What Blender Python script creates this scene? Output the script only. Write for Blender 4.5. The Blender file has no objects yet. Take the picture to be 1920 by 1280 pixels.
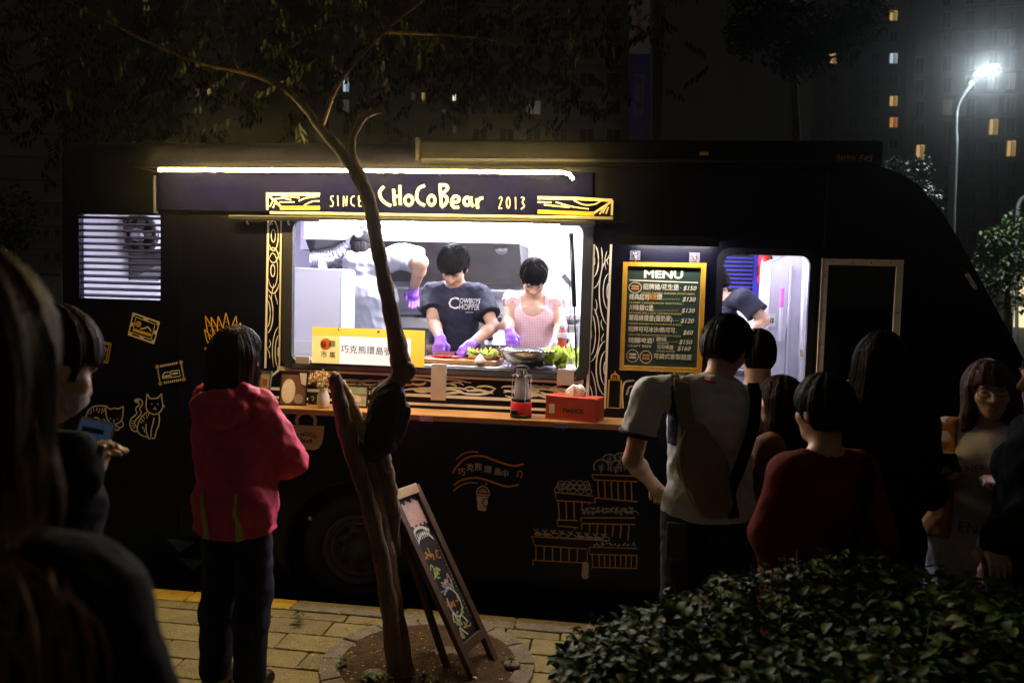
import bpy, bmesh, math, random
import numpy as np
from mathutils import Vector, Matrix
from mathutils.geometry import tessellate_polygon

SC = bpy.context.scene
COL = SC.collection
RND = random.Random(7)
rad = math.radians

# ------------------------------------------------------------------ camera
F_PX = 1493.0
CAM_H = 1.85
PITCH, ROLL, YAW = rad(3.6), rad(1.6), rad(7.5)
_f = Vector((0, math.cos(PITCH), -math.sin(PITCH)))
_r = Vector((1, 0, 0))
_u = _r.cross(_f)
CR = _r * math.cos(ROLL) + _u * math.sin(ROLL)
CU = _u * math.cos(ROLL) - _r * math.sin(ROLL)
CF = _f
CP = Vector((0, 0, CAM_H))
cam_data = bpy.data.cameras.new('camera')
cam_data.sensor_width = 36.0
cam_data.lens = F_PX / 1920 * 36.0
cam_data.clip_start = 0.05
cam_data.clip_end = 800
cam_data.dof.use_dof = True
cam_data.dof.focus_distance = 4.9
cam_data.dof.aperture_fstop = 3.2
cam = bpy.data.objects.new('camera', cam_data)
COL.objects.link(cam)
cam.matrix_world = Matrix(((CR.x, CU.x, -CF.x, CP.x), (CR.y, CU.y, -CF.y, CP.y), (CR.z, CU.z, -CF.z, CP.z), (0, 0, 0, 1)))
SC.camera = cam

# ------------------------------------------------------------------ night sky
world = bpy.data.worlds.new('World')
SC.world = world
world.use_nodes = True
wn = world.node_tree.nodes
bg = wn['Background']
bg.inputs['Color'].default_value = (1.0, 0.86, 0.72, 1)
bg.inputs['Strength'].default_value = 0.03
SC.view_settings.view_transform = 'Standard'
SC.view_settings.look = 'None'
SC.view_settings.exposure = 0.0
SC.view_settings.gamma = 1.0
SC.cycles.use_denoising = True
SC.cycles.max_bounces = 8
SC.cycles.sample_clamp_indirect = 6.0
SC.cycles.caustics_reflective = False
SC.cycles.caustics_refractive = False

# ------------------------------------------------------------------ placing by sight lines
def ray(px, py):
    return CF + CR * ((px - 960) / F_PX) - CU * ((py - 640) / F_PX)
def G(px, py, z=0.0):
    d = ray(px, py)
    return CP + d * ((z - CP.z) / d.z)
def D(px, py, y):
    d = ray(px, py)
    return CP + d * (y / d.y)
TE = Vector((math.cos(YAW), -math.sin(YAW), 0))
TN = Vector((math.sin(YAW), math.cos(YAW), 0))
TO = D(665, 1035, 4.84)
TO.z = 0
def T(px, py, v=0.0):
    """sight line met with the plane v metres inside the truck's side: (u, z)"""
    d = ray(px, py)
    p = CP + d * (((TO - CP).dot(TN) + v) / d.dot(TN)) - TO
    return (p.dot(TE), p.z)
def TW(u, v, z):
    return TO + TE * u + TN * v + Vector((0, 0, z))
ROAD_Z = -0.15

# ------------------------------------------------------------------ materials
MATS = {}
def M(name, col=(.5, .5, .5), rough=.6, metal=0.0, vary=.12, scale=8.0, bump=0.0, bscale=None, spec=.5, trans=0.0, coat=0.0, emit=None, es=0.0, stretch=None, sub=0.0, vcol=None):
    if name in MATS:
        return MATS[name]
    m = bpy.data.materials.new(name)
    m.use_nodes = True
    nt = m.node_tree
    b = nt.nodes['Principled BSDF']
    b.inputs['Roughness'].default_value = rough
    b.inputs['Metallic'].default_value = metal
    b.inputs['Specular IOR Level'].default_value = spec
    b.inputs['Transmission Weight'].default_value = trans
    b.inputs['Coat Weight'].default_value = coat
    if sub:
        b.inputs['Subsurface Weight'].default_value = sub
        b.inputs['Subsurface Radius'].default_value = (.012, .005, .003)
    if emit:
        b.inputs['Emission Color'].default_value = (*emit, 1)
        b.inputs['Emission Strength'].default_value = es
    tc = nt.nodes.new('ShaderNodeTexCoord')
    mp = nt.nodes.new('ShaderNodeMapping')
    nt.links.new(tc.outputs['Object'], mp.inputs['Vector'])
    if stretch:
        mp.inputs['Scale'].default_value = stretch
    nz = nt.nodes.new('ShaderNodeTexNoise')
    nz.inputs['Scale'].default_value = scale
    nz.inputs['Detail'].default_value = 5
    nz.inputs['Roughness'].default_value = .62
    nt.links.new(mp.outputs['Vector'], nz.inputs['Vector'])
    if vary > 0:
        cr = nt.nodes.new('ShaderNodeValToRGB')
        c2 = vcol or tuple(min(1, c * (1 + vary)) for c in col)
        c1 = tuple(c * (1 - vary) for c in col)
        cr.color_ramp.elements[0].position = .32
        cr.color_ramp.elements[1].position = .68
        cr.color_ramp.elements[0].color = (*c1, 1)
        cr.color_ramp.elements[1].color = (*c2, 1)
        nt.links.new(nz.outputs['Fac'], cr.inputs['Fac'])
        nt.links.new(cr.outputs['Color'], b.inputs['Base Color'])
        mr = nt.nodes.new('ShaderNodeMapRange')
        mr.inputs['To Min'].default_value = max(0.02, rough - .12)
        mr.inputs['To Max'].default_value = min(1, rough + .12)
        nt.links.new(nz.outputs['Fac'], mr.inputs['Value'])
        nt.links.new(mr.outputs['Result'], b.inputs['Roughness'])
    else:
        b.inputs['Base Color'].default_value = (*col, 1)
    if bump > 0:
        n2 = nt.nodes.new('ShaderNodeTexNoise')
        n2.inputs['Scale'].default_value = bscale or scale * 4
        n2.inputs['Detail'].default_value = 6
        nt.links.new(mp.outputs['Vector'], n2.inputs['Vector'])
        bp = nt.nodes.new('ShaderNodeBump')
        bp.inputs['Strength'].default_value = bump
        bp.inputs['Distance'].default_value = .02
        nt.links.new(n2.outputs['Fac'], bp.inputs['Height'])
        nt.links.new(bp.outputs['Normal'], b.inputs['Normal'])
    MATS[name] = m
    return m
def EM(name, col, strength, sample=True):
    if name in MATS:
        return MATS[name]
    m = bpy.data.materials.new(name)
    m.use_nodes = True
    nt = m.node_tree
    nt.nodes.clear()
    o = nt.nodes.new('ShaderNodeOutputMaterial')
    e = nt.nodes.new('ShaderNodeEmission')
    e.inputs['Color'].default_value = (*col, 1)
    e.inputs['Strength'].default_value = strength
    nt.links.new(e.outputs['Emission'], o.inputs['Surface'])
    if not sample:
        m.cycles.emission_sampling = 'NONE'
    MATS[name] = m
    return m
def grain_mat(name, c1, c2, axis_scale, rough=.5, wscale=3.0, coat=0.0):
    """wood: stretched noise between two tones"""
    if name in MATS:
        return MATS[name]
    m = M(name, c1, rough, vary=.0001)
    nt = m.node_tree
    b = nt.nodes['Principled BSDF']
    cr = [n for n in nt.nodes if n.type == 'VALTORGB'][0]
    cr.color_ramp.elements[0].color = (*c1, 1)
    cr.color_ramp.elements[1].color = (*c2, 1)
    mp = [n for n in nt.nodes if n.type == 'MAPPING'][0]
    mp.inputs['Scale'].default_value = axis_scale
    nz = [n for n in nt.nodes if n.type == 'TEX_NOISE'][0]
    nz.inputs['Scale'].default_value = wscale
    nz.inputs['Distortion'].default_value = .6
    bp = nt.nodes.new('ShaderNodeBump')
    bp.inputs['Strength'].default_value = .25
    bp.inputs['Distance'].default_value = .01
    nt.links.new(nz.outputs['Fac'], bp.inputs['Height'])
    nt.links.new(bp.outputs['Normal'], b.inputs['Normal'])
    b.inputs['Coat Weight'].default_value = coat
    return m

# ------------------------------------------------------------------ mesh helpers
def crom(pts, n=6, closed=False):
    P = [Vector(p) for p in pts]
    if len(P) < 3:
        return P
    out = []
    N = len(P)
    rng = N if closed else N - 1
    for i in range(rng):
        p0 = P[(i - 1) % N] if (closed or i > 0) else P[0] * 2 - P[1]
        p1 = P[i]
        p2 = P[(i + 1) % N]
        p3 = P[(i + 2) % N] if (closed or i + 2 < N) else P[-1] * 2 - P[-2]
        for k in range(n):
            t = k / n
            out.append(.5 * ((2 * p1) + (p2 - p0) * t + (2 * p0 - 5 * p1 + 4 * p2 - p3) * t * t + (3 * p1 - p0 - 3 * p2 + p3) * t ** 3))
    if not closed:
        out.append(P[-1])
    return out
class MB:
    def __init__(s):
        s.v = []
        s.f = []
        s.mi = []
        s.cur = 0
    def _add(s, vs, fs):
        o = len(s.v)
        s.v += [tuple(p) for p in vs]
        for f in fs:
            s.f.append(tuple(i + o for i in f))
            s.mi.append(s.cur)
        return s
    def box(s, x0, x1, y0, y1, z0, z1, mat=None):
        vs = [Vector((x, y, z)) for z in (z0, z1) for y in (y0, y1) for x in (x0, x1)]
        if mat is not None:
            vs = [mat @ p for p in vs]
        return s._add(vs, [(0, 2, 3, 1), (4, 5, 7, 6), (0, 1, 5, 4), (2, 6, 7, 3), (0, 4, 6, 2), (1, 3, 7, 5)])
    def bar(s, a, b, w, h, up=(0, 0, 1)):
        a, b = Vector(a), Vector(b)
        d = (b - a).normalized()
        x = d.cross(Vector(up))
        if x.length < 1e-4:
            x = d.cross(Vector((1, 0, 0)))
        x.normalize()
        y = x.cross(d)
        vs = [p + x * sx * w / 2 + y * sy * h / 2 for p in (a, b) for sx, sy in ((-1, -1), (1, -1), (1, 1), (-1, 1))]
        return s._add(vs, [(0, 3, 2, 1), (4, 5, 6, 7), (0, 1, 5, 4), (1, 2, 6, 5), (2, 3, 7, 6), (3, 0, 4, 7)])
    def tube(s, pts, radii, n=8, caps=True, closed=False, jit=0.0):
        P = [Vector(p) for p in pts]
        if not isinstance(radii, (list, tuple)):
            radii = [radii] * len(P)
        ref = Vector((0.13, 0.9, 0.41)).normalized()
        vs, fs = [], []
        px = None
        for i, p in enumerate(P):
            a = P[max(i - 1, 0)] if not closed else P[i - 1]
            b = P[min(i + 1, len(P) - 1)] if not closed else P[(i + 1) % len(P)]
            d = (b - a).normalized()
            x = (ref - d * ref.dot(d)) if px is None else (px - d * px.dot(d))
            if x.length < 1e-4:
                x = d.orthogonal()
            x.normalize()
            px = x
            y = d.cross(x)
            for k in range(n):
                t = 2 * math.pi * k / n
                r = radii[i] * (1 + (RND.uniform(-jit, jit) if jit else 0))
                vs.append(p + (x * math.cos(t) + y * math.sin(t)) * r)
        m = len(P)
        for i in range(m if closed else m - 1):
            for k in range(n):
                j = (i + 1) % m
                fs.append((i * n + k, i * n + (k + 1) % n, j * n + (k + 1) % n, j * n + k))
        if caps and not closed:
            fs.append(tuple(range(n))[::-1])
            fs.append(tuple((m - 1) * n + k for k in range(n)))
        return s._add(vs, fs)
    def lathe(s, prof, c=(0, 0, 0), n=24, axis='z', mat=None, cap=True):
        vs, fs = [], []
        c = Vector(c)
        for r, h in prof:
            for k in range(n):
                t = 2 * math.pi * k / n
                a, b = r * math.cos(t), r * math.sin(t)
                p = Vector((a, b, h)) if axis == 'z' else (Vector((a, h, b)) if axis == 'y' else Vector((h, a, b)))
                if mat is not None:
                    p = mat @ p
                vs.append(p + c)
        m = len(prof)
        for i in range(m - 1):
            for k in range(n):
                q = (i * n + k, i * n + (k + 1) % n, (i + 1) * n + (k + 1) % n, (i + 1) * n + k)
                fs.append(q if axis != 'y' else q[::-1])
        if cap:
            fs.append(tuple(range(n))[::-1])
            fs.append(tuple((m - 1) * n + k for k in range(n)))
        return s._add(vs, fs)
    def ell(s, c, r, n=10, m=8, mat=None):
        vs, fs = [], []
        c = Vector(c)
        for i in range(m + 1):
            ph = math.pi * i / m
            for k in range(n):
                t = 2 * math.pi * k / n
                p = Vector((r[0] * math.sin(ph) * math.cos(t), r[1] * math.sin(ph) * math.sin(t), r[2] * math.cos(ph)))
                if mat is not None:
                    p = mat @ p
                vs.append(p + c)
        for i in range(m):
            for k in range(n):
                fs.append((i * n + k, (i + 1) * n + k, (i + 1) * n + (k + 1) % n, i * n + (k + 1) % n))
        return s._add(vs, fs)
    def plate(s, outer, holes, v0, v1, fn=None):
        """polygon with holes in (u, z), thick from v0 to v1"""
        loops = [[Vector((p[0], p[1], 0)) for p in L] for L in [outer] + list(holes)]
        flat = [p for L in loops for p in L]
        tris = tessellate_polygon(loops)
        n = len(flat)
        fn = fn or (lambda u, v, z: (u, v, z))
        vs = [fn(p.x, v0, p.y) for p in flat] + [fn(p.x, v1, p.y) for p in flat]
        fs = []
        for t in tris:
            a, b, c = (flat[i] for i in t)
            cr = (b - a).cross(c - a).z
            t = t if cr > 0 else t[::-1]
            fs.append(tuple(t))
            fs.append(tuple(i + n for i in t[::-1]))
        o = 0
        for li, L in enumerate(loops):
            m = len(L)
            for i in range(m):
                a, b = o + i, o + (i + 1) % m
                fs.append((a, b, b + n, a + n))
            o += m
        return s._add(vs, fs)
    def ribbon(s, pts, w, v=-.004, smooth=5, closed=False, taper=False):
        """flat painted stroke lying in the truck's side plane; pts are (u, z)"""
        P = [Vector((p[0], p[1], 0)) for p in pts]
        if smooth > 1 and len(P) > 2:
            P = crom(P, smooth, closed)
        n = len(P)
        vs, fs = [], []
        for i, p in enumerate(P):
            a = P[i - 1] if (closed or i > 0) else P[0]
            b = P[(i + 1) % n] if (closed or i < n - 1) else P[-1]
            d = (b - a)
            if d.length < 1e-7:
                d = Vector((1, 0, 0))
            d.normalize()
            q = Vector((-d.y, d.x, 0))
            ww = w * .5 * (min(1, .45 + 3 * min(i, n - 1 - i) / n) if taper else 1)
            vs += [(p.x + q.x * ww, v, p.y + q.y * ww), (p.x - q.x * ww, v, p.y - q.y * ww)]
        for i in range(n if closed else n - 1):
            j = (i + 1) % n
            fs.append((2 * i, 2 * i + 1, 2 * j + 1, 2 * j))
        return s._add(vs, fs)
    def poly(s, pts, v=-.004):
        L = [Vector((p[0], p[1], 0)) for p in pts]
        tris = tessellate_polygon([L])
        fs = []
        for t in tris:
            a, b, c = (L[i] for i in t)
            fs.append(tuple(t) if (b - a).cross(c - a).z > 0 else tuple(t[::-1]))
        return s._add([(p.x, v, p.y) for p in L], fs)
    def build(s, name, mat, parent=None, smooth=False, bevel=0, seg=2, weld=False):
        me = bpy.data.meshes.new(name)
        me.from_pydata(s.v, [], s.f)
        mats = mat if isinstance(mat, (list, tuple)) else [mat]
        for m in mats:
            me.materials.append(m)
        if len(mats) > 1:
            me.polygons.foreach_set('material_index', s.mi)
        if smooth:
            me.polygons.foreach_set('use_smooth', [True] * len(me.polygons))
        me.update()
        return link(name, me, parent, bevel, seg)
def link(name, me, parent=None, bevel=0, seg=2):
    o = bpy.data.objects.new(name, me)
    COL.objects.link(o)
    if parent is not None:
        o.parent = parent
    if bevel:
        b = o.modifiers.new('bevel', 'BEVEL')
        b.width = bevel
        b.segments = seg
        b.limit_method = 'ANGLE'
        b.angle_limit = rad(40)
    return o
def smooth_by_angle(o, deg=40):
    me = o.data
    me.polygons.foreach_set('use_smooth', [True] * len(me.polygons))
    me.set_sharp_from_angle(angle=rad(deg))
    return o
def empty(name, loc=(0, 0, 0), rz=0.0):
    o = bpy.data.objects.new(name, None)
    o.empty_display_size = .1
    COL.objects.link(o)
    o.location = loc
    o.rotation_euler = (0, 0, rz)
    return o
def tag(o, label=None, cat=None, group=None, kind=None):
    if label:
        o['label'] = label
    if cat:
        o['category'] = cat
    if group:
        o['group'] = group
    if kind:
        o['kind'] = kind
    return o
def rrect(x0, x1, z0, z1, r, n=5):
    out = []
    for cx, cz, a0 in ((x1 - r, z1 - r, 0), (x0 + r, z1 - r, 90), (x0 + r, z0 + r, 180), (x1 - r, z0 + r, 270)):
        for k in range(n + 1):
            a = rad(a0 + 90 * k / n)
            out.append((cx + r * math.cos(a), cz + r * math.sin(a)))
    return out
def text_mesh(body, size, font_space=1.0, bold=0.0, align='CENTER', width=None, extrude=0.0, shear=0.0):
    """lettering as (verts in x,y ; faces), centred"""
    c = bpy.data.curves.new('lettering', 'FONT')
    c.body = body
    c.size = size
    c.align_x = align
    c.align_y = 'CENTER'
    c.space_character = font_space
    c.shear = shear
    c.resolution_u = 2
    c.extrude = extrude
    o = bpy.data.objects.new('lettering', c)
    COL.objects.link(o)
    dg = bpy.context.evaluated_depsgraph_get()
    me = o.evaluated_get(dg).to_mesh()
    vs = [v.co.copy() for v in me.vertices]
    fs = [tuple(p.vertices) for p in me.polygons]
    if vs and width:
        xs = [v.x for v in vs]
        k = width / max(1e-6, max(xs) - min(xs))
        x0 = (max(xs) + min(xs)) / 2 if align == 'CENTER' else min(xs)
        for v in vs:
            v.x = (v.x - x0) * k
    o.evaluated_get(dg).to_mesh_clear()
    bpy.data.objects.remove(o)
    bpy.data.curves.remove(c)
    return vs, fs
def put_text(mb, body, fn, size, **kw):
    b = kw.pop('bold', 0.0)
    vs, fs = text_mesh(body, size, **kw)
    for i, (dx, dy) in enumerate(((0, 0), (b, 0), (-b, 0), (0, b), (0, -b)) if b else ((0, 0),)):
        P = [Vector(fn(v.x + dx, v.y + dy)) for v in vs]
        mb._add([(p.x, p.y - .00025 * i, p.z) for p in P], fs)
def copy_tree(o, parent=None):
    c = o.copy()
    COL.objects.link(c)
    c.parent = parent
    for ch in list(o.children):
        copy_tree(ch, c)
    return c
# ------------------------------------------------------------------ shared materials
NAVY = M('navy_paint', (.0030, .0030, .0105), .36, vary=.4, scale=3, spec=.22, coat=.06, bump=.02, bscale=40)
BLACK = M('black_plastic', (.010, .010, .011), .45, vary=.3, scale=14)
RUBBER = M('black_rubber', (.012, .012, .013), .7, vary=.3, scale=20, bump=.15, bscale=60)
CREAM = M('cream_vinyl', (.74, .66, .46), .5, vary=.10, scale=9)
GOLD = M('yellow_vinyl', (.70, .40, .03), .5, vary=.12, scale=9)
OCHRE = M('ochre_vinyl', (.58, .29, .04), .5, vary=.15, scale=9)
GREYV = M('pale_grey_vinyl', (.45, .44, .46), .5, vary=.12, scale=9)
WHITE = M('white_enamel', (.78, .78, .80), .35, vary=.05, scale=3)
INNER = M('white_panel', (.70, .70, .74), .45, vary=.07, scale=2.5)
STEEL = M('brushed_steel', (.55, .55, .57), .33, 1.0, vary=.10, scale=5, stretch=(1, 1, 14), bump=.05)
DSTEEL = M('dark_steel', (.14, .135, .13), .38, .7, vary=.25, scale=4)
CHROME = M('chrome', (.75, .75, .76), .14, 1.0, vary=.05)
BLUEP = M('blue_louvre_paint', (.03, .025, .30), .4, vary=.15)
WOOD = grain_mat('shelf_wood', (.36, .17, .055), (.52, .28, .10), (1.0, 7, 7), .42, 5.0, .15)
FRAMEW = grain_mat('gold_wood', (.50, .25, .02), (.66, .36, .04), (5, 5, 1.5), .35, 6.0, .2)
DARKW = grain_mat('dark_wood', (.055, .028, .016), (.12, .065, .035), (5, 5, 1.2), .6, 6.0)
LED = EM('led_strip_glow', (1.0, .68, .21), 310.0)
TUBE = EM('tube_glow', (.90, .86, 1.0), 190.0)
TUBE2 = EM('ceiling_tube_glow', (.84, .83, 1.0), 390.0)

# ------------------------------------------------------------------ ground
road = MB()
road._add([(-250, -250, ROAD_Z), (250, -250, ROAD_Z), (250, 300, ROAD_Z), (-250, 300, ROAD_Z)], [(0, 1, 2, 3)])
ASPH = M('asphalt', (.035, .035, .034), .85, vary=.35, scale=30, bump=.5, bscale=180)
tag(road.build('road', ASPH), kind='structure')

# ------------------------------------------------------------------ truck body
TRUCK = empty('food_truck', (TO.x, TO.y, 0), -YAW)
tag(TRUCK, 'long navy food truck with cream line drawings and a glowing serving window', 'food truck')
def tp(name, mb, mat, parent=None, **k):
    return mb.build(name, mat, parent or TRUCK, **k)
def U(px, py=600, v=0.0):
    return T(px, py, v)[0]
def Z(px, py, v=0.0):
    return T(px, py, v)[1]
uL = U(118, 600)
zR = Z(600, 262)
zE = zR - .13
zb = -0.02
uN = U(1925, 800)
WZ = Z(665, 1035)
wr, ar = .365, .45
uF = 3.25
WID = 2.02
prof = []
def arch(u0):
    dz = WZ - zb
    a0 = math.acos(max(-1, min(1, 0)))
    s = math.asin(-dz / ar) if abs(dz) < ar else 0
    pts = []
    for k in range(17):
        a = math.pi - s - (math.pi - 2 * s) * k / 16
        pts.append((u0 + ar * math.cos(a), WZ + ar * math.sin(a)))
    return pts
outer = [(uL, .24), (-ar - .16, .24), (-ar - .10, zb)] + arch(0.0) + arch(uF) + [(uN, zb)]
nose_px = [(1925, 700), (1905, 645), (1850, 545), (1800, 452), (1765, 395), (1720, 345), (1690, 326), (1650, 312)]
nose = [T(*p) for p in nose_px]
outer += [(uN, nose[0][1])] + nose[1:]
uTop = nose[-1][0]
zE2 = min(zE, nose[-1][1] + .0)
outer += [(uTop, zE), (uL, zE)]
lou = rrect(U(148, 480), U(301, 480), Z(224, 561), Z(224, 402), .012, 3)
wu0, wu1 = U(540, 550), U(1099, 560)
wz1, wz0 = Z(820, 414), Z(820, 697)
win = rrect(wu0, wu1, wz0, wz1, .06)
du0, du1 = U(1350, 600), U(1516, 600)
dz1 = Z(1430, 476)
door = rrect(du0, du1, .25, dz1, .05)
tp('side_wall', MB().plate(outer, [lou, win, door], 0, .045), NAVY)
# far side, rear, nose skin, roof
tp('far_side_wall', MB().plate([(p[0], p[1]) for p in outer], [], WID - .04, WID), NAVY)
tp('rear_wall', MB().box(uL, uL + .04, .046, WID - .041, .24, zE), NAVY)
sk = MB()
chain = [(uN, zb), (uN, nose[0][1])] + nose[1:]
for i in range(len(chain) - 1):
    (a, b), (c, d) = chain[i], chain[i + 1]
    sk._add([(a, .046, b), (c, .046, d), (c, WID - .041, d), (a, WID - .041, b)], [(0, 3, 2, 1)])
tp('nose_skin', sk, NAVY)
rf = MB()
pr = [(0.0, zE)] + [(.13 - .13 * math.cos(rad(a)), zE + .13 * math.sin(rad(a))) for a in range(15, 91, 15)] + [(WID - .13 + .13 * math.sin(rad(a)), zE + .13 * math.cos(rad(a))) for a in range(0, 91, 15)]
n = len(pr)
rf._add([(uL, v, z) for v, z in pr] + [(uTop, v, z) for v, z in pr], [(i, i + 1, i + 1 + n, i + n) for i in range(n - 1)] + [tuple(range(n))[::-1], tuple(range(n, 2 * n))])
smooth_by_angle(tp('roof', rf, NAVY))
# awning cassette on the roof edge
aw0, aw1 = U(786, 290, -.12), U(1656, 290, -.12)
az0, az1 = Z(1200, 309, -.12), Z(1200, 262, -.12)
awn = tp('awning_cassette', MB().box(aw0, aw1, -.125, -.002, az0, az1), M('cassette_black', (.0035, .0035, .004), .6, vary=.3, spec=.12), bevel=.02, seg=3)
tp('awning_rail', MB().box(aw0 + .02, aw1 - .02, -.137, -.127, az0 + .015, az0 + .028), RUBBER, awn)
tp('end_bracket', MB().box(aw0 - .03, aw0 - .002, -.10, -.002, az0 + .02, az1 + .015), RUBBER, awn, bevel=.006)
aw_t = MB()
put_text(aw_t, 'FIAMMA', lambda x, y: (U(1585, 298, -.12) + x, -.139, Z(1585, 298, -.12) + y), .045, width=.10)
put_text(aw_t, 'F45', lambda x, y: (U(1620, 299, -.12) + x, -.139, Z(1620, 299, -.12) + y), .05, shear=.3)
tp('lettering', aw_t, OCHRE, awn)
rfl = MB()
for px in (1316,):
    rfl.box(U(px - 8, 290), U(px + 8, 290), -.133, -.127, Z(px, 292, -.12), Z(px, 286, -.12))
tp('reflector', rfl, OCHRE, awn)
# fascia with the light strip
fu0, fu1 = U(298, 360), U(1112, 360)
fz1, fz0 = Z(700, 330, -.03), Z(700, 400, -.03)
fas = tp('fascia_panel', MB().box(fu0, fu1, -.03, -.002, fz0, fz1 + .035), M('fascia_navy', (.0032, .0034, .028), .6, vary=.2, scale=3, spec=.0), bevel=.004)
LV = -.27
led_pts = [(U(x, y, LV), LV, Z(x, y, LV)) for x, y in ((298, 319), (640, 320), (1055, 324), (1068, 327), (1075, 336))]
tp('light_strip', MB().tube([led_pts[0], led_pts[1], led_pts[2], led_pts[3], led_pts[4]], .0085, 8), LED)
for k in range(8):
    u_ = fu0 + .03 + k * (led_pts[2][0] - fu0 - .06) / 7
    tp('strip_bracket', MB().box(u_ - .006, u_ + .006, LV, -.002, led_pts[1][2] + .009, led_pts[1][2] + .014), BLACK, fas)
tp('strip_channel', MB().box(fu0, led_pts[2][0], LV - .010, LV + .010, led_pts[1][2] + .0095, led_pts[1][2] + .0125), BLACK, fas)
tp('lit_edge_strip', MB().box(fu0 - .008, fu0 - .001, -.05, -.002, Z(298, 400, -.03), led_pts[0][2]), M('lit_edge_tone', (.10, .10, .16), .5, .2))  # paler strip imitates light caught on the fascia's end edge
# window hinge bars
hz = Z(700, 411, -.06)
bar = tp('hinge_bar', MB().box(U(428, 410, -.06), U(1116, 412, -.06), -.065, -.031, hz - .018, hz + .012), BLACK, bevel=.006)
tp('drip_rail', MB().box(U(506, 398, -.05), U(1150, 402, -.05), -.055, -.031, Z(700, 402, -.06) - .008, Z(700, 402, -.06) + .009), M('rail_alloy', (.62, .55, .36), .4, .5), bevel=.003)
for px in (463, 508, 540, 720, 960):
    u = U(px, 418, -.05)
    hk = MB().tube([(u, -.05, hz - .018), (u, -.05, hz - .035), (u + .008, -.05, hz - .043), (u + .012, -.05, hz - .034)], .002, 5)
    tp('hook', hk, STEEL, bar)
# window gasket
gask = MB().plate(rrect(wu0 - .035, wu1 + .03, wz0 - .02, wz1 + .03, .075, 7), [rrect(wu0 + .03, wu1 - .03, wz0 + .025, wz1 - .006, .06, 7)], -.010, .03)
tp('window_gasket', gask, RUBBER, bevel=.005)
tp('sill_ledge', MB().box(wu0 + .04, wu1 - .04, -.016, -.0105, wz0 - .012, wz0 + .012), DSTEEL)
for px0, px1, py0, py1 in ((812, 840, 682, 750), (1046, 1077, 692, 722), (560, 585, 668, 682)):
    tp('steel_tab', MB().box(U(px0, py0), U(px1, py0), -.046, -.036, Z((px0 + px1) / 2, py1, -.04), Z((px0 + px1) / 2, py0, -.04)), M('tab_alloy', (.58, .52, .44), .45, .3, vary=.1), bevel=.002)
# strut
ga = MB()
ga.tube([(U(1071, 438, .06), .06, Z(1071, 438, .06)), (U(1077, 575, .06), .06, Z(1077, 575, .06))], .014, 10)
ga.tube([(U(1077, 575, .06), .06, Z(1077, 575, .06)), (U(1081, 690, .06), .06, Z(1081, 690, .06))], .006, 8)
tp('gas_strut', ga, BLACK, smooth=True)
ca = MB()
ca.tube(crom([(U(px, py, .07), .07, Z(px, py, .07)) for px, py in ((1043, 435), (1048, 455), (1062, 470), (1066, 500), (1068, 540), (1070, 580), (1066, 620), (1072, 660))], 4), .003, 5)
tp('cable', ca, BLACK)
# counter shelf
su0, su1 = U(370, 745, -.22), U(1200, 800, -.22)
zs = Z(760, 787, -.25) + .035
shelf = tp('counter_shelf', MB().box(su0, su1, -.25, -.012, zs - .034, zs), WOOD, bevel=.004)
for px in (528, 800, 1052):
    u = U(px, 790, -.25)
    b = tp('shelf_clip', MB().box(u - .04, u + .04, -.256, -.2515, zs - .036, zs - .008), STEEL, shelf, bevel=.001)
    tp('shelf_bracket', MB().box(u - .012, u + .012, -.22, -.003, zs - .06, zs - .036), BLACK, shelf)
# edging under the window
# door frame, door, cab window
fr = MB().plate(rrect(du0 - .03, du1 + .03, .22, dz1 + .03, .07, 6), [rrect(du0 + .008, du1 - .008, .262, dz1 - .008, .05, 6)], -.012, .02)
tp('door_frame', fr, M('door_seal', (.02, .02, .022), .3, vary=.2), bevel=.004)
c0, c1 = U(1536, 600, -.02), U(1690, 560, -.02)
cz1, cz0 = Z(1610, 486, -.02), Z(1540, 722, -.02)
cab_win = tp('cab_window_frame', MB().plate([(c0, cz0), (c1, cz0), (c1, cz1), (c0, cz1)], [[(c0 + .035, cz0 + .035), (c1 - .035, cz0 + .035), (c1 - .035, cz1 - .035), (c0 + .035, cz1 - .035)]], -.022, -.002), M('pale_frame', (.80, .70, .52), .5, vary=.15, scale=12), bevel=.003)
tp('cab_glass', MB().box(c0 + .03, c1 - .03, -.010, -.004, cz0 + .03, cz1 - .03), M('dark_glass', (.004, .004, .005), .06, vary=0), cab_win)
for k in range(4):
    for x, z in ((c0 + .017, cz1 - .1 - k * .19), (c1 - .017, cz1 - .1 - k * .19), (c0 + .06 + .1 * k, cz1 - .017)):
        tp('screw', MB().lathe([(.0045, -.0235), (.003, -.0255)], (x, 0, z), 6, 'y'), DSTEEL, cab_win)
tp('panel_seam', MB().box(U(1547, 400), U(1549, 400), -.003, -.0005, Z(1548, 470), Z(1540, 320)), M('seam_trim', (.03, .03, .034), .4))
# windscreen pillar, mirror, small chrome bead on the cab
mi = MB()
mi.box(-.05, .05, -.03, .03, -.12, .12)
mo = tp('wing_mirror', mi, CHROME, bevel=.02, seg=3)
mo.location = (U(1818, 528, -.12), -.12, Z(1818, 528, -.12))
mo.rotation_euler = (0, rad(-38), rad(20))
mo.scale = (.25, .6, .45)
tp('mirror_arm', MB().tube([(U(1812, 512, -.06), -.10, Z(1812, 512, -.1)), (U(1800, 500, 0), .01, Z(1800, 500, 0))], .008, 6), BLACK)
tp('cab_bead', MB().ell((U(1704, 335, .1), .1, Z(1704, 335, .1)), (.02, .02, .012)), CHROME, smooth=True)
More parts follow.
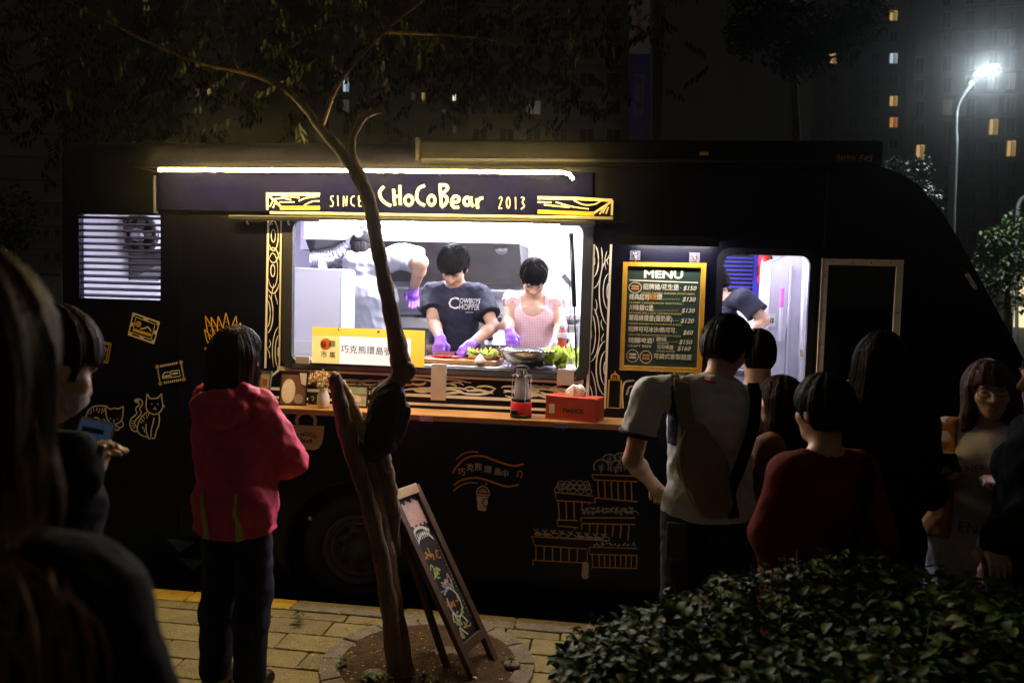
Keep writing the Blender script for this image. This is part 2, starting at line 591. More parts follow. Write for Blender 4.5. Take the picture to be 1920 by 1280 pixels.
# wheels
RIMM = M('rim_steel', (.085, .078, .07), .6, .3, vary=.3, scale=14)
def wheel(u0, v0=.05):
    w = empty('wheel')
    w.parent = TRUCK
    w.location = (u0, v0, WZ)
    tp('tyre', MB().lathe([(.225, .02), (.26, -.015), (.33, -.02), (.358, 0), (wr, .04), (wr, .15), (.355, .19), (.22, .2)], n=40, axis='y', cap=False), RUBBER, w, smooth=True)
    rm = MB().lathe([(.228, .02), (.222, -.008), (.208, -.006), (.200, .03), (.185, .034), (.178, .015), (.165, .012), (.16, .06), (.10, .05), (.075, .02), (.07, -.01), (.0, -.015)], n=40, axis='y', cap=False)
    tp('rim', rm, RIMM, w, smooth=True)
    for k in range(8):
        a = 2 * math.pi * k / 8
        o = MB().ell((0, 0, 0), (.013, .012, .028), 10, 6).build('hand_hole', BLACK, w, smooth=True)
        o.location = (math.cos(a) * .132, .046, math.sin(a) * .132)
        o.rotation_euler = (0, -a, 0)
    for k in range(6):
        a = 2 * math.pi * k / 6
        MB().lathe([(.013, .02), (.011, -.005), (.0, -.006)], (math.cos(a) * .09, .03, math.sin(a) * .09), 6, 'y').build('wheel_nut', RIMM, w)
    return w
wheel(0.0)
wheel(uF)
ring_o = [(ar * 1.02 * math.cos(2 * math.pi * k / 40), WZ + ar * 1.02 * math.sin(2 * math.pi * k / 40)) for k in range(40)]
for u_ in (0.0, uF):
    tp('arch_liner', MB().plate([(x + u_, z) for x, z in ring_o], [[(u_ + .33 * math.cos(2 * math.pi * k / 40), WZ + .33 * math.sin(2 * math.pi * k / 40)) for k in range(40)]], .0455, .0468), M('liner_black', (.005, .005, .005), .9, vary=0, spec=.1))
tp('wheel_well', MB().box(-.5, .5, .30, .34, zb, .674), BLACK)
lip = []
dz = WZ - zb
s_ = math.asin(-dz / ar)
ARCHM = M('arch_rubber', (.006, .006, .006), .85, vary=.3)
tp('arch_lip', MB().tube([(ar * 1.0 * math.cos(math.pi - s_ - (math.pi - 2 * s_) * k / 20), -.004, WZ + ar * math.sin(math.pi - s_ - (math.pi - 2 * s_) * k / 20)) for k in range(21)], .012, 6), ARCHM, smooth=True)
tp('rear_floor', MB().box(uL + .05, -.5, .05, WID - .05, .245, .30), BLACK)
tp('chassis', MB().box(-.45, uN - .1, .25, WID - .25, zb - .02, zb + .05), BLACK)
tp('side_marker', MB().box(U(582, 969) - .01, U(582, 969) + .014, -.012, -.001, Z(582, 974), Z(582, 966)), M('amber_lens', (.6, .25, .02), .15, vary=0), bevel=.003)

# ------------------------------------------------------------------ truck interior
FZ = .36
CZ = 2.44
FLM = M('grey_vinyl_floor', (.2, .2, .21), .5)
tp('inner_floor', MB().box(uL + .05, uN - .7, .345, WID - .05, FZ - .03, FZ), FLM)
tp('inner_floor', MB().box(uL + .05, -.53, .05, .344, FZ - .03, FZ), FLM)
tp('inner_floor', MB().box(.53, uF - .53, .05, .344, FZ - .03, FZ), FLM)
for u_ in (0.0, uF):  # unseen boxing, added to keep cabin light out of the wheel arches
    tp('arch_light_shield', MB().box(u_ - .52, u_ + .52, .056, .344, .675, .695), BLACK)
    tp('arch_light_shield', MB().box(u_ - .52, u_ - .50, .056, .344, zb, .674), BLACK)
    tp('arch_light_shield', MB().box(u_ + .50, u_ + .52, .056, .344, zb, .674), BLACK)
tp('inner_back_wall', MB().box(uL + .05, uN - .8, WID - .09, WID - .05, FZ, CZ), INNER)
tp('inner_ceiling', MB().box(uL + .05, uN - .9, .05, WID - .05, CZ, CZ + .03), INNER)
tp('inner_rear_panel', MB().box(uL + .045, uL + .06, .05, WID - .05, FZ, CZ), INNER)
tp('inner_lining', MB().plate([(uL + .06, .70), (du0 - .03, .70), (du0 - .03, CZ - .01), (uL + .06, CZ - .01)], [lou, rrect(wu0, wu1, wz0, wz1, .06)], .047, .055), INNER)
tp('inner_kick_panel', MB().box(.535, du0 - .03, .047, .055, FZ + .01, .695), INNER)
tp('inner_lining', MB().plate([(du0 - .029, dz1 + .02), (du1 + .029, dz1 + .02), (du1 + .029, CZ - .01), (du0 - .029, CZ - .01)], [], .047, .055), INNER)
tp('inner_lining', MB().plate([(du1 + .03, .70), (uN - .9, .70), (uN - .9, CZ - .01), (du1 + .03, CZ - .01)], [], .047, .055), INNER)
pv = 1.35
tp('cab_partition', MB().box(U(1510, 600, .9), U(1510, 600, .9) + .04, .06, WID - .1, FZ, CZ), INNER)
# lamps: tube inside the window head, two ceiling battens
ltb = empty('window_tube_lamp'); ltb.parent = TRUCK
TVV = -.15
tz = Z(820, 420, TVV)
tp('lamp_body', MB().box(U(596, 424, TVV), U(1052, 424, TVV), TVV - .012, -.066, tz + .010, tz + .018), BLACK, ltb)
tp('lamp_tube', MB().tube([(U(600, 424, TVV), TVV, tz), (U(1048, 424, TVV), TVV, tz)], .009, 8), TUBE, ltb)
for (a, b, v) in ((-1.7, -.75, 1.0), (-.35, .75, 1.02), (.95, 2.0, 1.0), (2.1, 2.55, .75)):
    cl = empty('ceiling_lamp'); cl.parent = TRUCK
    tp('lamp_body', MB().box(a - .02, b + .02, v - .05, v + .05, CZ - .03, CZ - .001), WHITE, cl)
    tp('lamp_tube', MB().box(a, b, v - .03, v + .03, CZ - .045, CZ - .031), TUBE2 if -1 < a < 2 else EM('door_tube_glow', (.80, .78, 1.0), 90.0) if a > 2 else (EM('rear_tube_glow', (.66, .60, 1.0), 40.0)), cl)
# prep counter inside the window
pz = Z(820, 683, .12)
prep = tp('prep_counter', MB().box(wu0 - .3, wu1 + .25, .06, .50, pz - .04, pz), STEEL, bevel=.004)
tp('counter_base', MB().box(wu0 - .25, wu1 + .2, .10, .46, FZ, pz - .041), INNER, prep)
# hood over the stove
hv = 1.30
HU0, HU1 = U(690, 500, hv), U(973, 500, hv)
z_a, z_b, z_c = Z(860, 424, hv), Z(860, 455, hv), Z(860, 530, hv)
hood = tp('range_hood', MB().box(HU0 - .5, HU1, hv - .05, WID - .1, z_b, CZ - .01), WHITE, bevel=.004)
hp = MB()
hp._add([(HU0 - .5, hv - .02, z_b - .002), (HU1, hv - .02, z_b - .002), (HU1, hv + .30, z_c), (HU0 - .5, hv + .30, z_c)], [(0, 3, 2, 1)])
tp('filter_panel', hp, DSTEEL, hood)
hs = MB()
hs._add([(HU1, hv - .02, z_b - .002), (HU1 + .005, hv + .30, z_c), (HU1 + .005, WID - .1, z_c), (HU1, WID - .1, z_b - .002)], [(0, 1, 2, 3)])
tp('hood_side', hs, DSTEEL, hood)
for px in (745, 862, 940):
    tp('baffle_handle', MB().lathe([(.055, 0), (.05, -.015), (.02, -.02)], (U(px, 470, hv), hv + .02, Z(px, 466, hv)), 14, 'y'), BLACK, hood)
for py, t in ((527, .012), (541, .016)):
    tp('wall_rail', MB().box(HU0 - .5, HU1, hv + .3, hv + .36, Z(860, py, hv + .33) - t, Z(860, py, hv + .33)), STEEL, hood)

# panel seams along the body
SEAM = M('dark_seam', (.003, .003, .004), .8, vary=0, spec=.1)  # thin dark strips along the body joints
for px in (335, 470, 1350):
    u = U(px, 850)
    for z0_, z1_ in (((zb + .03, wz0 - .06),) if px > 400 else ((.26, zE - .03),)):
        tp('panel_seam', MB().box(u - .002, u + .002, -.0022, -.0004, z0_, z1_), SEAM)
tp('panel_seam', MB().box(uL + .01, uTop, -.0022, -.0004, zE - .012, zE - .008), SEAM)
# ------------------------------------------------------------------ organic surfaces: blended distance fields turned into one mesh
def surf_nets(Dg, lo, h):
    S = Dg < 0
    nx, ny, nz = Dg.shape
    acc = np.zeros((nx - 1, ny - 1, nz - 1, 3), np.float32)
    cnt = np.zeros((nx - 1, ny - 1, nz - 1), np.float32)
    cor = [(i, j, k) for i in (0, 1) for j in (0, 1) for k in (0, 1)]
    for a in cor:
        for ax in range(3):
            if a[ax]:
                continue
            b = list(a)
            b[ax] = 1
            da = Dg[a[0]:nx - 1 + a[0], a[1]:ny - 1 + a[1], a[2]:nz - 1 + a[2]]
            db = Dg[b[0]:nx - 1 + b[0], b[1]:ny - 1 + b[1], b[2]:nz - 1 + b[2]]
            m = (da < 0) != (db < 0)
            t = np.zeros_like(da)
            t[m] = da[m] / (da[m] - db[m])
            for c in range(3):
                v = a[c] + (t if c == ax else 0)
                acc[..., c] += np.where(m, v, 0)
            cnt += m
    mix = cnt > 0
    idx = np.full(mix.shape, -1, np.int64)
    ii = np.argwhere(mix)
    idx[mix] = np.arange(len(ii))
    V = (ii + acc[mix] / cnt[mix][:, None]) * h + np.array(lo)
    quads = []
    for ax in range(3):
        sl0 = [slice(None)] * 3
        sl1 = [slice(None)] * 3
        sl0[ax] = slice(0, -1)
        sl1[ax] = slice(1, None)
        A = S[tuple(sl0)]
        B = S[tuple(sl1)]
        e = np.argwhere(A != B)
        o1, o2 = [(1, 2), (2, 0), (0, 1)][ax]
        e = e[(e[:, o1] > 0) & (e[:, o2] > 0) & (e[:, o1] < Dg.shape[o1] - 1) & (e[:, o2] < Dg.shape[o2] - 1)]
        if not len(e):
            continue
        ins = A[tuple(e.T)]
        def cell(d1, d2):
            q = e.copy()
            q[:, o1] -= d1
            q[:, o2] -= d2
            return idx[tuple(q.T)]
        q = np.stack([cell(1, 1), cell(0, 1), cell(0, 0), cell(1, 0)], 1)
        q[~ins] = q[~ins][:, ::-1]
        quads.append(q)
    Q = np.concatenate(quads)
    Q = Q[(Q >= 0).all(1)]
    return V, Q
def np_mesh(name, V, Q):
    me = bpy.data.meshes.new(name)
    me.vertices.add(len(V))
    me.vertices.foreach_set('co', V.astype(np.float32).ravel())
    me.loops.add(Q.size)
    me.loops.foreach_set('vertex_index', Q.astype(np.int32).ravel())
    me.polygons.add(len(Q))
    me.polygons.foreach_set('loop_start', np.arange(0, Q.size, Q.shape[1], dtype=np.int32))
    me.polygons.foreach_set('use_smooth', np.ones(len(Q), bool))
    me.update(calc_edges=True)
    me.validate()
    return me
class Blob:
    """a list of tapered capsules and ellipsoids, blended"""
    def __init__(s, k=.02):
        s.p = []
        s.cuts = []
        s.k = k
        s.wr = None
    def cone(s, a, b, ra, rb, k=None, flat=False, sq=None):
        s.p.append(('c', np.array(a, float), np.array(b, float), ra, rb, s.k if k is None else k, flat, sq))
        return s
    def ell(s, c, r, k=None, R=None):
        s.p.append(('e', np.array(c, float), np.array(r, float), R, None, s.k if k is None else k, None, None))
        return s
    def chain(s, pts, rr, k=None):
        for i in range(len(pts) - 1):
            s.cone(pts[i], pts[i + 1], rr[i], rr[i + 1], k)
        return s
    def cut(s, fn):
        s.cuts.append(fn)
        return s
    def mesh(s, name, h=.008, grow=0.0):
        los, his = [], []
        for q in s.p:
            if q[0] == 'c':
                r = max(q[3], q[4])
                los.append(np.minimum(q[1], q[2]) - r)
                his.append(np.maximum(q[1], q[2]) + r)
            else:
                r = q[2].max()
                los.append(q[1] - r)
                his.append(q[1] + r)
        pad = 3 * h + .03
        lo = np.min(los, 0) - pad
        hi = np.max(his, 0) + pad
        n = np.ceil((hi - lo) / h).astype(int) + 1
        ax = [lo[i] + h * np.arange(n[i]) for i in range(3)]
        Dg = np.full(n, 1.0, np.float32)
        for q, l, u in zip(s.p, los, his):
            k = q[5]
            m = k + 3 * h + .02
            i0 = np.maximum(np.floor((l - m - lo) / h).astype(int), 0)
            i1 = np.minimum(np.ceil((u + m - lo) / h).astype(int) + 1, n)
            sl = tuple(slice(i0[i], i1[i]) for i in range(3))
            X, Y, Zz = np.meshgrid(*[ax[i][sl[i]].astype(np.float32) for i in range(3)], indexing='ij')
            if q[0] == 'c':
                a, b, ra, rb = q[1:5]
                d = b - a
                L2 = d @ d
                t = ((X - a[0]) * d[0] + (Y - a[1]) * d[1] + (Zz - a[2]) * d[2]) / max(L2, 1e-9)
                tc = np.clip(t, 0, 1)
                qx, qy, qz = X - a[0] - tc * d[0], Y - a[1] - tc * d[1], Zz - a[2] - tc * d[2]
                if q[7] is not None:
                    qx, qy, qz = qx / q[7][0], qy / q[7][1], qz / q[7][2]
                v = np.sqrt(qx * qx + qy * qy + qz * qz) - (ra + (rb - ra) * tc)
                if q[6]:
                    v = np.maximum(v, (t - 1) * math.sqrt(L2))
            else:
                c, r, R = q[1:4]
                P = np.stack([X - c[0], Y - c[1], Zz - c[2]], -1)
                if R is not None:
                    P = P @ R
                k0 = np.sqrt(((P / r) ** 2).sum(-1))
                k1 = np.sqrt(((P / (r * r)) ** 2).sum(-1)) + 1e-6
                v = k0 * (k0 - 1) / k1
            o = Dg[sl]
            if k > 0:
                hh = np.maximum(k - np.abs(o - v), 0) / k
                Dg[sl] = np.minimum(o, v) - hh * hh * k * .25
            else:
                Dg[sl] = np.minimum(o, v)
        if s.wr or s.cuts:
            X, Y, Zz = np.meshgrid(*[a.astype(np.float32) for a in ax], indexing='ij')
            if s.wr:
                Dg = Dg + s.wr(X, Y, Zz)
            for c in s.cuts:
                Dg = np.maximum(Dg, c(X, Y, Zz))
        Dg[0], Dg[-1] = 1, 1
        Dg[:, 0], Dg[:, -1] = 1, 1
        Dg[:, :, 0], Dg[:, :, -1] = 1, 1
        V, Q = surf_nets(Dg, lo, h)
        return np_mesh(name, V, Q)
def folds(amp, f=26, seed=1, zf=.55):
    """cloth folds: ridged waves in three sizes, bent by a slow drift"""
    r = np.random.RandomState(seed)
    oct_ = []
    for o, (fm, am, n) in enumerate(((1, 1.0, 4), (2.9, .42, 4), (5.6, .20, 3))):
        for _ in range(n):
            d = r.uniform(-1, 1, 3)
            d = d / np.linalg.norm(d) * np.array([1, 1, zf if o == 0 else .9])
            oct_.append((d * f * fm * r.uniform(.7, 1.3), r.uniform(0, 6), am / n * 3, .8 + .5 * o))
    wp = [(r.uniform(-1, 1, 3) * 9, r.uniform(0, 6)) for _ in range(3)]
    def fn(X, Y, Zz):
        w = 0
        for d, p in wp:
            w = w + np.sin(d[0] * X + d[1] * Y + d[2] * Zz + p)
        a = 0
        for d, p, am, wk in oct_:
            a = a + am * (np.abs(np.sin(d[0] * X + d[1] * Y + d[2] * Zz + p + wk * w)) - .6)
        return (a * amp / 1.25).astype(np.float32)
    return fn
def hairfold(amp, c, f=34, seed=1):
    r = np.random.RandomState(seed)
    ph = r.uniform(0, 6, 4)
    def fn(X, Y, Zz):
        a = np.arctan2(Y - c[1], X - c[0])
        return (amp * (np.sin(a * f + ph[0] + 9 * Zz) * .5 + np.sin(a * f * .37 + ph[1] - 6 * Zz) + .6 * np.sin(a * f * 1.7 + ph[2] + 14 * Zz))).astype(np.float32)
    return fn
def rot3(pitch, yaw, tilt=0):
    """head turn in degrees: pitch > 0 looks down, yaw > 0 turns to the person's own left"""
    return np.array((Matrix.Rotation(rad(yaw), 3, 'Z') @ Matrix.Rotation(rad(-pitch), 3, 'X') @ Matrix.Rotation(rad(tilt), 3, 'Y')))

SKIN = M('skin', (.50, .29, .18), .5, vary=.08, scale=30, sub=.08, bump=.04, bscale=220)
HAIRB = M('black_hair', (.009, .0075, .0075), .5, vary=.4, scale=60, stretch=(1, 1, .12), bump=.5, bscale=130, spec=.04)
HAIRBR = M('brown_hair', (.055, .028, .014), .40, vary=.5, scale=60, stretch=(1, 1, .1), bump=.5, bscale=130, spec=.04)
def cloth(name, col, vary=.1, scale=14, rough=.85, bump=.25):
    return M(name, col, rough, vary=vary, scale=scale, bump=bump, bscale=260, spec=.2)

BASE = dict(pelvis=(0, 0, .93), waist=(0, .005, 1.08), chest=(0, .0, 1.27), neck=(0, -.02, 1.43), head=(0, .012, 1.592),
            shL=(-.160, -.012, 1.372), shR=(.160, -.012, 1.372), elL=(-.235, -.03, 1.12), elR=(.235, -.03, 1.12),
            wrL=(-.24, .05, .88), wrR=(.24, .05, .88), hipL=(-.088, 0, .90), hipR=(.088, 0, .90),
            knL=(-.095, .02, .49), knR=(.095, .02, .49), anL=(-.10, -.015, .085), anR=(.10, -.015, .085))
class Person:
    def __init__(s, label, loc, facing, H, pose=None, head=(0, 0, 0), build=1.0, female=False, group=None, skin=None, h=.008, hands=('', ''), neckr=.052, bust=1.0):
        s.bust = bust
        """facing: degrees, 0 looks along +y (away from the camera), positive turns left"""
        s.H = H
        k = H / 1.7
        s.k = k
        J = {n: np.array(p, float) for n, p in BASE.items()}
        if female:
            for n in ('shL', 'shR'):
                J[n][0] *= .88
        for n, p in (pose or {}).items():
            J[n] = np.array(p, float)
        for n in J:
            J[n] = J[n] * k
        s.J = J
        s.R = rot3(*head)
        s.b = build
        s.fem = female
        B = Blob(.035 * k)
        b = build
        B.ell(J['pelvis'], np.array((.150 * b + (.01 if female else 0), .105 * b, .12)) * k)
        B.cone(J['pelvis'], J['waist'], .115 * k * b, .105 * k * b, .05 * k, sq=(1.18, .9, 1))
        B.cone(J['waist'], J['chest'], .105 * k * b, .115 * k * b, .05 * k, sq=(1.2, .9, 1))
        B.ell(J['chest'], np.array((.155 * b, .108 * b, .15)) * k)
        mid = (J['shL'] + J['shR']) / 2
        B.cone(J['shL'] * .9 + mid * .1, J['shR'] * .9 + mid * .1, .052 * k * b, .052 * k * b)
        for q in 'LR':
            B.cone(J['sh' + q], J['neck'], .045 * k, .048 * k, .03)
        if female:
            for q in (-1, 1):
                B.ell(J['chest'] + np.array((q * .07, .085, .0)) * k, np.array((.06, .05 * bust, .06)) * k)
        h0 = J['head']
        R = s.R
        def hp(x, y, z):
            return h0 + R @ (np.array((x, y, z)) * k)
        s.hp = hp
        B.cone(J['neck'], hp(0, -.022, -.055), neckr * k, (neckr - .003) * k, .025)
        B.ell(hp(0, -.012, .022), np.array((.073, .092, .088)) * k, .03 * k, R)
        B.ell(hp(0, .030, -.045), np.array((.056, .058, .068)) * k, .035 * k, R)
        B.ell(hp(0, .058, -.092), np.array((.026, .022, .020)) * k, .03 * k, R)
        B.cone(hp(0, .086, .005), hp(0, .103, -.030), .007 * k, .0115 * k, .012 * k)
        B.cone(hp(-.013, .090, -.033), hp(.013, .090, -.033), .008 * k, .008 * k, .01 * k)
        B.cone(hp(-.017, .079, -.064), hp(.017, .079, -.064), .008 * k, .008 * k, .008 * k)
        B.cone(hp(-.04, .074, .025), hp(-.012, .084, .022), .008 * k, .008 * k, .012 * k)
        B.cone(hp(.04, .074, .025), hp(.012, .084, .022), .008 * k, .008 * k, .012 * k)
        for q in (-1, 1):
            B.ell(hp(q * .036, .055, -.025), np.array((.026, .024, .024)) * k, .02 * k, R)
            B.ell(hp(q * .076, -.008, -.012), np.array((.010, .019, .032)) * k, .01 * k, R)
        for q in 'LR':
            B.chain([J['sh' + q], J['el' + q]], [.048 * k * b, .038 * k * b], .03)
            B.chain([J['el' + q], J['el' + q] * .7 + J['wr' + q] * .3, J['wr' + q]], [.038 * k * b, .040 * k * b, .026 * k * b], .02)
            B.chain([J['hip' + q], J['kn' + q]], [.085 * k * b, .056 * k * b], .03)
            B.chain([J['kn' + q], J['kn' + q] * .7 + J['an' + q] * .3 - np.array((0, .015, 0)), J['an' + q]], [.055 * k * b, .056 * k * b, .036 * k], .02)
            B.cone(J['an' + q] + np.array((0, -.02, -.04)) * k, J['an' + q] + np.array((0, .14, -.06)) * k, .036 * k, .026 * k, .03)
        for q, mode in zip('LR', hands):
            s.hand(B, q, mode)
        me = B.mesh('person', h)
        me.materials.append(skin or SKIN)
        o = bpy.data.objects.new('person', me)
        COL.objects.link(o)
        o.location = loc
        o.rotation_euler = (0, 0, rad(facing))
        s.o = o
        tag(o, label, 'person', group)
    def hand(s, B, q, mode='', grow=1.0):
        """palm, four unequal fingers and a thumb leaving the side of the palm"""
        k = s.k
        J = s.J
        w = J['wr' + q]
        d = w - J['el' + q]
        d = d / np.linalg.norm(d)
        sg = 1 if q == 'R' else -1
        if isinstance(mode, tuple):
            d = np.array(mode, float)
            d = d / np.linalg.norm(d)
        side = np.cross(d, np.array((0, 0, 1.0)))
        if np.linalg.norm(side) < .3:
            side = np.array((0, 1.0, 0)) * 1.0
        side = side / np.linalg.norm(side)
        nrm = np.cross(side, d)
        if nrm[2] > 0:
            nrm = -nrm
        side = np.cross(d, nrm)
        inn = side if np.dot(side, np.array((-sg, 0, 0))) > 0 else -side
        g = grow
        B.cone(w, w + d * .045 * k, .026 * k * g, .030 * k * g, .02)
        for i, (off, L) in enumerate(((.030, .070), (.010, .078), (-.010, .073), (-.029, .058))):
            r = w + d * .080 * k + inn * off * k
            B.cone(w + d * .03 * k + inn * off * .6 * k, r, .013 * k * g, .0105 * k * g, .012)
            m = r + (d * .8 + nrm * .5) * L * .5 * k
            e = m + (d * .35 + nrm * .9) * L * .5 * k
            B.chain([r, m, e], [.0098 * k * g, .009 * k * g, .0078 * k * g], .004)
        t0 = w + d * .02 * k + inn * .026 * k
        t1 = t0 + (d * .5 + inn * .6 + nrm * .3) * .045 * k
        t2 = t1 + (d * .9 + nrm * .4) * .032 * k
        B.chain([t0, t1, t2], [.013 * k * g, .0105 * k * g, .009 * k * g], .01)
    def glove(s, mat, q, mode=''):
        B = Blob(.012)
        k = s.k
        J = s.J
        w = J['wr' + q]
        d = w - J['el' + q]
        d = d / np.linalg.norm(d)
        B.cone(w - d * .045 * k, w, .031 * k, .030 * k)
        s.hand(B, q, mode, 1.16)
        B.wr = folds(.0016, 60, 3)
        return s.child('glove', B.mesh('glove', .005), mat)
    def child(s, name, me, mat):
        me.materials.append(mat)
        o = bpy.data.objects.new(name, me)
        COL.objects.link(o)
        o.parent = s.o
        return o
    def torso(s, B, t, hem, top=True, flare=.022, drop=0.0):
        J, k, b = s.J, s.k, s.b
        B.ell(J['pelvis'], np.array((.152 * b + t + (.012 if s.fem else 0), .108 * b + t, .13)) * 1 * k + t)
        B.cone(J['pelvis'], J['waist'], (.118 * b + t) * k, (.112 * b + t) * k, .05, sq=(1.18, .92, 1))
        B.cone(J['waist'], J['chest'], (.112 * b + t) * k, (.120 * b + t) * k, .05, sq=(1.2, .92, 1))
        B.ell(J['chest'], np.array((.160 * b + t, .112 * b + t, .15)) * k)
        if s.fem:
            for q in (-1, 1):
                B.ell(J['chest'] + np.array((q * .07, .085, .0)) * k, np.array((.062, .055 * s.bust, .062)) * k + t * .6)
        mid = (J['shL'] + J['shR']) / 2
        B.cone(J['shL'] * .92 + mid * .08, J['shR'] * .92 + mid * .08, (.052 * b + t * .7) * k, (.052 * b + t * .7) * k)
        for q in 'LR':
            B.cone(J['sh' + q], J['neck'] - np.array((0, 0, .015)) * k, (.046 + t * .6) * k, (.05 + t * .5) * k, .03)
        if hem < .86:
            c = J['pelvis']
            B.cone(c, np.array((c[0], c[1], (hem - .16) * k)), (.125 * b + t) * k, (.132 * b + t + flare) * k, .05, sq=(1.22, .95, 1))
    def tee(s, mat, t=.012, hem=.86, sleeve=.6, amp=.004, seed=1, neckcut=.068, name='t_shirt', f=26, h=.008, cuff=.016, k=.025, cuts=(), arms=True):
        J, kk, b = s.J, s.k, s.b
        B = Blob(k)
        s.torso(B, t, hem)
        for q in ('LR' if arms else ''):
            e = J['sh' + q] + (J['el' + q] - J['sh' + q]) * min(sleeve, 1)
            B.cone(J['sh' + q], e, (.050 * b + t) * kk, (.048 * b + t + cuff * .6) * kk, .03, flat=(sleeve <= 1))
            if sleeve > 1:
                e2 = J['el' + q] + (J['wr' + q] - J['el' + q]) * (sleeve - 1)
                B.cone(J['el' + q], e2, (.047 * b + t) * kk, (.036 * b + t) * kk, .02, flat=True)
        B.wr = folds(amp, f, seed)
        hz = hem * kk
        B.cut(lambda X, Y, Zz: hz - Zz + .006 * np.sin(X * 21 + seed))
        nk = J['neck'] + np.array((0, .018, .035)) * kk
        r = neckcut * kk
        B.cut(lambda X, Y, Zz: r - np.sqrt((X - nk[0]) ** 2 + ((Y - nk[1]) * .95) ** 2 + ((Zz - nk[2] - .02) * .8) ** 2))
        for c in cuts:
            B.cut(c)
        return s.child(name, B.mesh(name, h), mat)
    def pants(s, mat, t=.020, amp=.003, seed=2, top=.99, name='trousers', bottom=.06, h=.009, wide=0.0):
        J, k, b = s.J, s.k, s.b
        B = Blob(.03)
        B.ell(J['pelvis'], np.array((.150 * b + t, .108 * b + t, .125)) * k)
        for q in 'LR':
            B.chain([J['hip' + q], J['kn' + q], J['kn' + q] * .7 + J['an' + q] * .3 - np.array((0, .015, 0)), J['an' + q]], [(.088 * b + t) * k, (.062 * b + t + wide) * k, (.061 * b + t + wide) * k, (.046 + t + wide) * k], .025)
        B.wr = folds(amp, 30, seed, 1.4)
        B.cut(lambda X, Y, Zz: Zz - top * k)
        B.cut(lambda X, Y, Zz: bottom * k - Zz)
        o = s.child(name, B.mesh(name, h), mat)
        S = MB()
        for q in 'LR':
            a = J['an' + q]
            Bs = Blob(.02)
            Bs.cone(a + np.array((0, -.035, -.045)) * k, a + np.array((0, .13, -.05)) * k, .042 * k, .036 * k)
            Bs.cone(a + np.array((0, -.02, -.0)) * k, a + np.array((0, .03, -.04)) * k, .045 * k, .042 * k)
            z0 = .002 * k
            Bs.cut(lambda X, Y, Zz: z0 - Zz)
            s.child('shoe', Bs.mesh('shoe', .009), BLACK)
        return o
    def hair(s, style, mat, seed=1, h=.006, vol=.016, length=.0, fringe=True):
        k, hp, R = s.k, s.hp, s.R
        B = Blob(.02)
        c = hp(0, -.012, .022)
        B.ell(hp(0, -.014, .030), np.array((.073 + vol, .092 + vol, .086 + vol)) * k, .02, R)
        B.ell(hp(0, -.045, -.005), np.array((.068 + vol * .8, .062 + vol, .085 + vol * .5)) * k, .02, R)
        fz = .028 if fringe else .055
        Rm = R.T
        h0 = s.J['head']
        def local(X, Y, Zz):
            P = np.stack([X - h0[0], Y - h0[1], Zz - h0[2]], -1) @ R / k
            return P[..., 0], P[..., 1], P[..., 2]
        if style == 'short':
            def face(X, Y, Zz):
                x, y, z = local(X, Y, Zz)
                a = np.minimum(np.minimum(y - .022, fz + .012 * np.sin(x * 90 + seed) - z), .2)
                low = np.minimum(-.075 - z, .2)
                ear = .021 - np.sqrt((y + .006) ** 2 + (z + .02) ** 2) + np.where(np.abs(x) < .05, -.3, 0)
                return np.maximum(np.maximum(np.minimum(y - .028, fz + .004 * np.sin(x * 170 + seed) + .004 * np.sin(x * 61) - z), -.07 - z + np.where(y < -.03, 0, .045)), ear) * k
            B.cut(face)
        else:
            zl = length
            J = s.J
            if style == 'bob':
                B.cone(hp(0, -.04, .0), hp(0, -.045, -.12 - zl), (.084 + vol) * k, (.078 + vol) * k, .03, sq=(1.06, .9, 1))
                for q in (-1, 1):
                    B.cone(hp(q * .072, .008, .0), hp(q * .074, .012, -.10 - zl), .028 * k, .026 * k, .03)
            if style == 'long':
                B.cone(hp(0, -.04, .0), hp(0, -.055, -.20), (.082 + vol) * k, (.085 + vol) * k, .03, sq=(1.05, .8, 1))
                B.cone(hp(0, -.055, -.20), np.array(J['chest']) + np.array((0, -.105, .02 - zl)) * k, .085 * k, .07 * k, .04, sq=(1.4, .6, 1))
                for q in (-1, 1):
                    B.chain([hp(q * .068, .015, .01), hp(q * .080, .012, -.11), np.array(J['neck']) + np.array((q * .085, .05, -.10)) * k, np.array(J['chest']) + np.array((q * .085, .10, -.02 - zl)) * k], [.026 * k, .030 * k, .030 * k, .018 * k], .03)
            if style == 'bun':
                B.ell(hp(.03, -.115, .005 - zl), np.array((.045, .040, .042)) * k, .012, R)
                B.ell(hp(.06, -.105, -.01 - zl), np.array((.025, .022, .028)) * k, .012, R)
            z2 = -.07 if style == 'bun' else -9
            def face(X, Y, Zz):
                x, y, z = local(X, Y, Zz)
                f = np.minimum(np.minimum(y - .018 - 1.2 * np.maximum(0, -z - .1) * 0, fz + .003 * np.sin(x * 170 + seed) + .004 * np.sin(x * 47) - z), .058 - np.abs(x) + .0 * z)
                g = (z2 - z) if style == 'bun' else -1.0
                return np.maximum(f, g) * k
            B.cut(face)
            if style == 'bob':
                B.cut(lambda X, Y, Zz: (lambda L: (-.145 - zl + .006 * np.sin(L[0] * 130) - L[2]) * k)(local(X, Y, Zz)))
        B.wr = hairfold(.0022, c, 30, seed)
        return s.child('hair', B.mesh('hair', h), mat)
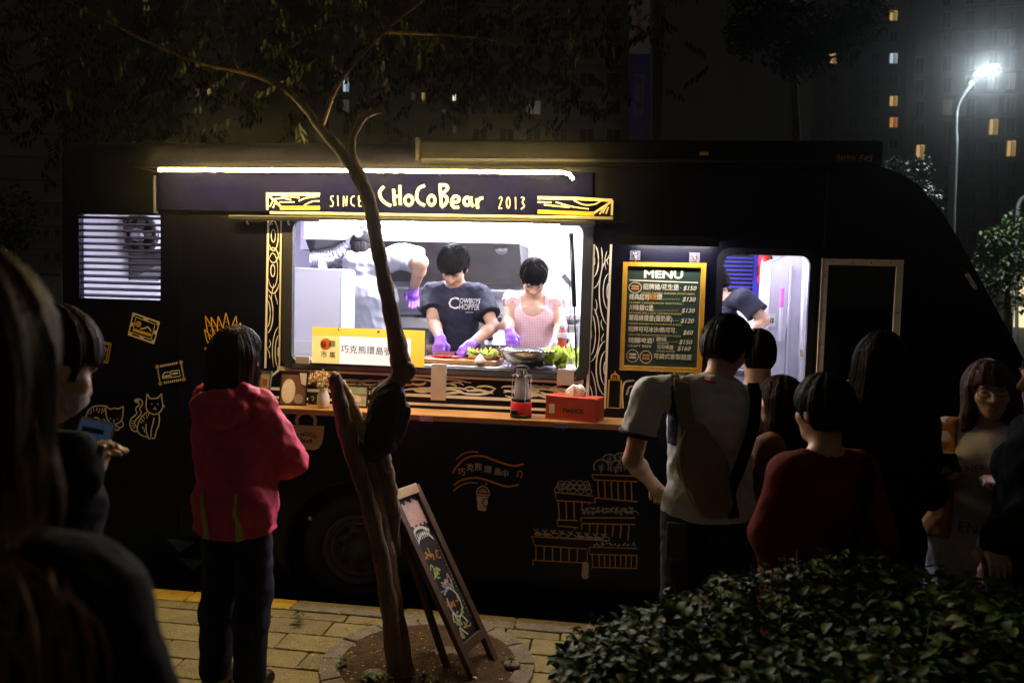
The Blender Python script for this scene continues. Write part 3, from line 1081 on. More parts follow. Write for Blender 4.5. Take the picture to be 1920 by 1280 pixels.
    def strands(s, style, mat, n=240, vol=.02, length=0.0, seed=1, w=.0011):
        """loose hair lying over the hair's surface: it breaks up the outline"""
        q = random.Random(seed)
        k, hp = s.k, s.hp
        m = MB()
        for i in range(n):
            ph = q.uniform(0, 2 * math.pi)
            fr = math.sin(ph)
            lift = q.uniform(.000, .007) + (.006 if q.random() < .06 else 0)
            R0 = (.073 + vol + lift, .092 + vol + lift, .086 + vol + lift)
            t0 = q.uniform(.05, .9)
            if style == 'short':
                tm = rad(78 if fr > .35 else (100 if fr > -.3 else 122)) + q.uniform(-.2, .1)
            else:
                tm = rad(74) if fr > .6 else rad(100)
            pts = []
            tw = q.uniform(-.35, .35)
            for j in range(7):
                t = t0 + (tm - t0) * j / 6
                a = ph + tw * j / 6
                pts.append(hp(R0[0] * math.sin(t) * math.cos(a), -.014 + R0[1] * math.sin(t) * math.sin(a), .030 + R0[2] * math.cos(t)))
            if style == 'bob' and fr <= .6:
                e = pts[-1]
                L = (.10 + length + q.uniform(-.03, .012)) * k
                for j in range(1, 4):
                    pts.append(e + np.array((q.uniform(-.003, .003), q.uniform(-.003, .003), -L * j / 3)))
            m.tube(pts, [w * 1.0] * (len(pts) - 2) + [w * .8, w * .3], 3, caps=False)
        return tag(m.build('hair_strands', mat, s.o, smooth=True), kind='stuff')
    def face(s, lip=(.40, .13, .11), brow=(.02, .015, .012), eyes=True):
        """eyes, brows and lips as thin pieces on the head"""
        k, hp, R = s.k, s.hp, s.R
        Rm = Matrix(R.tolist())
        for q in (-1, 1):
            MB().ell(hp(q * .030, .0775, .004), Vector((.014, .006, .0026)) * k, 10, 6, Rm).build('eye', M('eye_dark', (.02, .014, .012), .15, vary=0), s.o, smooth=True)
            MB().tube([hp(q * .046, .070, .024), hp(q * .032, .0855, .030), hp(q * .014, .089, .026)], [.0022 * k, .0036 * k, .003 * k], 6).build('eyebrow', M('brow', brow, .7), s.o, smooth=True)
        MB().tube([hp(-.022, .0765, -.0650), hp(-.010, .0868, -.0635), hp(0, .0882, -.0650), hp(.010, .0868, -.0635), hp(.022, .0765, -.0650)], [.002 * k, .0042 * k, .0046 * k, .0042 * k, .002 * k], 6).build('lips', M('lips', lip, .4), s.o, smooth=True)
def foot(px, py, y, floor=0.0):
    """where a person stands whose head top is seen at (px, py) and who is y metres off: location and height"""
    p = D(px, py, y)
    return Vector((p.x, p.y, floor)), p.z - floor

def joint(loc, facing, H, p):
    """a world point in the person's own frame, at the standard height"""
    q = Matrix.Rotation(-rad(facing), 3, 'Z') @ (Vector(p) - Vector(loc))
    return tuple(q * (1.7 / H))
def DV(px, py, v):
    u, z = T(px, py, v)
    return TW(u, v, z)
# ------------------------------------------------------------------ the people
NAVYT = cloth('navy_cotton', (.018, .019, .032), .25)
JEAN = cloth('dark_trousers', (.020, .018, .030), .3)
BLACKC = M('black_cotton', (.006, .006, .007), .9, vary=.3, scale=14, bump=.25, bscale=260, spec=.06)
GLOVE = M('purple_nitrile', (.30, .12, .62), .4, vary=.08)
def bag_pad(name, P, pts, w, th, mat):
    """a strap: a flat band along points of the person's frame"""
    m = MB()
    Q = crom([Vector(p) * P.k for p in pts], 5)
    for i in range(len(Q) - 1):
        m.bar(Q[i], Q[i + 1] + (Q[i + 1] - Q[i]) * .08, w * P.k, th * P.k, up=(0, -1, 0.05))
    return m.build(name, mat, P.o, bevel=.002)

# woman in the pink jacket
loc, H = foot(444, 624, 3.52)
fc = -20
jl = lambda px, py, y: joint(loc, fc, H, D(px, py, y))
P = Person('woman in a hot pink hooded jacket with lime panels waiting at the wooden shelf', loc, fc, H, dict(elR=jl(543, 862, 3.60), wrR=jl(492, 800, 3.82), elL=jl(398, 880, 3.56), wrL=jl(440, 850, 3.80)), head=(6, -18, 0), female=True, build=.93, group='customers around the truck')
PINK = cloth('pink_jacket', (.62, .065, .12), .12, 10, .65, .12)
jk = dict(t=.033, hem=.775, sleeve=1.95, amp=.017, seed=4, f=13, name='jacket', neckcut=.062, k=.035)
P.tee(PINK, **jk)
LIME = cloth('lime_panel', (.42, .45, .03), .1)
for x0, w, top in ((-.040, .021, 1.02), (.118, .016, 1.00)):
    kk = P.k
    P.tee(LIME, t=.043, h=.005, hem=.771, sleeve=.1, amp=.017, seed=4, f=13, name='side_panel', neckcut=.062, k=.035, arms=False,
          cuts=(lambda X, Y, Zz, x0=x0, w=w, top=top: np.abs(X - x0 * kk) - w * kk * np.clip((top * kk - Zz) / (.25 * kk), -1, 1), lambda X, Y, Zz: Y + .02))
hd = Blob(.03)
hd.ell(np.array((0, -.125, 1.365)) * P.k, np.array((.150, .055, .095)) * P.k)
hd.cone(np.array((-.13, -.02, 1.42)) * P.k, np.array((-.06, -.14, 1.33)) * P.k, .038, .04)
hd.cone(np.array((.13, -.02, 1.42)) * P.k, np.array((.06, -.14, 1.33)) * P.k, .038, .04)
hd.cone(np.array((-.11, -.06, 1.43)) * P.k, np.array((.11, -.06, 1.43)) * P.k, .045, .045)
hd.cone(np.array((-.11, -.09, 1.33)) * P.k, np.array((.11, -.09, 1.33)) * P.k, .028, .028)
hd.wr = folds(.012, 20, 9)
P.child('hood', hd.mesh('hood', .008), PINK)
P.pants(JEAN, .014, .004, 5, wide=.012)
BOB = M('bob_hair', (.022, .0115, .0065), .42, vary=.5, scale=60, stretch=(1, 1, .1), bump=.5, bscale=130, spec=.08)
P.hair('bob', BOB, 3, .005, .022, .035)
P.strands('bob', BOB, 420, .022, .07, 3)

# man with the sling bag
loc, H = foot(1342, 606, 3.35)
H += .03
fc = -6
jl = lambda px, py, y: joint(loc, fc, H, D(px, py, y))
P = Person('man in a pale grey tee with navy trim wearing an olive sling bag', loc, fc, H, dict(head=(.055, .055, 1.565), elL=jl(1186, 862, 3.34), wrL=jl(1222, 905, 3.58), elR=jl(1392, 865, 3.36), wrR=jl(1375, 910, 3.58), shL=jl(1216, 738, 3.34), shR=jl(1366, 742, 3.36), neck=(.02, -.01, 1.435)), head=(26, -32, 4), build=.98, h=.007, group='customers around the truck')
GREYT = cloth('pale_grey_cotton', (.50, .53, .55), .07)
P.tee(GREYT, t=.020, hem=.885, sleeve=.62, amp=.0105, seed=12, f=15, k=.03)
kk = P.k
for q, sg in (('L', -1), ('R', 1)):
    a, e = P.J['sh' + q], P.J['el' + q]
    c = Blob(.005)
    c.cone(a + (e - a) * .56, a + (e - a) * .64, .0835 * kk, .0845 * kk, 0, flat=True)
    c.cut(lambda X, Y, Zz, a=a, e=e: -(((X - a[0]) * (e - a)[0] + (Y - a[1]) * (e - a)[1] + (Zz - a[2]) * (e - a)[2]) / np.linalg.norm(e - a) - .57 * np.linalg.norm(e - a)))
    P.child('sleeve_trim', c.mesh('sleeve_trim', .007), NAVYT)
P.tee(NAVYT, t=.0225, hem=.9, sleeve=.3, amp=.0105, seed=12, f=15, k=.03, arms=False, name='side_stripe', cuts=(lambda X, Y, Zz: np.abs(X + .158 * kk) - .022, lambda X, Y, Zz: Y - .01, lambda X, Y, Zz: 1.17 * kk - Zz))
P.pants(JEAN, .018, .0035, 8)
P.hair('short', HAIRB, 5, .005, .024, fringe=True)
P.strands('short', HAIRB, 320, .024, 0, 5)
P.face()
cl = MB().tube(crom([Vector((math.cos(rad(a)) * .066, -.012 + math.sin(rad(a)) * .062, 1.452 + .012 * math.sin(rad(a)))) * kk for a in range(195, 346, 25)], 3), .0065, 6)
cl.build('collar_piping', cloth('red_piping', (.45, .02, .02)), P.o)
OLIVE = M('olive_canvas', (.17, .145, .075), .8, vary=.15, scale=10, bump=.3, bscale=200)
bagp = MB()
sb = Blob(.05)
sb.cone(np.array((-.085, -.155, 1.24)) * kk, np.array((-.05, -.16, 1.12)) * kk, .050 * kk, .082 * kk, .05, sq=(1.1, .62, 1))
sb.cone(np.array((-.05, -.16, 1.12)) * kk, np.array((.0, -.155, .98)) * kk, .082 * kk, .070 * kk, .05, sq=(1.1, .62, 1))
sb.wr = folds(.003, 14, 2)
me = sb.mesh('sling_bag', .007)
me.materials.append(OLIVE)
sling = empty('sling_bag')
sling.location = P.o.location
sling.rotation_euler = P.o.rotation_euler
tag(sling, 'olive canvas sling bag worn on the back of the grey tee', 'bag')
sbo = link('bag_body', me, sling)
class _Q: pass
q_ = _Q(); q_.k = P.k; q_.o = sling
bag_pad('strap', q_, [(-.13, -.02, 1.462), (-.135, -.09, 1.430), (-.13, -.138, 1.36), (-.110, -.160, 1.27), (-.09, -.175, 1.2)], .062, .010, OLIVE)
bag_pad('lower_strap', q_, [(.150, -.04, 1.438), (.152, -.10, 1.38), (.135, -.15, 1.27), (.09, -.165, 1.12), (.06, -.16, 1.02), (.08, -.15, .92)], .045, .008, BLACKC)
zp = MB().tube(crom([Vector(p) * kk for p in ((-.125, -.185, 1.26), (-.145, -.187, 1.17), (-.120, -.187, 1.05), (-.075, -.187, .96), (-.05, -.187, .93))], 4), .004, 5)
zp.build('zip', M('zip_brass', (.5, .42, .25), .4, .8), sling)
ph = MB()
ph.box(-.175 * kk, -.098 * kk, -.145 * kk, -.128 * kk, .735 * kk, .885 * kk)
pho = ph.build('pocket_phone', M('phone_slate', (.05, .052, .06), .35), None, bevel=.006)
pho.location = P.o.location
pho.rotation_euler = P.o.rotation_euler
tag(pho, 'dark phone sticking out of the back pocket beside the sling bag', 'phone')

# short haired man next to the door
loc, H = foot(1424, 622, 3.72)
P = Person('man with cropped hair in a dark olive shirt facing the open truck door', loc, -4, H, None, head=(8, -6, 0), build=1.05, group='customers around the truck', neckr=.06)
P.tee(cloth('olive_shirt', (.075, .07, .055), .2), t=.02, hem=.85, sleeve=.7, amp=.006, seed=22, neckcut=.07)
P.pants(BLACKC)
P.hair('short', HAIRB, 9, .005, .008, fringe=False)

# brown haired woman between them
loc, H = foot(1466, 712, 3.5)
fc = 48
jl = lambda px, py, y: joint(loc, fc, H, D(px, py, y))
P = Person('long haired woman in a tan jacket with a wristwatch, looking aside', loc, fc, H, dict(elL=jl(1398, 900, 3.5), wrL=jl(1374, 985, 3.42), elR=jl(1500, 900, 3.6), wrR=jl(1480, 960, 3.7)), head=(4, 10, 0), female=True, hands=((0, -.1, -1), ''), group='customers around the truck', h=.007)
P.tee(cloth('tan_jacket', (.20, .10, .045), .2), t=.02, hem=.80, sleeve=1.35, amp=.006, seed=31, name='jacket', neckcut=.06)
J = P.J
sv = Blob(.01)
e, w = J['elL'], J['wrL']
sv.cone(e + (w - e) * .25, e + (w - e) * .85, .052, .044, flat=True)
sv.wr = folds(.005, 30, 3)
P.child('sleeve', sv.mesh('sleeve', .006), cloth('white_sleeve', (.5, .47, .42)))
wt = MB().tube([tuple(w + (w - e) / np.linalg.norm(w - e) * .0), tuple(w + (w - e) / np.linalg.norm(w - e) * .014)], .033, 12)
wt.build('wristwatch', M('watch_gold', (.6, .42, .2), .3, .8), P.o)
P.pants(cloth('blue_jeans', (.03, .05, .14), .2))
P.hair('long', M('dark_brown_hair', (.020, .010, .007), .55, vary=.5, scale=60, stretch=(1, 1, .1), bump=.5, bscale=130, spec=.05), 6, .006, .018)
P.face()

# woman in the red cardigan
loc, H = foot(1548, 712, 2.62)
fc = 14
jl = lambda px, py, y: joint(loc, fc, H, D(px, py, y))
P = Person('woman with her hair in a bun wearing a red cardigan behind the hedge', loc, fc, H, dict(elL=jl(1446, 1000, 2.6), wrL=jl(1466, 1110, 2.72), elR=jl(1640, 1010, 2.6), wrR=jl(1640, 1110, 2.7)), head=(6, 12, 0), female=True, build=.94, group='customers around the truck')
REDK = cloth('red_knit', (.13, .007, .006), .15, 30, .9, .4)
P.tee(REDK, t=.024, hem=.66, sleeve=1.9, amp=.006, seed=41, name='cardigan', f=14, neckcut=.075)
P.pants(BLACKC)
P.hair('bun', HAIRB, 8, .005, .018, .02)
bag_pad('shoulder_strap', P, [(.13, -.02, 1.44), (.12, -.11, 1.40), (.05, -.17, 1.25), (-.06, -.19, 1.05)], .035, .008, BLACKC)

# tall figure in black
loc, H = foot(1658, 628, 3.0)
P = Person('tall figure in a black hooded top standing before the pale cab window frame', loc, -15, H, dict(elR=(.19, .04, 1.12), wrR=(.08, .24, 1.12)), head=(10, -20, 0), female=True, build=.88, group='customers around the truck')
P.tee(BLACKC, t=.02, hem=.78, sleeve=1.9, amp=.006, seed=51, name='hooded_top')
P.pants(BLACKC)
P.hair('long', HAIRB, 10, .006, .010)

# woman with glasses
loc, H = foot(1858, 682, 3.2)
fc = 150
jl = lambda px, py, y: joint(loc, fc, H, D(px, py, y))
P = Person('woman with glasses in a white printed tee and rust cardigan holding a phone', loc, fc, H, dict(elR=jl(1782, 880, 3.22), wrR=jl(1795, 882, 2.96), elL=jl(1915, 900, 3.25), wrL=jl(1850, 905, 2.98)), head=(4, 10, 6), female=True, build=1.08, hands=((-.6, .6, .2), (.8, .6, .1)), group='customers around the truck', h=.007)
WT = cloth('white_print_tee', (.62, .58, .62), .06, 20)
P.tee(WT, t=.022, hem=.62, sleeve=.3, amp=.006, seed=61, f=16, name='long_tee')
RUST = cloth('rust_cardigan', (.30, .12, .03), .2)
P.tee(RUST, t=.030, hem=.95, sleeve=1.5, amp=.006, seed=63, name='cardigan', cuts=(lambda X, Y, Zz: np.where(Y > -.02, .105 * P.k - np.abs(X), -1.0),))
P.pants(cloth('pale_skirt', (.42, .38, .45), .1), bottom=.1)
P.hair('long', HAIRBR, 11, .006, .014, .02)
P.face()
k, hp = P.k, P.hp
gl = MB()
for q in (-1, 1):
    c = hp(q * .033, .088, .002)
    ring = [Vector(c) + Vector((P.R @ np.array((math.cos(t) * .026, 0, math.sin(t) * .019))).tolist()) * k for t in [i * math.pi / 8 for i in range(16)]]
    gl.tube(ring, .0018, 5, closed=True)
    gl.tube([hp(q * .058, .085, .008), hp(q * .076, .01, .008)], .0018, 5)
gl.tube([hp(-.008, .094, .004), hp(.008, .094, .004)], .0018, 5)
gl.build('glasses', BLACK, P.o)
# print on the tee, set on the chest curve
def chest(x, z, off=.0):
    yb = .128 * P.b + .022 + .012
    y = math.sqrt(max(.0, 1 - (x / .215) ** 2)) * yb
    return (x * k, (y + .012) * k + off, z * k)
for txt, zc, sz, arc in (('ENERGIZE', 1.275, .040, .05), ('ENZO', 1.02, .062, 0)):
    vs, fs = text_mesh(txt, sz)
    pr_ = MB()._add([Vector(chest(-v.x, zc + v.y - arc * (v.x / .1) ** 2 * .5, .03 if zc > 1.2 else .0)) for v in vs], fs)
    po = pr_.build('print', M('violet_ink', (.12, .08, .35), .7), P.o)
    sw = po.modifiers.new('wrap', 'SHRINKWRAP')
    sw.target = [c for c in P.o.children if c.name.startswith('long_tee')][0]
    sw.wrap_method = 'PROJECT'
    sw.use_negative_direction = True
    sw.use_project_y = True
    sw.offset = .003
phone = MB().box(-.036, .036, -.004, .004, -.07, .07).build('phone', BLACK, None, bevel=.003)
phone.location = D(1778, 866, 2.93)
phone.rotation_euler = (rad(60), rad(70), rad(-30))
tag(phone, 'black phone in the hand of the woman with glasses', 'phone')

# woman cut off by the picture's edge
loc, H = foot(1984, 648, 2.7)
fc = 84
jl = lambda px, py, y: joint(loc, fc, H, D(px, py, y))
P = Person('woman in a black coat seen in profile, beside the woman with glasses', loc, fc, H, dict(elL=jl(1935, 985, 2.6), wrL=jl(1850, 1020, 2.72)), head=(4, 0, 0), female=True, build=1.08, hands=((-1, 0, -.2), ''), group='customers around the truck', h=.007)
P.tee(BLACKC, t=.022, hem=.55, sleeve=1.92, amp=.006, seed=71, name='coat')
P.pants(BLACKC)
P.hair('long', HAIRB, 12, .006, .012)
P.face()

# masked person with a phone
loc, H = foot(50, 578, 1.80)
fc = -30
jl = lambda px, py, y: joint(loc, fc, H, D(px, py, y))
P = Person('person in a face mask and dark top looking down at a lit phone', loc, fc, H, dict(head=(0, .05, 1.575), elR=jl(60, 990, 1.72), wrR=jl(150, 905, 1.80), elL=jl(120, 985, 2.0), wrL=jl(160, 900, 1.98)), head=(24, -4, 0), hands=((.5, .1, .8), (.4, 0, .9)), group='customers around the truck', h=.007)
P.tee(BLACKC, t=.022, hem=.8, sleeve=1.9, amp=.006, seed=81, name='dark_top')
P.pants(BLACKC)
P.hair('short', M('dim_brown_hair', (.018, .010, .006), .6, vary=.5, scale=60, stretch=(1, 1, .1), bump=.5, bscale=130, spec=.03), 13, .005, .02)
P.face()
mk = Blob(.02)
k = P.k
mk.ell(P.hp(0, .046, -.055), np.array((.060, .058, .056)) * k, .02, P.R)
mk.cone(P.hp(0, .09, -.02), P.hp(0, .098, -.05), .012, .016, .02)
mk.wr = folds(.003, 40, 4)
h0, Rr = P.J['head'], P.R
mk.cut(lambda X, Y, Zz: (lambda L: np.maximum(.022 - L[..., 1] / k, -.108 - L[..., 2] / k) * k)(np.stack([X - h0[0], Y - h0[1], Zz - h0[2]], -1) @ Rr))
P.child('face_mask', mk.mesh('face_mask', .005), cloth('mask_fabric', (.42, .33, .34), .06))
for q in (-1, 1):
    el_ = MB().tube(crom([P.hp(q * .05, .06, -.03), P.hp(q * .068, .03, -.01), P.hp(q * .083, -.015, .015)], 4), .0018, 4)
    el_.tube(crom([P.hp(q * .05, .055, -.085), P.hp(q * .066, .02, -.06), P.hp(q * .083, -.02, -.03)], 4), .0018, 4)
    el_.build('ear_loop', cloth('loop_elastic', (.5, .5, .5)), P.o)
pe = empty('smartphone', D(166, 842, 1.86))
pe.rotation_euler = (rad(-24), rad(14), rad(16))
MB().box(-.040, .040, 0, .009, -.075, .075).build('phone_case', M('case_gold', (.30, .20, .12), .35, .4), pe, bevel=.006, seg=3)
MB().box(-.036, .036, -.0022, -.0006, -.069, .069).build('screen', M('phone_screen', (.01, .012, .015), .1, vary=0, emit=(.10, .20, .34), es=.10), pe)
sl_ = MB()
for i, (a, b, z) in enumerate(((-.028, .02, .045), (-.03, .03, .02), (-.01, .03, -.01), (-.03, .0, -.035))):
    sl_.box(a, b, -.0036, -.0024, z - .006, z + .006)
sl_.build('screen_text', M('screen_dark', (.01, .012, .02), .2, vary=0), pe)
tag(pe, 'lit smartphone held by the person in a face mask', 'phone')

# foreground figure with long hair
loc, H = foot(-135, 490, .80)
P = Person('foreground figure with long brown hair filling the lower left corner', loc, -12, H, None, head=(8, 5, 0), female=True, build=1.12, group='customers around the truck')
P.tee(BLACKC, t=.03, hem=.7, sleeve=1.9, amp=.006, seed=91, name='dark_coat')
P.pants(BLACKC)
LH = M('backlit_brown_hair', (.034, .015, .005), .6, spec=.02, vary=.5, scale=50, stretch=(1, 1, .08), bump=.4, bscale=120)
P.hair('long', LH, 14, .006, .022, .1)
hs_ = MB()
k = P.k
rr = random.Random(5)
for i in range(170):
    a = rr.uniform(-.35, 1.25)
    b = rr.uniform(0, 1)
    p0 = P.hp(.088 * math.cos(a) , -.02 - .095 * math.sin(a), .03 - .05 * b)
    p1 = P.hp(.105 * math.cos(a) + .01, -.02 - .11 * math.sin(a), -.13)
    sx = rr.uniform(.06, .21)
    p2 = np.array((sx + .015, -.05 - .08 * rr.random(), 1.41 - .16 * max(0, sx - .1) + .02 * rr.random())) * k
    p3 = np.array((sx + rr.uniform(.01, .05), -.10 - .07 * rr.random(), 1.22 + rr.uniform(-.1, .06))) * k
    hs_.tube(crom([p0, p1, p2, p3], 6), [.0028] * 14 + [.002] * 4 + [.0007], 4, caps=False)
tag(hs_.build('hair_strands', M('edge_lit_strands', (.17, .085, .03), .6, vary=.5, scale=40, spec=.05), P.o, smooth=True), kind='stuff')  # edge light put into the strands: a paler copy of the hair colour

# ---- crew inside
def crew(px, py, v):
    u, z = T(px, py, v)
    p = TW(u, v, FZ)
    return Vector((p.x, p.y, FZ)), z - FZ
OUT = 180 - math.degrees(YAW)
loc, H = crew(856, 468, .70)
H += .05
fc = OUT
jv = lambda px, py, v: joint(loc, fc, H, DV(px, py, v))
P = Person('young man in a navy lettered tee chopping at the window', loc, fc, H, dict(head=(0, .075, 1.535), neck=(0, .015, 1.42), elR=jv(812, 602, .56), wrR=jv(826, 636, .36), elL=jv(925, 612, .56), wrL=jv(880, 648, .34)), head=(44, -4, 0), build=.98, group='crew inside the truck', h=.006, neckr=.05, hands=((.55, .5, -.55), (.0, .5, -.75)))
TEE = P.tee(NAVYT, t=.018, hem=.8, sleeve=.68, amp=.009, seed=101, f=15, cuff=.03)
P.hair('short', HAIRB, 15, .0045, .024)
P.strands('short', HAIRB, 420, .025, 0, 15)
P.face()
P.pants(BLACKC)
P.glove(GLOVE, 'R', (.0, .5, -.75))
P.glove(GLOVE, 'L', (.55, .5, -.55))
lt = MB()
k = P.k
c0_ = joint(loc, fc, H, DV(873, 570, .55))
for txt, dx, dz, sz, bd in (('C', .080, .0, .105, .002), ('OWBOYS', -.022, .018, .046, .002), ('HOPPER', -.022, -.020, .052, .002), ('CHICAGO', -.02, -.052, .014, 0)):
    vs, fs = text_mesh(txt, sz, width=(None if txt == 'C' else (.13 if txt != 'CHICAGO' else .05)))
    lt._add([Vector(((c0_[0] + dx) - v.x, .30, c0_[2] + dz + v.y)) * k for v in vs], fs)
lo_ = lt.build('shirt_lettering', cloth('white_print', (.75, .72, .68)), P.o)
sw = lo_.modifiers.new('wrap', 'SHRINKWRAP')
sw.target = TEE
sw.wrap_method = 'PROJECT'
sw.use_negative_direction = True
sw.use_positive_direction = False
sw.use_project_y = True
sw.offset = .003

loc, H = crew(1003, 486, .72)
H += .045
fc = OUT + 3
jv = lambda px, py, v: joint(loc, fc, H, DV(px, py, v))
P = Person('young woman in a pink gingham dress leaning over the steel bowl', loc, fc, H, dict(head=(.0, .075, 1.53), neck=(0, .015, 1.42), elR=jv(952, 606, .60), wrR=jv(956, 622, .46), elL=jv(1052, 610, .62), wrL=jv(1040, 650, .42)), head=(48, 2, 0), female=True, hands=((.4, .6, -.6), (-.2, .6, -.6)), group='crew inside the truck', h=.006, neckr=.045, bust=.35)
ging = M('pink_gingham', (.7, .3, .3), .8, vary=.0001)
nt = ging.node_tree
b_ = nt.nodes['Principled BSDF']
tc = [n for n in nt.nodes if n.type == 'TEX_COORD'][0]
cols = []
for ax in 'XZ':
    wv = nt.nodes.new('ShaderNodeTexWave')
    wv.bands_direction = ax
    wv.inputs['Scale'].default_value = 30
    wv.inputs['Distortion'].default_value = .3
    nt.links.new(tc.outputs['Object'], wv.inputs['Vector'])
    gt = nt.nodes.new('ShaderNodeMath')
    gt.operation = 'GREATER_THAN'
    gt.inputs[1].default_value = .5
    nt.links.new(wv.outputs['Fac'], gt.inputs[0])
    cols.append(gt)
ad = nt.nodes.new('ShaderNodeMath')
nt.links.new(cols[0].outputs[0], ad.inputs[0])
nt.links.new(cols[1].outputs[0], ad.inputs[1])
hv_ = nt.nodes.new('ShaderNodeMath')
hv_.operation = 'MULTIPLY'
hv_.inputs[1].default_value = .5
nt.links.new(ad.outputs[0], hv_.inputs[0])
rp = nt.nodes.new('ShaderNodeValToRGB')
rp.color_ramp.elements[0].color = (.80, .68, .64, 1)
rp.color_ramp.elements[1].color = (.66, .26, .26, 1)
nt.links.new(hv_.outputs[0], rp.inputs['Fac'])
nt.links.new(rp.outputs['Color'], b_.inputs['Base Color'])
k = P.k
nk = P.J['neck']
P.tee(ging, t=.014, hem=.55, sleeve=.1, amp=.006, seed=111, f=18, name='gingham_dress', neckcut=.068, cuts=(lambda X, Y, Zz: np.where(Y > 0, .068 * k - np.sqrt((X * .9) ** 2 + (np.maximum(0, Zz - (nk[2] - .06 * k)) * .5 + np.maximum(0, (nk[2] - .06 * k) - Zz) * .9) ** 2), -1.0),))
for q, sg in (('L', -1), ('R', 1)):
    a = P.J['sh' + q]
    rb = Blob(.01)
    for i in range(7):
        t = i / 6
        rb.ell(a + np.array((sg * (.028 + .012 * math.sin(i * 2)), -.06 + .12 * t, .045 - .10 * abs(t - .5))) * k, np.array((.024, .016, .038)) * k)
    rb.wr = folds(.004, 50, 5)
    P.child('ruffle', rb.mesh('ruffle', .006), ging)
P.hair('bun', HAIRB, 16, .0045, .014, .0)
P.strands('bun', HAIRB, 260, .014, 0, 16)
P.face()
P.glove(GLOVE, 'R', (-.2, .6, -.6))
P.glove(GLOVE, 'L', (.4, .6, -.6))

loc, H = crew(690, 432, 1.15)
fc = -math.degrees(YAW) - 6
jv = lambda px, py, v: joint(loc, fc, H, DV(px, py, v))
P = Person('cook in a white tee and black cap with his back to the window', loc, fc, H, dict(shR=jv(762, 480, 1.14), elR=jv(790, 492, 1.05), wrR=jv(776, 540, 1.30), shL=jv(664, 492, 1.14), elL=jv(660, 588, 1.12), wrL=jv(690, 600, 1.40), head=(-.05, .05, 1.565), chest=(.01, .0, 1.26)), head=(14, 14, 0), build=1.14, group='crew inside the truck', h=.007, hands=((.3, .8, -.3), (-.1, .3, -1)))
P.tee(cloth('white_cotton', (.30, .30, .33), .05), t=.026, hem=.86, sleeve=.62, amp=.011, seed=121, f=15, k=.04)
P.pants(JEAN)
P.hair('short', HAIRB, 17, .006, .010)
P.glove(GLOVE, 'R', (-.1, .3, -1))
P.glove(GLOVE, 'L', (.3, .8, -.3))
cp_ = Blob(.01)
k = P.k
cp_.ell(P.hp(0, -.012, .045), np.array((.093, .112, .085)) * k, .01, P.R)
h0, Rr = P.J['head'], P.R
cp_.cut(lambda X, Y, Zz: (lambda L: (.035 - L[..., 2] / k) * k)(np.stack([X - h0[0], Y - h0[1], Zz - h0[2]], -1) @ Rr))
cp_.cone(P.hp(0, .09, .045), P.hp(0, .165, .03), .055 * k, .05 * k, .01, sq=(1.3, 1, .16))
P.child('cap', cp_.mesh('cap', .006), BLACKC)
bd = MB().lathe([(.0, -.004), (.030, -.003), (.032, 0)], (0, 0, 0), 18, 'y', cap=False)
bo = bd.build('cap_badge', cloth('badge', (.5, .5, .52)), P.o)
bo.location = P.hp(-.02, -.128, .085)

loc, H = crew(1356, 492, .95)
fc = 62
jv = lambda px, py, v: joint(loc, fc, H, DV(px, py, v))
P = Person('crew member in a navy tee bending inside the open doorway', loc, fc, H, dict(head=(0, .07, 1.56), shR=jv(1395, 560, .86), elR=jv(1432, 600, .80), wrR=jv(1392, 640, .75), shL=jv(1352, 555, 1.2), elL=jv(1340, 610, 1.2), wrL=jv(1352, 650, .95)), head=(30, 4, 0), group='crew inside the truck', h=.007)
P.tee(NAVYT, t=.02, hem=.8, sleeve=.7, amp=.006, seed=131, f=16)
P.pants(BLACKC)
P.hair('short', HAIRB, 18, .0055, .014)
P.face()
def sheet(name, col):
    m_ = M(name, col, .5, vary=.05)
    nt_ = m_.node_tree
    b_ = nt_.nodes['Principled BSDF']
    tr = nt_.nodes.new('ShaderNodeBsdfTranslucent')
    tr.inputs['Color'].default_value = (*col, 1)
    mx = nt_.nodes.new('ShaderNodeMixShader')
    mx.inputs[0].default_value = .5
    out = [q for q in nt_.nodes if q.type == 'OUTPUT_MATERIAL'][0]
    nt_.links.new(b_.outputs[0], mx.inputs[1])
    nt_.links.new(tr.outputs[0], mx.inputs[2])
    nt_.links.new(mx.outputs[0], out.inputs['Surface'])
    return m_
# ------------------------------------------------------------------ equipment inside the truck
def at_truck(name, u, v, z, rz=0.0):
    p = TW(u, v, z)
    return empty(name, p, -YAW + rz)
# tall white refrigerator by the window
f0, f1 = U(532, 560, .56), U(636, 560, .56)
fzt = Z(600, 503, .56)
fr_ = at_truck('refrigerator', (f0 + f1) / 2, .75, FZ)
w_ = (f1 - f0) / 2
MB().box(-w_, w_, -.17, .12, 0, fzt - FZ).build('cabinet', WHITE, fr_, bevel=.008)
MB().box(-w_ + .005, w_ - .004, -.195, -.173, .06, fzt - FZ - .14 - .36).build('door', WHITE, fr_, bevel=.006)
MB().box(w_ - .05, w_ - .035, -.22, -.196, .5, .72).build('handle', STEEL, fr_, bevel=.004)
MB().box(w_ + .001, w_ + .008, -.165, .11, .02, fzt - FZ - .01).build('side_seal', M('pale_blue_seal', (.45, .58, .72), .5), fr_)
tag(fr_, 'white refrigerator behind the orange placard', 'refrigerator')
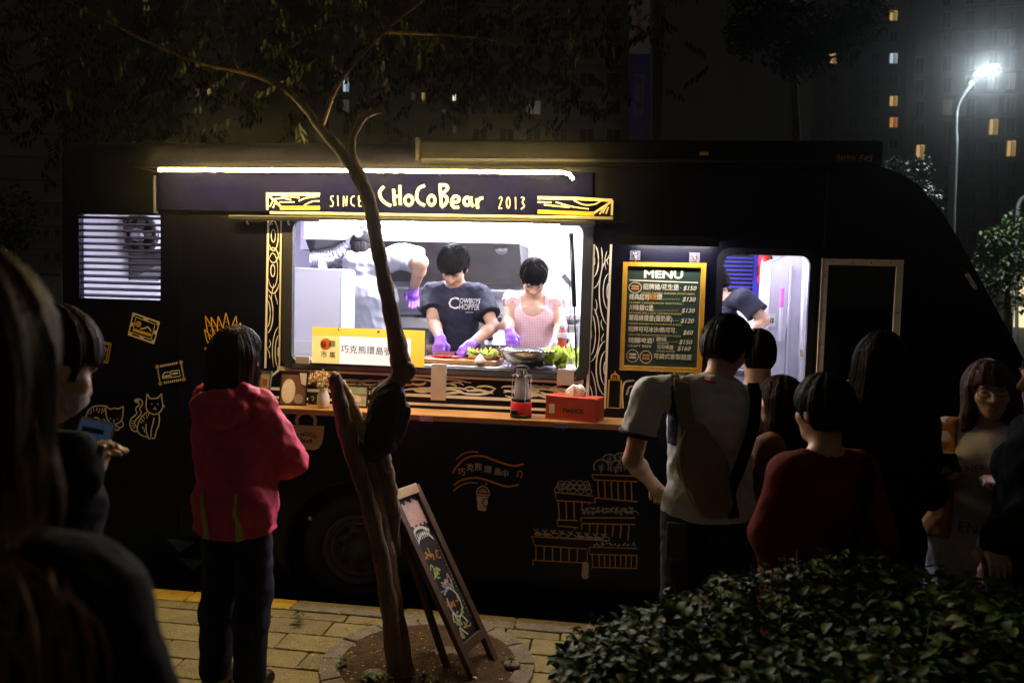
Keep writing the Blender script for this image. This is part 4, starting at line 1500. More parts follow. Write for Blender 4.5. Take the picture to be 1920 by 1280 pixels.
# wall cabinets and duct
for a, b, zt, zb_ in ((560, 612, 424, 470), (614, 668, 424, 474)):
    wc = at_truck('wall_cabinet', (U(a, 450, 1.55) + U(b, 450, 1.55)) / 2, 1.75, 0)
    w_ = (U(b, 450, 1.55) - U(a, 450, 1.55)) / 2 - .004
    z0_, z1_ = Z(a, zb_, 1.55), Z(a, zt, 1.55) + .05
    MB().box(-w_, w_, -.18, .15, z0_, z1_).build('cabinet', WHITE, wc, bevel=.006)
    MB().box(-w_ + .01, w_ - .01, -.196, -.182, z0_ + .01, z1_ - .01).build('door', WHITE, wc, bevel=.004)
    tag(wc, 'white wall cabinet %s the silver flexible duct' % ('in the corner beyond' if a == 560 else 'directly above'), 'cabinet')
dp = crom([(U(px, py, 1.3), v, Z(px, py, 1.3)) for px, py, v in ((584, 488, 1.35), (610, 486, 1.33), (640, 478, 1.3), (668, 456, 1.3), (692, 430, 1.3), (702, 410, 1.3))], 9)
tp('flexible_duct', MB().tube(dp, [.084 if i % 2 else .070 for i in range(len(dp))], 20), M('duct_foil', (.72, .72, .76), .28, 1.0, vary=.06, bump=.2, bscale=60))
tp('duct_clamp', MB().box(U(597, 500, 1.2), U(608, 500, 1.2), 1.2, 1.27, Z(600, 505, 1.2), Z(600, 488, 1.2)), WHITE)
# stove
s0, s1 = U(715, 640, 1.40), U(1083, 640, 1.40)
szt = Z(900, 604, 1.40)
st = at_truck('gas_stove', 0, 0, 0)
MB().box(s0, s1, 1.42, 1.88, FZ, szt).build('body', DSTEEL, st, bevel=.006)
MB().box(s0, U(845, 640, 1.4), 1.385, 1.418, Z(800, 616, 1.4), Z(800, 596, 1.4)).build('steel_apron', STEEL, st, bevel=.004)
cpz0, cpz1 = Z(1000, 650, 1.38), Z(1000, 622, 1.38)
MB().box(U(908, 640, 1.38), U(1080, 640, 1.38), 1.385, 1.418, cpz0, cpz1).build('control_panel', M('panel_white', (.62, .62, .68), .35), st, bevel=.004)
for px in (918, 958, 1010, 1060):
    MB().lathe([(.026, 1.384), (.024, 1.36), (.0, 1.358)], (U(px, 641, 1.37), 0, (cpz0 + cpz1) / 2), 16, 'y').build('knob', BLACK, st, smooth=True)
for px in (760, 860, 960, 1050):
    u = U(px, 600, 1.6)
    for k in range(4):
        a = k * math.pi / 4
        MB().bar((u - .11 * math.cos(a), 1.62 - .11 * math.sin(a), szt + .022), (u + .11 * math.cos(a), 1.62 + .11 * math.sin(a), szt + .022), .012, .02).build('grate_bar', BLACK, st)
    MB().lathe([(.12, 0), (.12, .03), (.11, .03), (.11, 0)], (u, 1.62, szt + .001), 20).build('grate_ring', BLACK, st)
tag(st, 'dark gas stove with white control panel along the back wall', 'stove')
MB()
hpz = szt + .034
pn = at_truck('wok', U(812, 590, 1.6), 1.6, hpz + .0)
MB().lathe([(.05, .0), (.11, .03), (.14, .07), (.135, .07), (.10, .035), (.0, .008)], n=24).build('pan', DSTEEL, pn, smooth=True)
MB().tube([(.13, -.02, .06), (.28, -.10, .09)], .011, 8).build('handle', WOOD, pn)
tag(pn, 'steel wok with wooden handle on the stove behind the chopping man', 'wok')
# backsplash ledge
tp('back_ledge', MB().box(HU0 - .5, HU1 + .45, 1.80, 1.925, Z(860, 585, 1.85) - .03, Z(860, 585, 1.85)), STEEL)
# cleaver on the wall
cv = at_truck('cleaver', U(1047, 505, 1.9), 1.905, Z(1047, 505, 1.9))
mt = Matrix.Rotation(rad(50), 4, 'Y')
MB().box(-.15, .06, -.004, .004, -.05, .045, mt).build('blade', M('blade_steel', (.7, .7, .74), .3, .6), cv, bevel=.001)
MB().box(.061, .19, -.012, .008, -.01, .022, mt).build('handle', BLACK, cv, bevel=.004)
tag(cv, 'cleaver hanging on the white wall behind the gingham dress', 'cleaver')
# louvre opening with its slats
lu0, lu1, lz0, lz1 = U(148, 480), U(301, 480), Z(224, 561), Z(224, 402)
NS = 13
for i in range(NS):
    z = lz0 + (lz1 - lz0) * (i + .5) / NS
    o = MB().box(lu0 + .002, lu1 - .002, -.016, .016, -.0035, .0035).build('louvre_slat', M('slat_navy', (.035, .03, .10), .4, vary=.2), TRUCK)
    o.location = (0, .022, z)
    o.rotation_euler = (rad(24), 0, 0)
# fan behind the louvre
fan = at_truck('exhaust_fan', U(258, 440, .55), .55, Z(258, 440, .55))
MB().lathe([(.125, 0), (.14, -.02), (.145, .03), (.12, .05), (.118, 0)], n=28, axis='y', cap=False).build('ring', DSTEEL, fan, smooth=True)
MB().lathe([(.119, .035), (.0, .036)], n=28, axis='y', cap=False).build('back_plate', BLACK, fan)
MB().lathe([(.05, .02), (.045, -.02), (.03, -.03), (.0, -.031)], n=20, axis='y').build('hub', STEEL, fan, smooth=True)
for k in range(5):
    a = 2 * math.pi * k / 5
    MB().box(.04, .112, -.003, .003, -.028, .028, Matrix.Rotation(a, 4, 'Y') @ Matrix.Rotation(rad(30), 4, 'X')).build('fan_blade', DSTEEL, fan)
tag(fan, 'round dark exhaust fan behind the slatted opening', 'fan')
fb = at_truck('blower_housing', 0, 0, 0)
pts = [T(188, 472, .6), T(305, 468, .6), T(305, 492, .6), T(212, 540, .6), T(190, 545, .6)][::-1]
MB().plate(pts, [], .6, .95).build('housing', DSTEEL, fb, bevel=.006)
for px, py in ((192, 546), (213, 541)):
    MB().box(U(px - 5, py, .58), U(px + 5, py, .58), .57, .596, Z(px, py + 6, .58), Z(px, py - 12, .58)).build('mounting_foot', BLACK, fb)
tag(fb, 'wedge shaped dark blower housing under the exhaust fan', 'blower')
tp('corner_column', MB().box(U(150, 440, .85), U(203, 440, .85), .85, .95, Z(170, 470, .85), CZ - .005), WHITE)
# behind the door: blue louvre panel, extinguisher, locker, broom
bp_ = at_truck('blue_louvre_panel', 0, 0, 0)
b0, b1, bz1, bz0 = U(1352, 520, 1.86), U(1424, 520, 1.86), Z(1400, 468, 1.86), Z(1400, 562, 1.86)
MB().plate([(b0 - .25, bz0), (b1, bz0), (b1, bz1), (b0 - .25, bz1)], [[(b0 - .2, bz0 + .05), (b1 - .045, bz0 + .05), (b1 - .045, bz1 - .04), (b0 - .2, bz1 - .04)]], 1.86, 1.9).build('frame', BLUEP, bp_)
for i in range(9):
    z = bz0 + .06 + i * (bz1 - bz0 - .1) / 9
    MB().box(b0 - .198, b1 - .047, 1.872, 1.898, z, z + .014).build('slat', BLUEP, bp_)
MB().box(b0 - .199, b1 - .046, 1.900, 1.904, bz0 + .051, bz1 - .041).build('backing', BLACK, bp_)
tag(bp_, 'deep blue slatted vent panel seen through the doorway', 'vent panel')
fe = at_truck('fire_extinguisher', U(1433, 500, 1.7), 1.7, Z(1433, 532, 1.7))
REDP = M('red_enamel', (.55, .02, .02), .3, vary=.08)
MB().lathe([(.0, 0), (.045, .004), (.048, .02), (.048, .20), (.035, .235), (.016, .245), (.014, .26)], n=20).build('cylinder_body', REDP, fe, smooth=True)
MB().box(-.014, .014, -.05, .03, .262, .285).build('valve', BLACK, fe, bevel=.004)
MB().tube(crom([(.0, -.05, .27), (.04, -.06, .2), (.055, -.04, .1)], 5), .008, 6).build('hose', BLACK, fe)
MB().box(-.055, -.049, -.02, .02, .06, .14).build('bracket', BLACK, fe)
tag(fe, 'red fire extinguisher hanging beside the blue slatted vent', 'extinguisher')
lk = at_truck('locker', 0, 0, 0)
l0, l1 = U(1443, 600, .95), U(1506, 600, .95)
lzt = Z(1475, 490, .95)
LAV = M('pale_lavender_moulding', (.55, .53, .60), .4, vary=.06)
ap = [(l0, FZ), (l1 + .1, FZ), (l1 + .1, lzt)] + [(l0 + (l1 + .1 - l0) * (1 - t), lzt + .05 * math.sin(math.pi * t)) for t in (.2, .4, .6, .8)] + [(l0, lzt)]
MB().plate(ap, [], .98, 1.4).build('shell', LAV, lk, bevel=.006)
MB().box(l0 + .12, l0 + .135, .955, .978, FZ, lzt - .02).build('rib', LAV, lk, bevel=.004)
MB().box(l1 - .02, l1 + .03, .90, .978, FZ, lzt + .06).build('pillar', WHITE, lk, bevel=.008)
MB().box(l1 - .022, l1 - .008, .885, .898, Z(1500, 668, .9), Z(1500, 655, .9)).build('latch', M('brass', (.5, .35, .12), .35, .9), lk)
MB().box(l0 + .001, l0 + .11, .955, .978, Z(1470, 640, .95), Z(1470, 620, .95)).build('shelf_lip', LAV, lk)
tag(lk, 'pale moulded locker inside the doorway', 'locker')
br = at_truck('brush', U(1463, 600, .90), .90, Z(1463, 640, .9))
MB().tube([(0, 0, 0), (.002, 0, .23)], .012, 10).build('stem', WHITE, br)
MB().tube([(.002, 0, .231), (.004, 0, .36)], .014, 10).build('grip', M('pink_plastic', (.75, .16, .55), .4), br)
tag(br, 'long brush with pink handle leaning in the locker', 'brush')
nt2 = at_truck('notice', U(1445, 600, .97), .962, Z(1445, 600, .97))
MB().box(-.03, .03, 0, .002, -.045, .045).build('paper', M('paper', (.75, .75, .74), .8), nt2)
nm = MB()
for i in range(3):
    nm.box(-.02 + .014 * i, -.01 + .014 * i, -.002, -.0005, -.02, .015)
nm.build('printed_blocks', BLACK, nt2)
tag(nt2, 'white paper notice with black print on the locker', 'notice')
rd = MB().tube([T(1470, 640, .85)[:1] + (.85, T(1470, 640, .85)[1]), T(1482, 555, .85)[:1] + (.85, T(1482, 555, .85)[1])], .004, 6)
tp('door_stay', rd, STEEL)
# coffee gear near the doorway man
kt = at_truck('steel_pot', U(1385, 668, .6), .6, Z(1385, 690, .6))
MB().lathe([(.0, 0), (.05, 0), (.052, .09), (.05, .092), (.046, .01), (.0, .01)], n=20).build('pot', STEEL, kt, smooth=True)
MB().tube(crom([(.05, 0, .08), (.085, 0, .07), (.08, 0, .02), (.052, 0, .015)], 5), .006, 6).build('handle', STEEL, kt)
tag(kt, 'small steel pot below the hands of the doorway crew member', 'pot')
tp('side_counter', MB().box(U(1340, 690, .6), U(1412, 690, .6), .45, .8, Z(1385, 690, .6) - .04, Z(1385, 690, .6) - .001), STEEL)
tp('side_counter_leg', MB().box(U(1345, 690, .6), U(1408, 690, .6), .5, .78, FZ, Z(1385, 690, .6) - .041), LAV)

# ------------------------------------------------------------------ on the prep counter
pc = lambda px, v: U(px, 680, v)
cb = at_truck('cutting_board', (pc(792, .28) + pc(938, .28)) / 2, .29, pz)
w_ = (pc(938, .28) - pc(792, .28)) / 2
MB().box(-w_, w_, -.13, .13, .001, .030).build('board', WOOD, cb, bevel=.004)
tag(cb, 'wooden cutting board under the purple gloved hands', 'cutting board')
kn = at_truck('kitchen_knife', pc(838, .28), .27, pz + .034, rad(35))
MB().box(-.09, .05, -.002, .002, .0, .035).build('blade', STEEL, kn)
MB().box(.051, .13, -.009, .009, .012, .034).build('handle', BLACK, kn, bevel=.004)
tag(kn, 'kitchen knife held over red tomato slices', 'knife')
TOM = M('tomato', (.55, .03, .02), .3, vary=.15)
for i, (px, v) in enumerate(((820, .24), (833, .22), (846, .25), (855, .22))):
    o = MB().lathe([(.0, 0), (.026, .002), (.030, .010), (.026, .018), (.0, .018)], n=14).build('tomato_slice', TOM, None, smooth=True)
    o.location = TW(pc(px, v), v, pz + .031)
    o.rotation_euler = (RND.uniform(-.1, .1), .1, i)
    tag(o, ('tomato slice at the board end nearest the squeeze bottle', 'tomato slice touching the knife tip', 'tomato slice between the two gloved hands', 'tomato slice against the fingers of the steadying hand')[i], 'tomato', 'tomato slices')
def leaf_grid(n=7, r=.05, curl=.5, ruff=.25, seed=0):
    q = random.Random(seed)
    m = MB()
    vs, fs = [], []
    for i in range(n + 1):
        for k in range(12):
            t = 2 * math.pi * k / 12
            rr = r * i / n * (1 + .15 * math.sin(3 * t + seed))
            vs.append((rr * math.cos(t), rr * math.sin(t) * .8, curl * rr * rr / r + ruff * rr * (i / n) ** 2 * math.sin(t * 5 + seed * 2.1) + q.uniform(-.004, .004)))
    for i in range(n):
        for k in range(12):
            fs.append((i * 12 + k, i * 12 + (k + 1) % 12, (i + 1) * 12 + (k + 1) % 12, (i + 1) * 12 + k))
    m._add(vs, fs)
    return m
LET = sheet('lettuce', (.56, .68, .12))
LETD = M('dark_greens', (.05, .14, .025), .45, vary=.3)
let = at_truck('lettuce', pc(1052, .14), .15, pz)
for i in range(17):
    o = leaf_grid(7, RND.uniform(.045, .065), .7, .42, i).build('leaf', LET, let, smooth=True)
    o.location = (RND.uniform(-.11, .10), RND.uniform(-.05, .06), .03 + RND.uniform(0, .05))
    o.rotation_euler = (RND.uniform(-.5, 1.3), RND.uniform(-.9, .9), RND.uniform(0, 6))
for i in range(3):
    o = leaf_grid(6, .04, .6, .3, 40 + i).build('leaf', LETD, let, smooth=True)
    o.location = (-.13 + RND.uniform(-.04, .03), RND.uniform(-.05, .04), .03)
    o.rotation_euler = (RND.uniform(-.5, 1.3), RND.uniform(-.9, .9), RND.uniform(0, 6))
tag(let, 'heap of bright green lettuce leaves beside the steel bowl', 'lettuce')
bz = Z(985, 655, .17) - pz
bw = at_truck('mixing_bowl', pc(988, .17), .18, pz)
R_ = .192
MB().lathe([(.0, .002), (.06, .002), (.10, .018), (.155, bz * .5), (.182, bz * .85), (R_, bz), (R_ + .008, bz + .002), (R_ - .004, bz + .004), (.176, bz * .85), (.148, bz * .5), (.09, .03), (.0, .012)], n=40, cap=False).build('bowl', M('bowl_steel', (.62, .60, .56), .16, 1.0, vary=.05), bw, smooth=True)
tag(bw, 'large stainless mixing bowl on the sill', 'bowl')
kb = at_truck('ketchup_bottle', pc(1052, .26), .27, pz)
kh = Z(1052, 604, .27) - pz
MB().lathe([(.0, .001), (.033, .003), (.036, .02), (.034, kh * .42), (.026, kh * .55), (.033, kh * .66), (.028, kh * .78), (.015, kh * .85), (.014, kh * .86)], n=20).build('bottle', M('ketchup', (.50, .06, .025), .2, vary=.1, coat=.3), kb, smooth=True)
MB().lathe([(.019, kh * .862), (.020, kh * .9), (.018, kh), (.0, kh)], n=18).build('cap', WHITE, kb, smooth=True)
MB().lathe([(.0345, kh * .66), (.0345, kh * .72), (.030, kh * .78)], n=20, cap=False).build('label', M('bottle_label', (.75, .70, .68), .4), kb)
tag(kb, 'red sauce bottle with white cap standing in the lettuce', 'bottle')
yb = at_truck('mayonnaise_bottle', pc(782, .2), .22, pz)
yh = Z(782, 622, .22) - pz
MB().lathe([(.0, .001), (.038, .003), (.040, .02), (.040, yh * .68), (.030, yh * .8), (.02, yh * .82)], n=20).build('bottle', M('mayo', (.72, .58, .22), .35), yb, smooth=True)
MB().lathe([(.021, yh * .822), (.019, yh * .88), (.006, yh), (.0, yh)], n=14).build('nozzle', WHITE, yb, smooth=True)
MB().lathe([(.0408, yh * .3), (.0408, yh * .6)], n=20, cap=False).build('label', M('mayo_label', (.75, .70, .62), .5), yb)
tag(yb, 'yellow squeeze bottle with pale nozzle behind the placard end', 'bottle')
gb = at_truck('glass_bowl', pc(812, .36), .46, pz)
MB().lathe([(.0, .001), (.04, .002), (.062, .05), (.072, .10), (.069, .10), (.058, .05), (.0, .008)], n=24, cap=False).build('bowl', M('tinted_glass', (.75, .55, .4), .08, vary=0, trans=.75), gb, smooth=True)
MB().lathe([(.0, .009), (.05, .012), (.057, .05), (.0, .06)], n=20, cap=False).build('red_filling', M('salsa', (.45, .10, .04), .4, vary=.3, scale=40), gb, smooth=True)
tag(gb, 'small glass bowl of red filling left of the chopping board', 'bowl')
pt = at_truck('dip_cup', pc(776, .10), .11, pz)
MB().lathe([(.0, .001), (.028, .002), (.036, .07), (.034, .07), (.026, .008), (.0, .008)], n=20, cap=False).build('cup', M('clear_cup', (.7, .6, .55), .1, vary=0, trans=.6), pt, smooth=True)
MB().lathe([(.0, .009), (.026, .01), (.030, .045), (.0, .047)], n=16, cap=False).build('sauce', M('dark_sauce', (.20, .06, .03), .3), pt)
tag(pt, 'clear cup of dark sauce on the sill next to the trunk', 'cup')
BUN = M('bun', (.48, .26, .10), .6, vary=.2)
for i, (px, v) in enumerate(((890, .26), (912, .24), (926, .28))):
    bnn = at_truck('burger_half', pc(px, v), v, pz + .031)
    MB().lathe([(.0, .0), (.036, .002), (.044, .012), (.042, .024), (.0, .026)], n=18).build('bun', BUN, bnn, smooth=True)
    for j in range(3):
        o = leaf_grid(5, .036, .4, .5, 60 + i * 3 + j).build('lettuce_leaf', LET, bnn, smooth=True)
        o.location = (RND.uniform(-.02, .02), RND.uniform(-.02, .02), .03 + .008 * j)
        o.rotation_euler = (RND.uniform(-.4, .4), RND.uniform(-.4, .4), j * 2)
    o = MB().lathe([(.0, 0), (.022, .001), (.022, .008), (.0, .008)], n=12).build('tomato', TOM, bnn)
    o.location = (.01, .02, .05)
    tag(bnn, ('burger half with lettuce nearest the chopping hands', 'middle burger half of the three on the board', 'burger half with lettuce touching the steel bowl')[i], 'burger', 'burgers on the board')
on = at_truck('onion', pc(900, .10), .095, pz)
MB().lathe([(.0, .0), (.022, .004), (.036, .022), (.034, .04), (.014, .062), (.004, .078), (.0, .08)], n=16).build('bulb', M('onion_skin', (.62, .50, .54), .35, vary=.2), on, smooth=True)
tag(on, 'pale onion on the sill in front of the burgers', 'onion')

# orange placard
plc = at_truck('placard', 0, 0, 0)
PV = -.03
p0, p1 = U(585, 645, PV), U(796, 660, PV)
pz0, pz1 = Z(690, 684, PV), Z(690, 616, PV)
ORG = M('orange_print', (.80, .42, .03), .5, vary=.06)
PAL = M('cream_print', (.80, .74, .55), .5, vary=.05)
ORG = sheet('orange_sheet', (.85, .46, .04))
PAL = sheet('cream_sheet', (.86, .80, .62))
ux = U(637, 650, PV)
zx = pz1 - .052
MB()._add([(p0, PV, zx), (p1, PV, zx), (p1, PV, pz1), (p0, PV, pz1)], [(0, 1, 2, 3)]).build('orange_band', ORG, plc)
MB()._add([(p0, PV, pz0), (ux, PV, pz0), (ux, PV, zx), (p0, PV, zx)], [(0, 1, 2, 3)]).build('orange_field', sheet('pale_orange_sheet', (.86, .58, .16)), plc)
uy = U(770, 660, PV)
MB()._add([(ux, PV, pz0), (uy, PV, pz0), (uy, PV, zx), (ux, PV, zx)], [(0, 1, 2, 3)]).build('white_field', PAL, plc)
MB()._add([(uy, PV, pz0), (p1, PV, pz0), (p1, PV, zx), (uy, PV, zx)], [(0, 1, 2, 3)]).build('orange_end', ORG, plc)
MB().box(p0 - .002, p1 + .002, PV + .001, PV + .012, pz0 - .006, pz0 - .001).build('foot_strip', BLACK, plc)
cc = T(611, 645, PV)
MB().lathe([(.036, PV - .0035), (.0, PV - .0036)], (cc[0], 0, cc[1]), 24, 'y', cap=False).build('red_disc', sheet('disc_red', (.70, .20, .05)), plc)
INK = M('black_ink', (.012, .010, .010), .6, vary=0)
for txt, px, py, s in (('有', 607, 646, .042), ('趣', 624, 645, .042), ('市', 608, 665, .042), ('集', 624, 666, .042)):
    m = MB()
    c = T(px, py, PV)
    put_text(m, txt, lambda x, y: (c[0] + x, PV - .005, c[1] + y), s, bold=.0006)
    m.build('character', INK, plc)
for i, txt in enumerate('巧克熊環島號'):
    m = MB()
    c = T(647 + i * 16.2, 655 + i * .9, PV)
    put_text(m, txt, lambda x, y: (c[0] + x, PV - .005, c[1] + y), .052, bold=.0004)
    m.build('character', INK, plc)
for px, py in ((636, 617), (710, 622)):
    c = T(px, py, PV)
    MB().lathe([(.008, PV - .001), (.007, PV - .006), (.0, PV - .0065)], (c[0], 0, c[1]), 12, 'y', cap=False).build('screw', CHROME, plc)
tag(plc, 'orange placard with black characters on the window sill', 'placard')

# ------------------------------------------------------------------ on the outside shelf
def on_shelf(name, px, v, rz=0.0):
    return at_truck(name, U(px, 760, v), v, zs, rz)
def photo(name, px, v, w, h, rz, tilt, label, strokes, frame_mat):
    e = on_shelf(name, px, v, rz)
    mt = Matrix.Rotation(rad(-tilt), 4, 'X')
    MB().plate([(-w / 2, 0), (w / 2, 0), (w / 2, h), (-w / 2, h)], [[(-w / 2 + .007, .007), (w / 2 - .007, .007), (w / 2 - .007, h - .007), (-w / 2 + .007, h - .007)]], -.006, .006, lambda u, v, z: mt @ Vector((u, v, z))).build('frame', frame_mat, e)
    MB().box(-w / 2 + .006, w / 2 - .006, -.001, .004, .006, h - .006, mt).build('photo_print', strokes[0], e)
    for i, (pts, m) in enumerate(strokes[1:]):
        q = MB().poly(pts, -.0025 - .0012 * i)
        q.v = [tuple(mt @ Vector(p)) for p in q.v]
        q.build('photo_shape', m, e)
    MB().bar(mt @ Vector((0, .008, h * .55)), Vector((0, .10 * h / .2, .002)), .02, .003).build('stand', BLACK, e)
    tag(e, label, 'picture frame', 'framed pictures on the shelf')
    return e
def oval(cx, cz, a, b, n=18, ph=0):
    return [(cx + a * math.cos(2 * math.pi * i / n + ph), cz + b * math.sin(2 * math.pi * i / n + ph)) for i in range(n)]
MC = lambda n, c: M(n, c, .35, vary=.15, scale=25, coat=.3)
photo('picture_frame', 548, -.14, .165, .205, rad(6), 14, 'framed brown photo of a pale round shape, left of the dried flowers', [MC('photo_brown', (.16, .07, .035)), (oval(-.03, .085, .042, .075), MC('photo_cream', (.72, .60, .44))), (oval(.035, .04, .028, .03), MC('photo_grey', (.30, .24, .22))), ([(.03, .2), (.074, .2), (.074, .12), (.045, .13)], MC('photo_pale', (.55, .45, .36)))], BLACK)
photo('picture_frame', 664, -.10, .165, .135, rad(-4), 12, 'framed pale photo of a van under trees, right of the flowers', [MC('photo_mint', (.42, .42, .33)), ([(-.05, .03), (.04, .03), (.04, .06), (.02, .075), (-.05, .075)], MC('photo_van', (.62, .58, .44))), ([(-.07, .08), (.07, .08), (.07, .125), (-.07, .125)], MC('photo_leaf', (.30, .34, .22))), ([(-.07, .012), (.07, .012), (.07, .025), (-.07, .025)], MC('photo_sand', (.55, .45, .32)))], BLACK)
photo('picture_frame', 716, -.09, .15, .135, rad(2), 12, 'framed pale photo half hidden behind the wrapped tree trunk', [MC('photo_mint', (.42, .42, .33)), ([(-.05, .03), (.05, .03), (.05, .07), (-.05, .07)], MC('photo_cream', (.72, .60, .44))), ([(-.06, .08), (.06, .08), (.06, .125), (-.06, .125)], MC('photo_leaf', (.30, .34, .22)))], BLACK)
photo('picture_frame', 492, -.12, .10, .20, rad(-22), 8, 'tall grey framed card beside the pink jacket shoulder', [MC('card_cream', (.60, .58, .48)), ([(-.03, .03), (.03, .03), (.03, .08), (-.03, .08)], MC('card_green', (.10, .22, .12))), ([(-.02, .11), (.02, .11), (.02, .15), (-.02, .15)], MC('card_red', (.5, .12, .08)))], M('grey_frame', (.10, .11, .11), .5))
mt_ = on_shelf('card_holder', 397, -.2)
MB().box(-.028, .028, -.006, .006, .0, .055).build('holder', WHITE, mt_, bevel=.006)
MB().box(-.020, .020, -.0085, -.0065, .015, .042).build('card', INK, mt_)
tag(mt_, 'small white card holder at the shelf end past the pink jacket', 'card holder')
mg = on_shelf('coffee_tag', 586, -.07)
MB().box(-.028, .028, -.003, .003, .001, .07).build('card', BLACK, mg, bevel=.002)
MB().ribbon([(-.01, .045), (.005, .05), (.008, .035), (-.002, .025)], .005, -.0045).build('mark', CREAM, mg)
tag(mg, 'small black card with a white mark behind the flower vase', 'card')
va = on_shelf('flower_vase', 606, -.17)
MB().lathe([(.0, .001), (.030, .002), (.037, .02), (.036, .07), (.024, .098), (.022, .108), (.026, .115), (.021, .114), (.018, .09), (.0, .03)], n=24, cap=False).build('vase', M('white_ceramic', (.74, .70, .64), .3, vary=.05), va, smooth=True)
stm, flw, fl2 = MB(), MB(), MB()
rr = random.Random(3)
for i in range(46):
    a, t = rr.uniform(0, 6.28), rr.uniform(.15, 1.05)
    tip = Vector((math.cos(a) * math.sin(t) * .115, math.sin(a) * math.sin(t) * .09, .115 + math.cos(t) * .105 * rr.uniform(.5, 1)))
    stm.tube([(0, 0, .09), tip * .5 + Vector((0, 0, .05)), tip], .0012, 4)
    for j in range(9):
        d = Vector((rr.gauss(0, 1), rr.gauss(0, 1), rr.gauss(0, 1))).normalized()
        c = tip + d * rr.uniform(.004, .018)
        (flw if i % 3 else fl2).ell(c, (.0032, .0032, .0075), 5, 3, d.to_track_quat('Z', 'Y').to_matrix())
stm.build('stem', M('straw_stem', (.38, .27, .10), .7), va)
tag(flw.build('dried_florets', M('dried_petal', (.68, .52, .26), .8, vary=.25, scale=40), va), kind='stuff')
tag(fl2.build('dried_seed_heads', M('dried_petal_pink', (.60, .34, .22), .8, vary=.25, scale=40), va), kind='stuff')
MB().ell((-.005, -.04, .135), (.020, .016, .020)).build('round_bloom', M('bloom_cream', (.74, .62, .38), .8), va, smooth=True)
tag(va, 'white vase of dried straw flowers on the shelf', 'vase')
ln = on_shelf('camping_lantern', 977, -.165)
lh = Z(977, 688, -.165) - zs
MB().lathe([(.0, .001), (.044, .002), (.046, .012), (.046, .020)], n=28).build('foot', BLACK, ln, smooth=True)
smooth_by_angle(MB().lathe([(.044, .0205), (.044, .085), (.040, .092), (.0, .0925)], n=28).build('base', REDP, ln))
smooth_by_angle(MB().lathe([(.040, .093), (.040, .108), (.030, .112), (.0, .1125)], n=28).build('collar', BLACK, ln))
MB().lathe([(.026, .113), (.030, .125), (.030, .19), (.027, lh - .055)], n=28, cap=False).build('glass_globe', sheet('frosted_globe', (.80, .77, .76)), ln, smooth=True)
smooth_by_angle(MB().lathe([(.044, lh - .054), (.044, lh - .046), (.026, lh - .040), (.024, lh - .012), (.0, lh - .010)], n=28).build('top_cap', CHROME, ln))
for k in range(4):
    a = k * math.pi / 2 + .5
    MB().tube([(.042 * math.cos(a), .042 * math.sin(a), .095), (.042 * math.cos(a), .042 * math.sin(a), lh - .046)], .002, 6).build('guard_wire', CHROME, ln)
MB().tube(crom([(-.030, 0, lh - .03), (-.022, 0, lh + .004), (.022, 0, lh + .004), (.030, 0, lh - .03)], 5), .004, 6).build('carry_handle', BLACK, ln)
MB().box(-.046, -.02, -.047, -.030, .022, .05, Matrix.Rotation(.25, 4, 'Z')).build('dial', BLACK, ln, bevel=.003)
ln.scale = (1.38, 1.38, 1.0)
tag(ln, 'red camping lantern with frosted glass globe on the shelf', 'lantern')
tbx = on_shelf('tissue_box', 1078, -.145, rad(-16))
tl_, tw_, th_ = .152, .070, .135
REDB = M('container_red', (.55, .075, .035), .5, vary=.15, scale=20)
MB().box(-tl_, tl_, -tw_, tw_, .002, th_).build('box_shell', REDB, tbx, bevel=.002)
for i in range(24):
    x = -tl_ + .012 + i * (2 * tl_ - .024) / 23
    MB().box(x - .0028, x + .0028, -tw_ - .0032, -tw_ - .0004, .012, th_ - .010).build('rib', REDB, tbx)
for i in range(9):
    y = -tw_ + .010 + i * (2 * tw_ - .02) / 8
    MB().box(tl_ + .0004, tl_ + .003, y - .0028, y + .0028, .012, th_ - .010).build('end_rib', REDB, tbx)
for z0_, z1_ in ((.002, .010), (th_ - .008, th_)):
    MB().box(-tl_ - .002, tl_ + .0035, -tw_ - .0038, -tw_ - .0003, z0_, z1_).build('rail', REDB, tbx)
MB().plate(rrect(-.035, .035, -.012, .012, .01), [], th_ + .0005, th_ + .0025, lambda u, v, z: (u, z, v)).build('slot', BLACK, tbx)
MB().box(-tl_ + .022, -tl_ + .056, -tw_ - .0052, -tw_ - .0036, .035, .088).build('white_patch', M('patch_white', (.72, .70, .62), .5), tbx)
m = MB()
put_text(m, 'MAERSK', lambda x, y: (.020 + x, -tw_ - .0056, .058 + y), .034, bold=.0012, width=.125)
m.build('lettering', INK, tbx)
ts = Blob(.02)
for i in range(9):
    ts.ell((RND.uniform(-.028, .03), RND.uniform(-.008, .008), th_ + .010 + .035 * RND.random()), (.028, .014, .026))
ts.wr = folds(.006, 70, 8)
me = ts.mesh('tissue', .004)
me.materials.append(M('tissue_paper', (.80, .78, .76), .9, vary=.02))
link('tissue', me, tbx)
tag(tbx, 'red shipping container tissue box with white tissue on the shelf', 'tissue box')

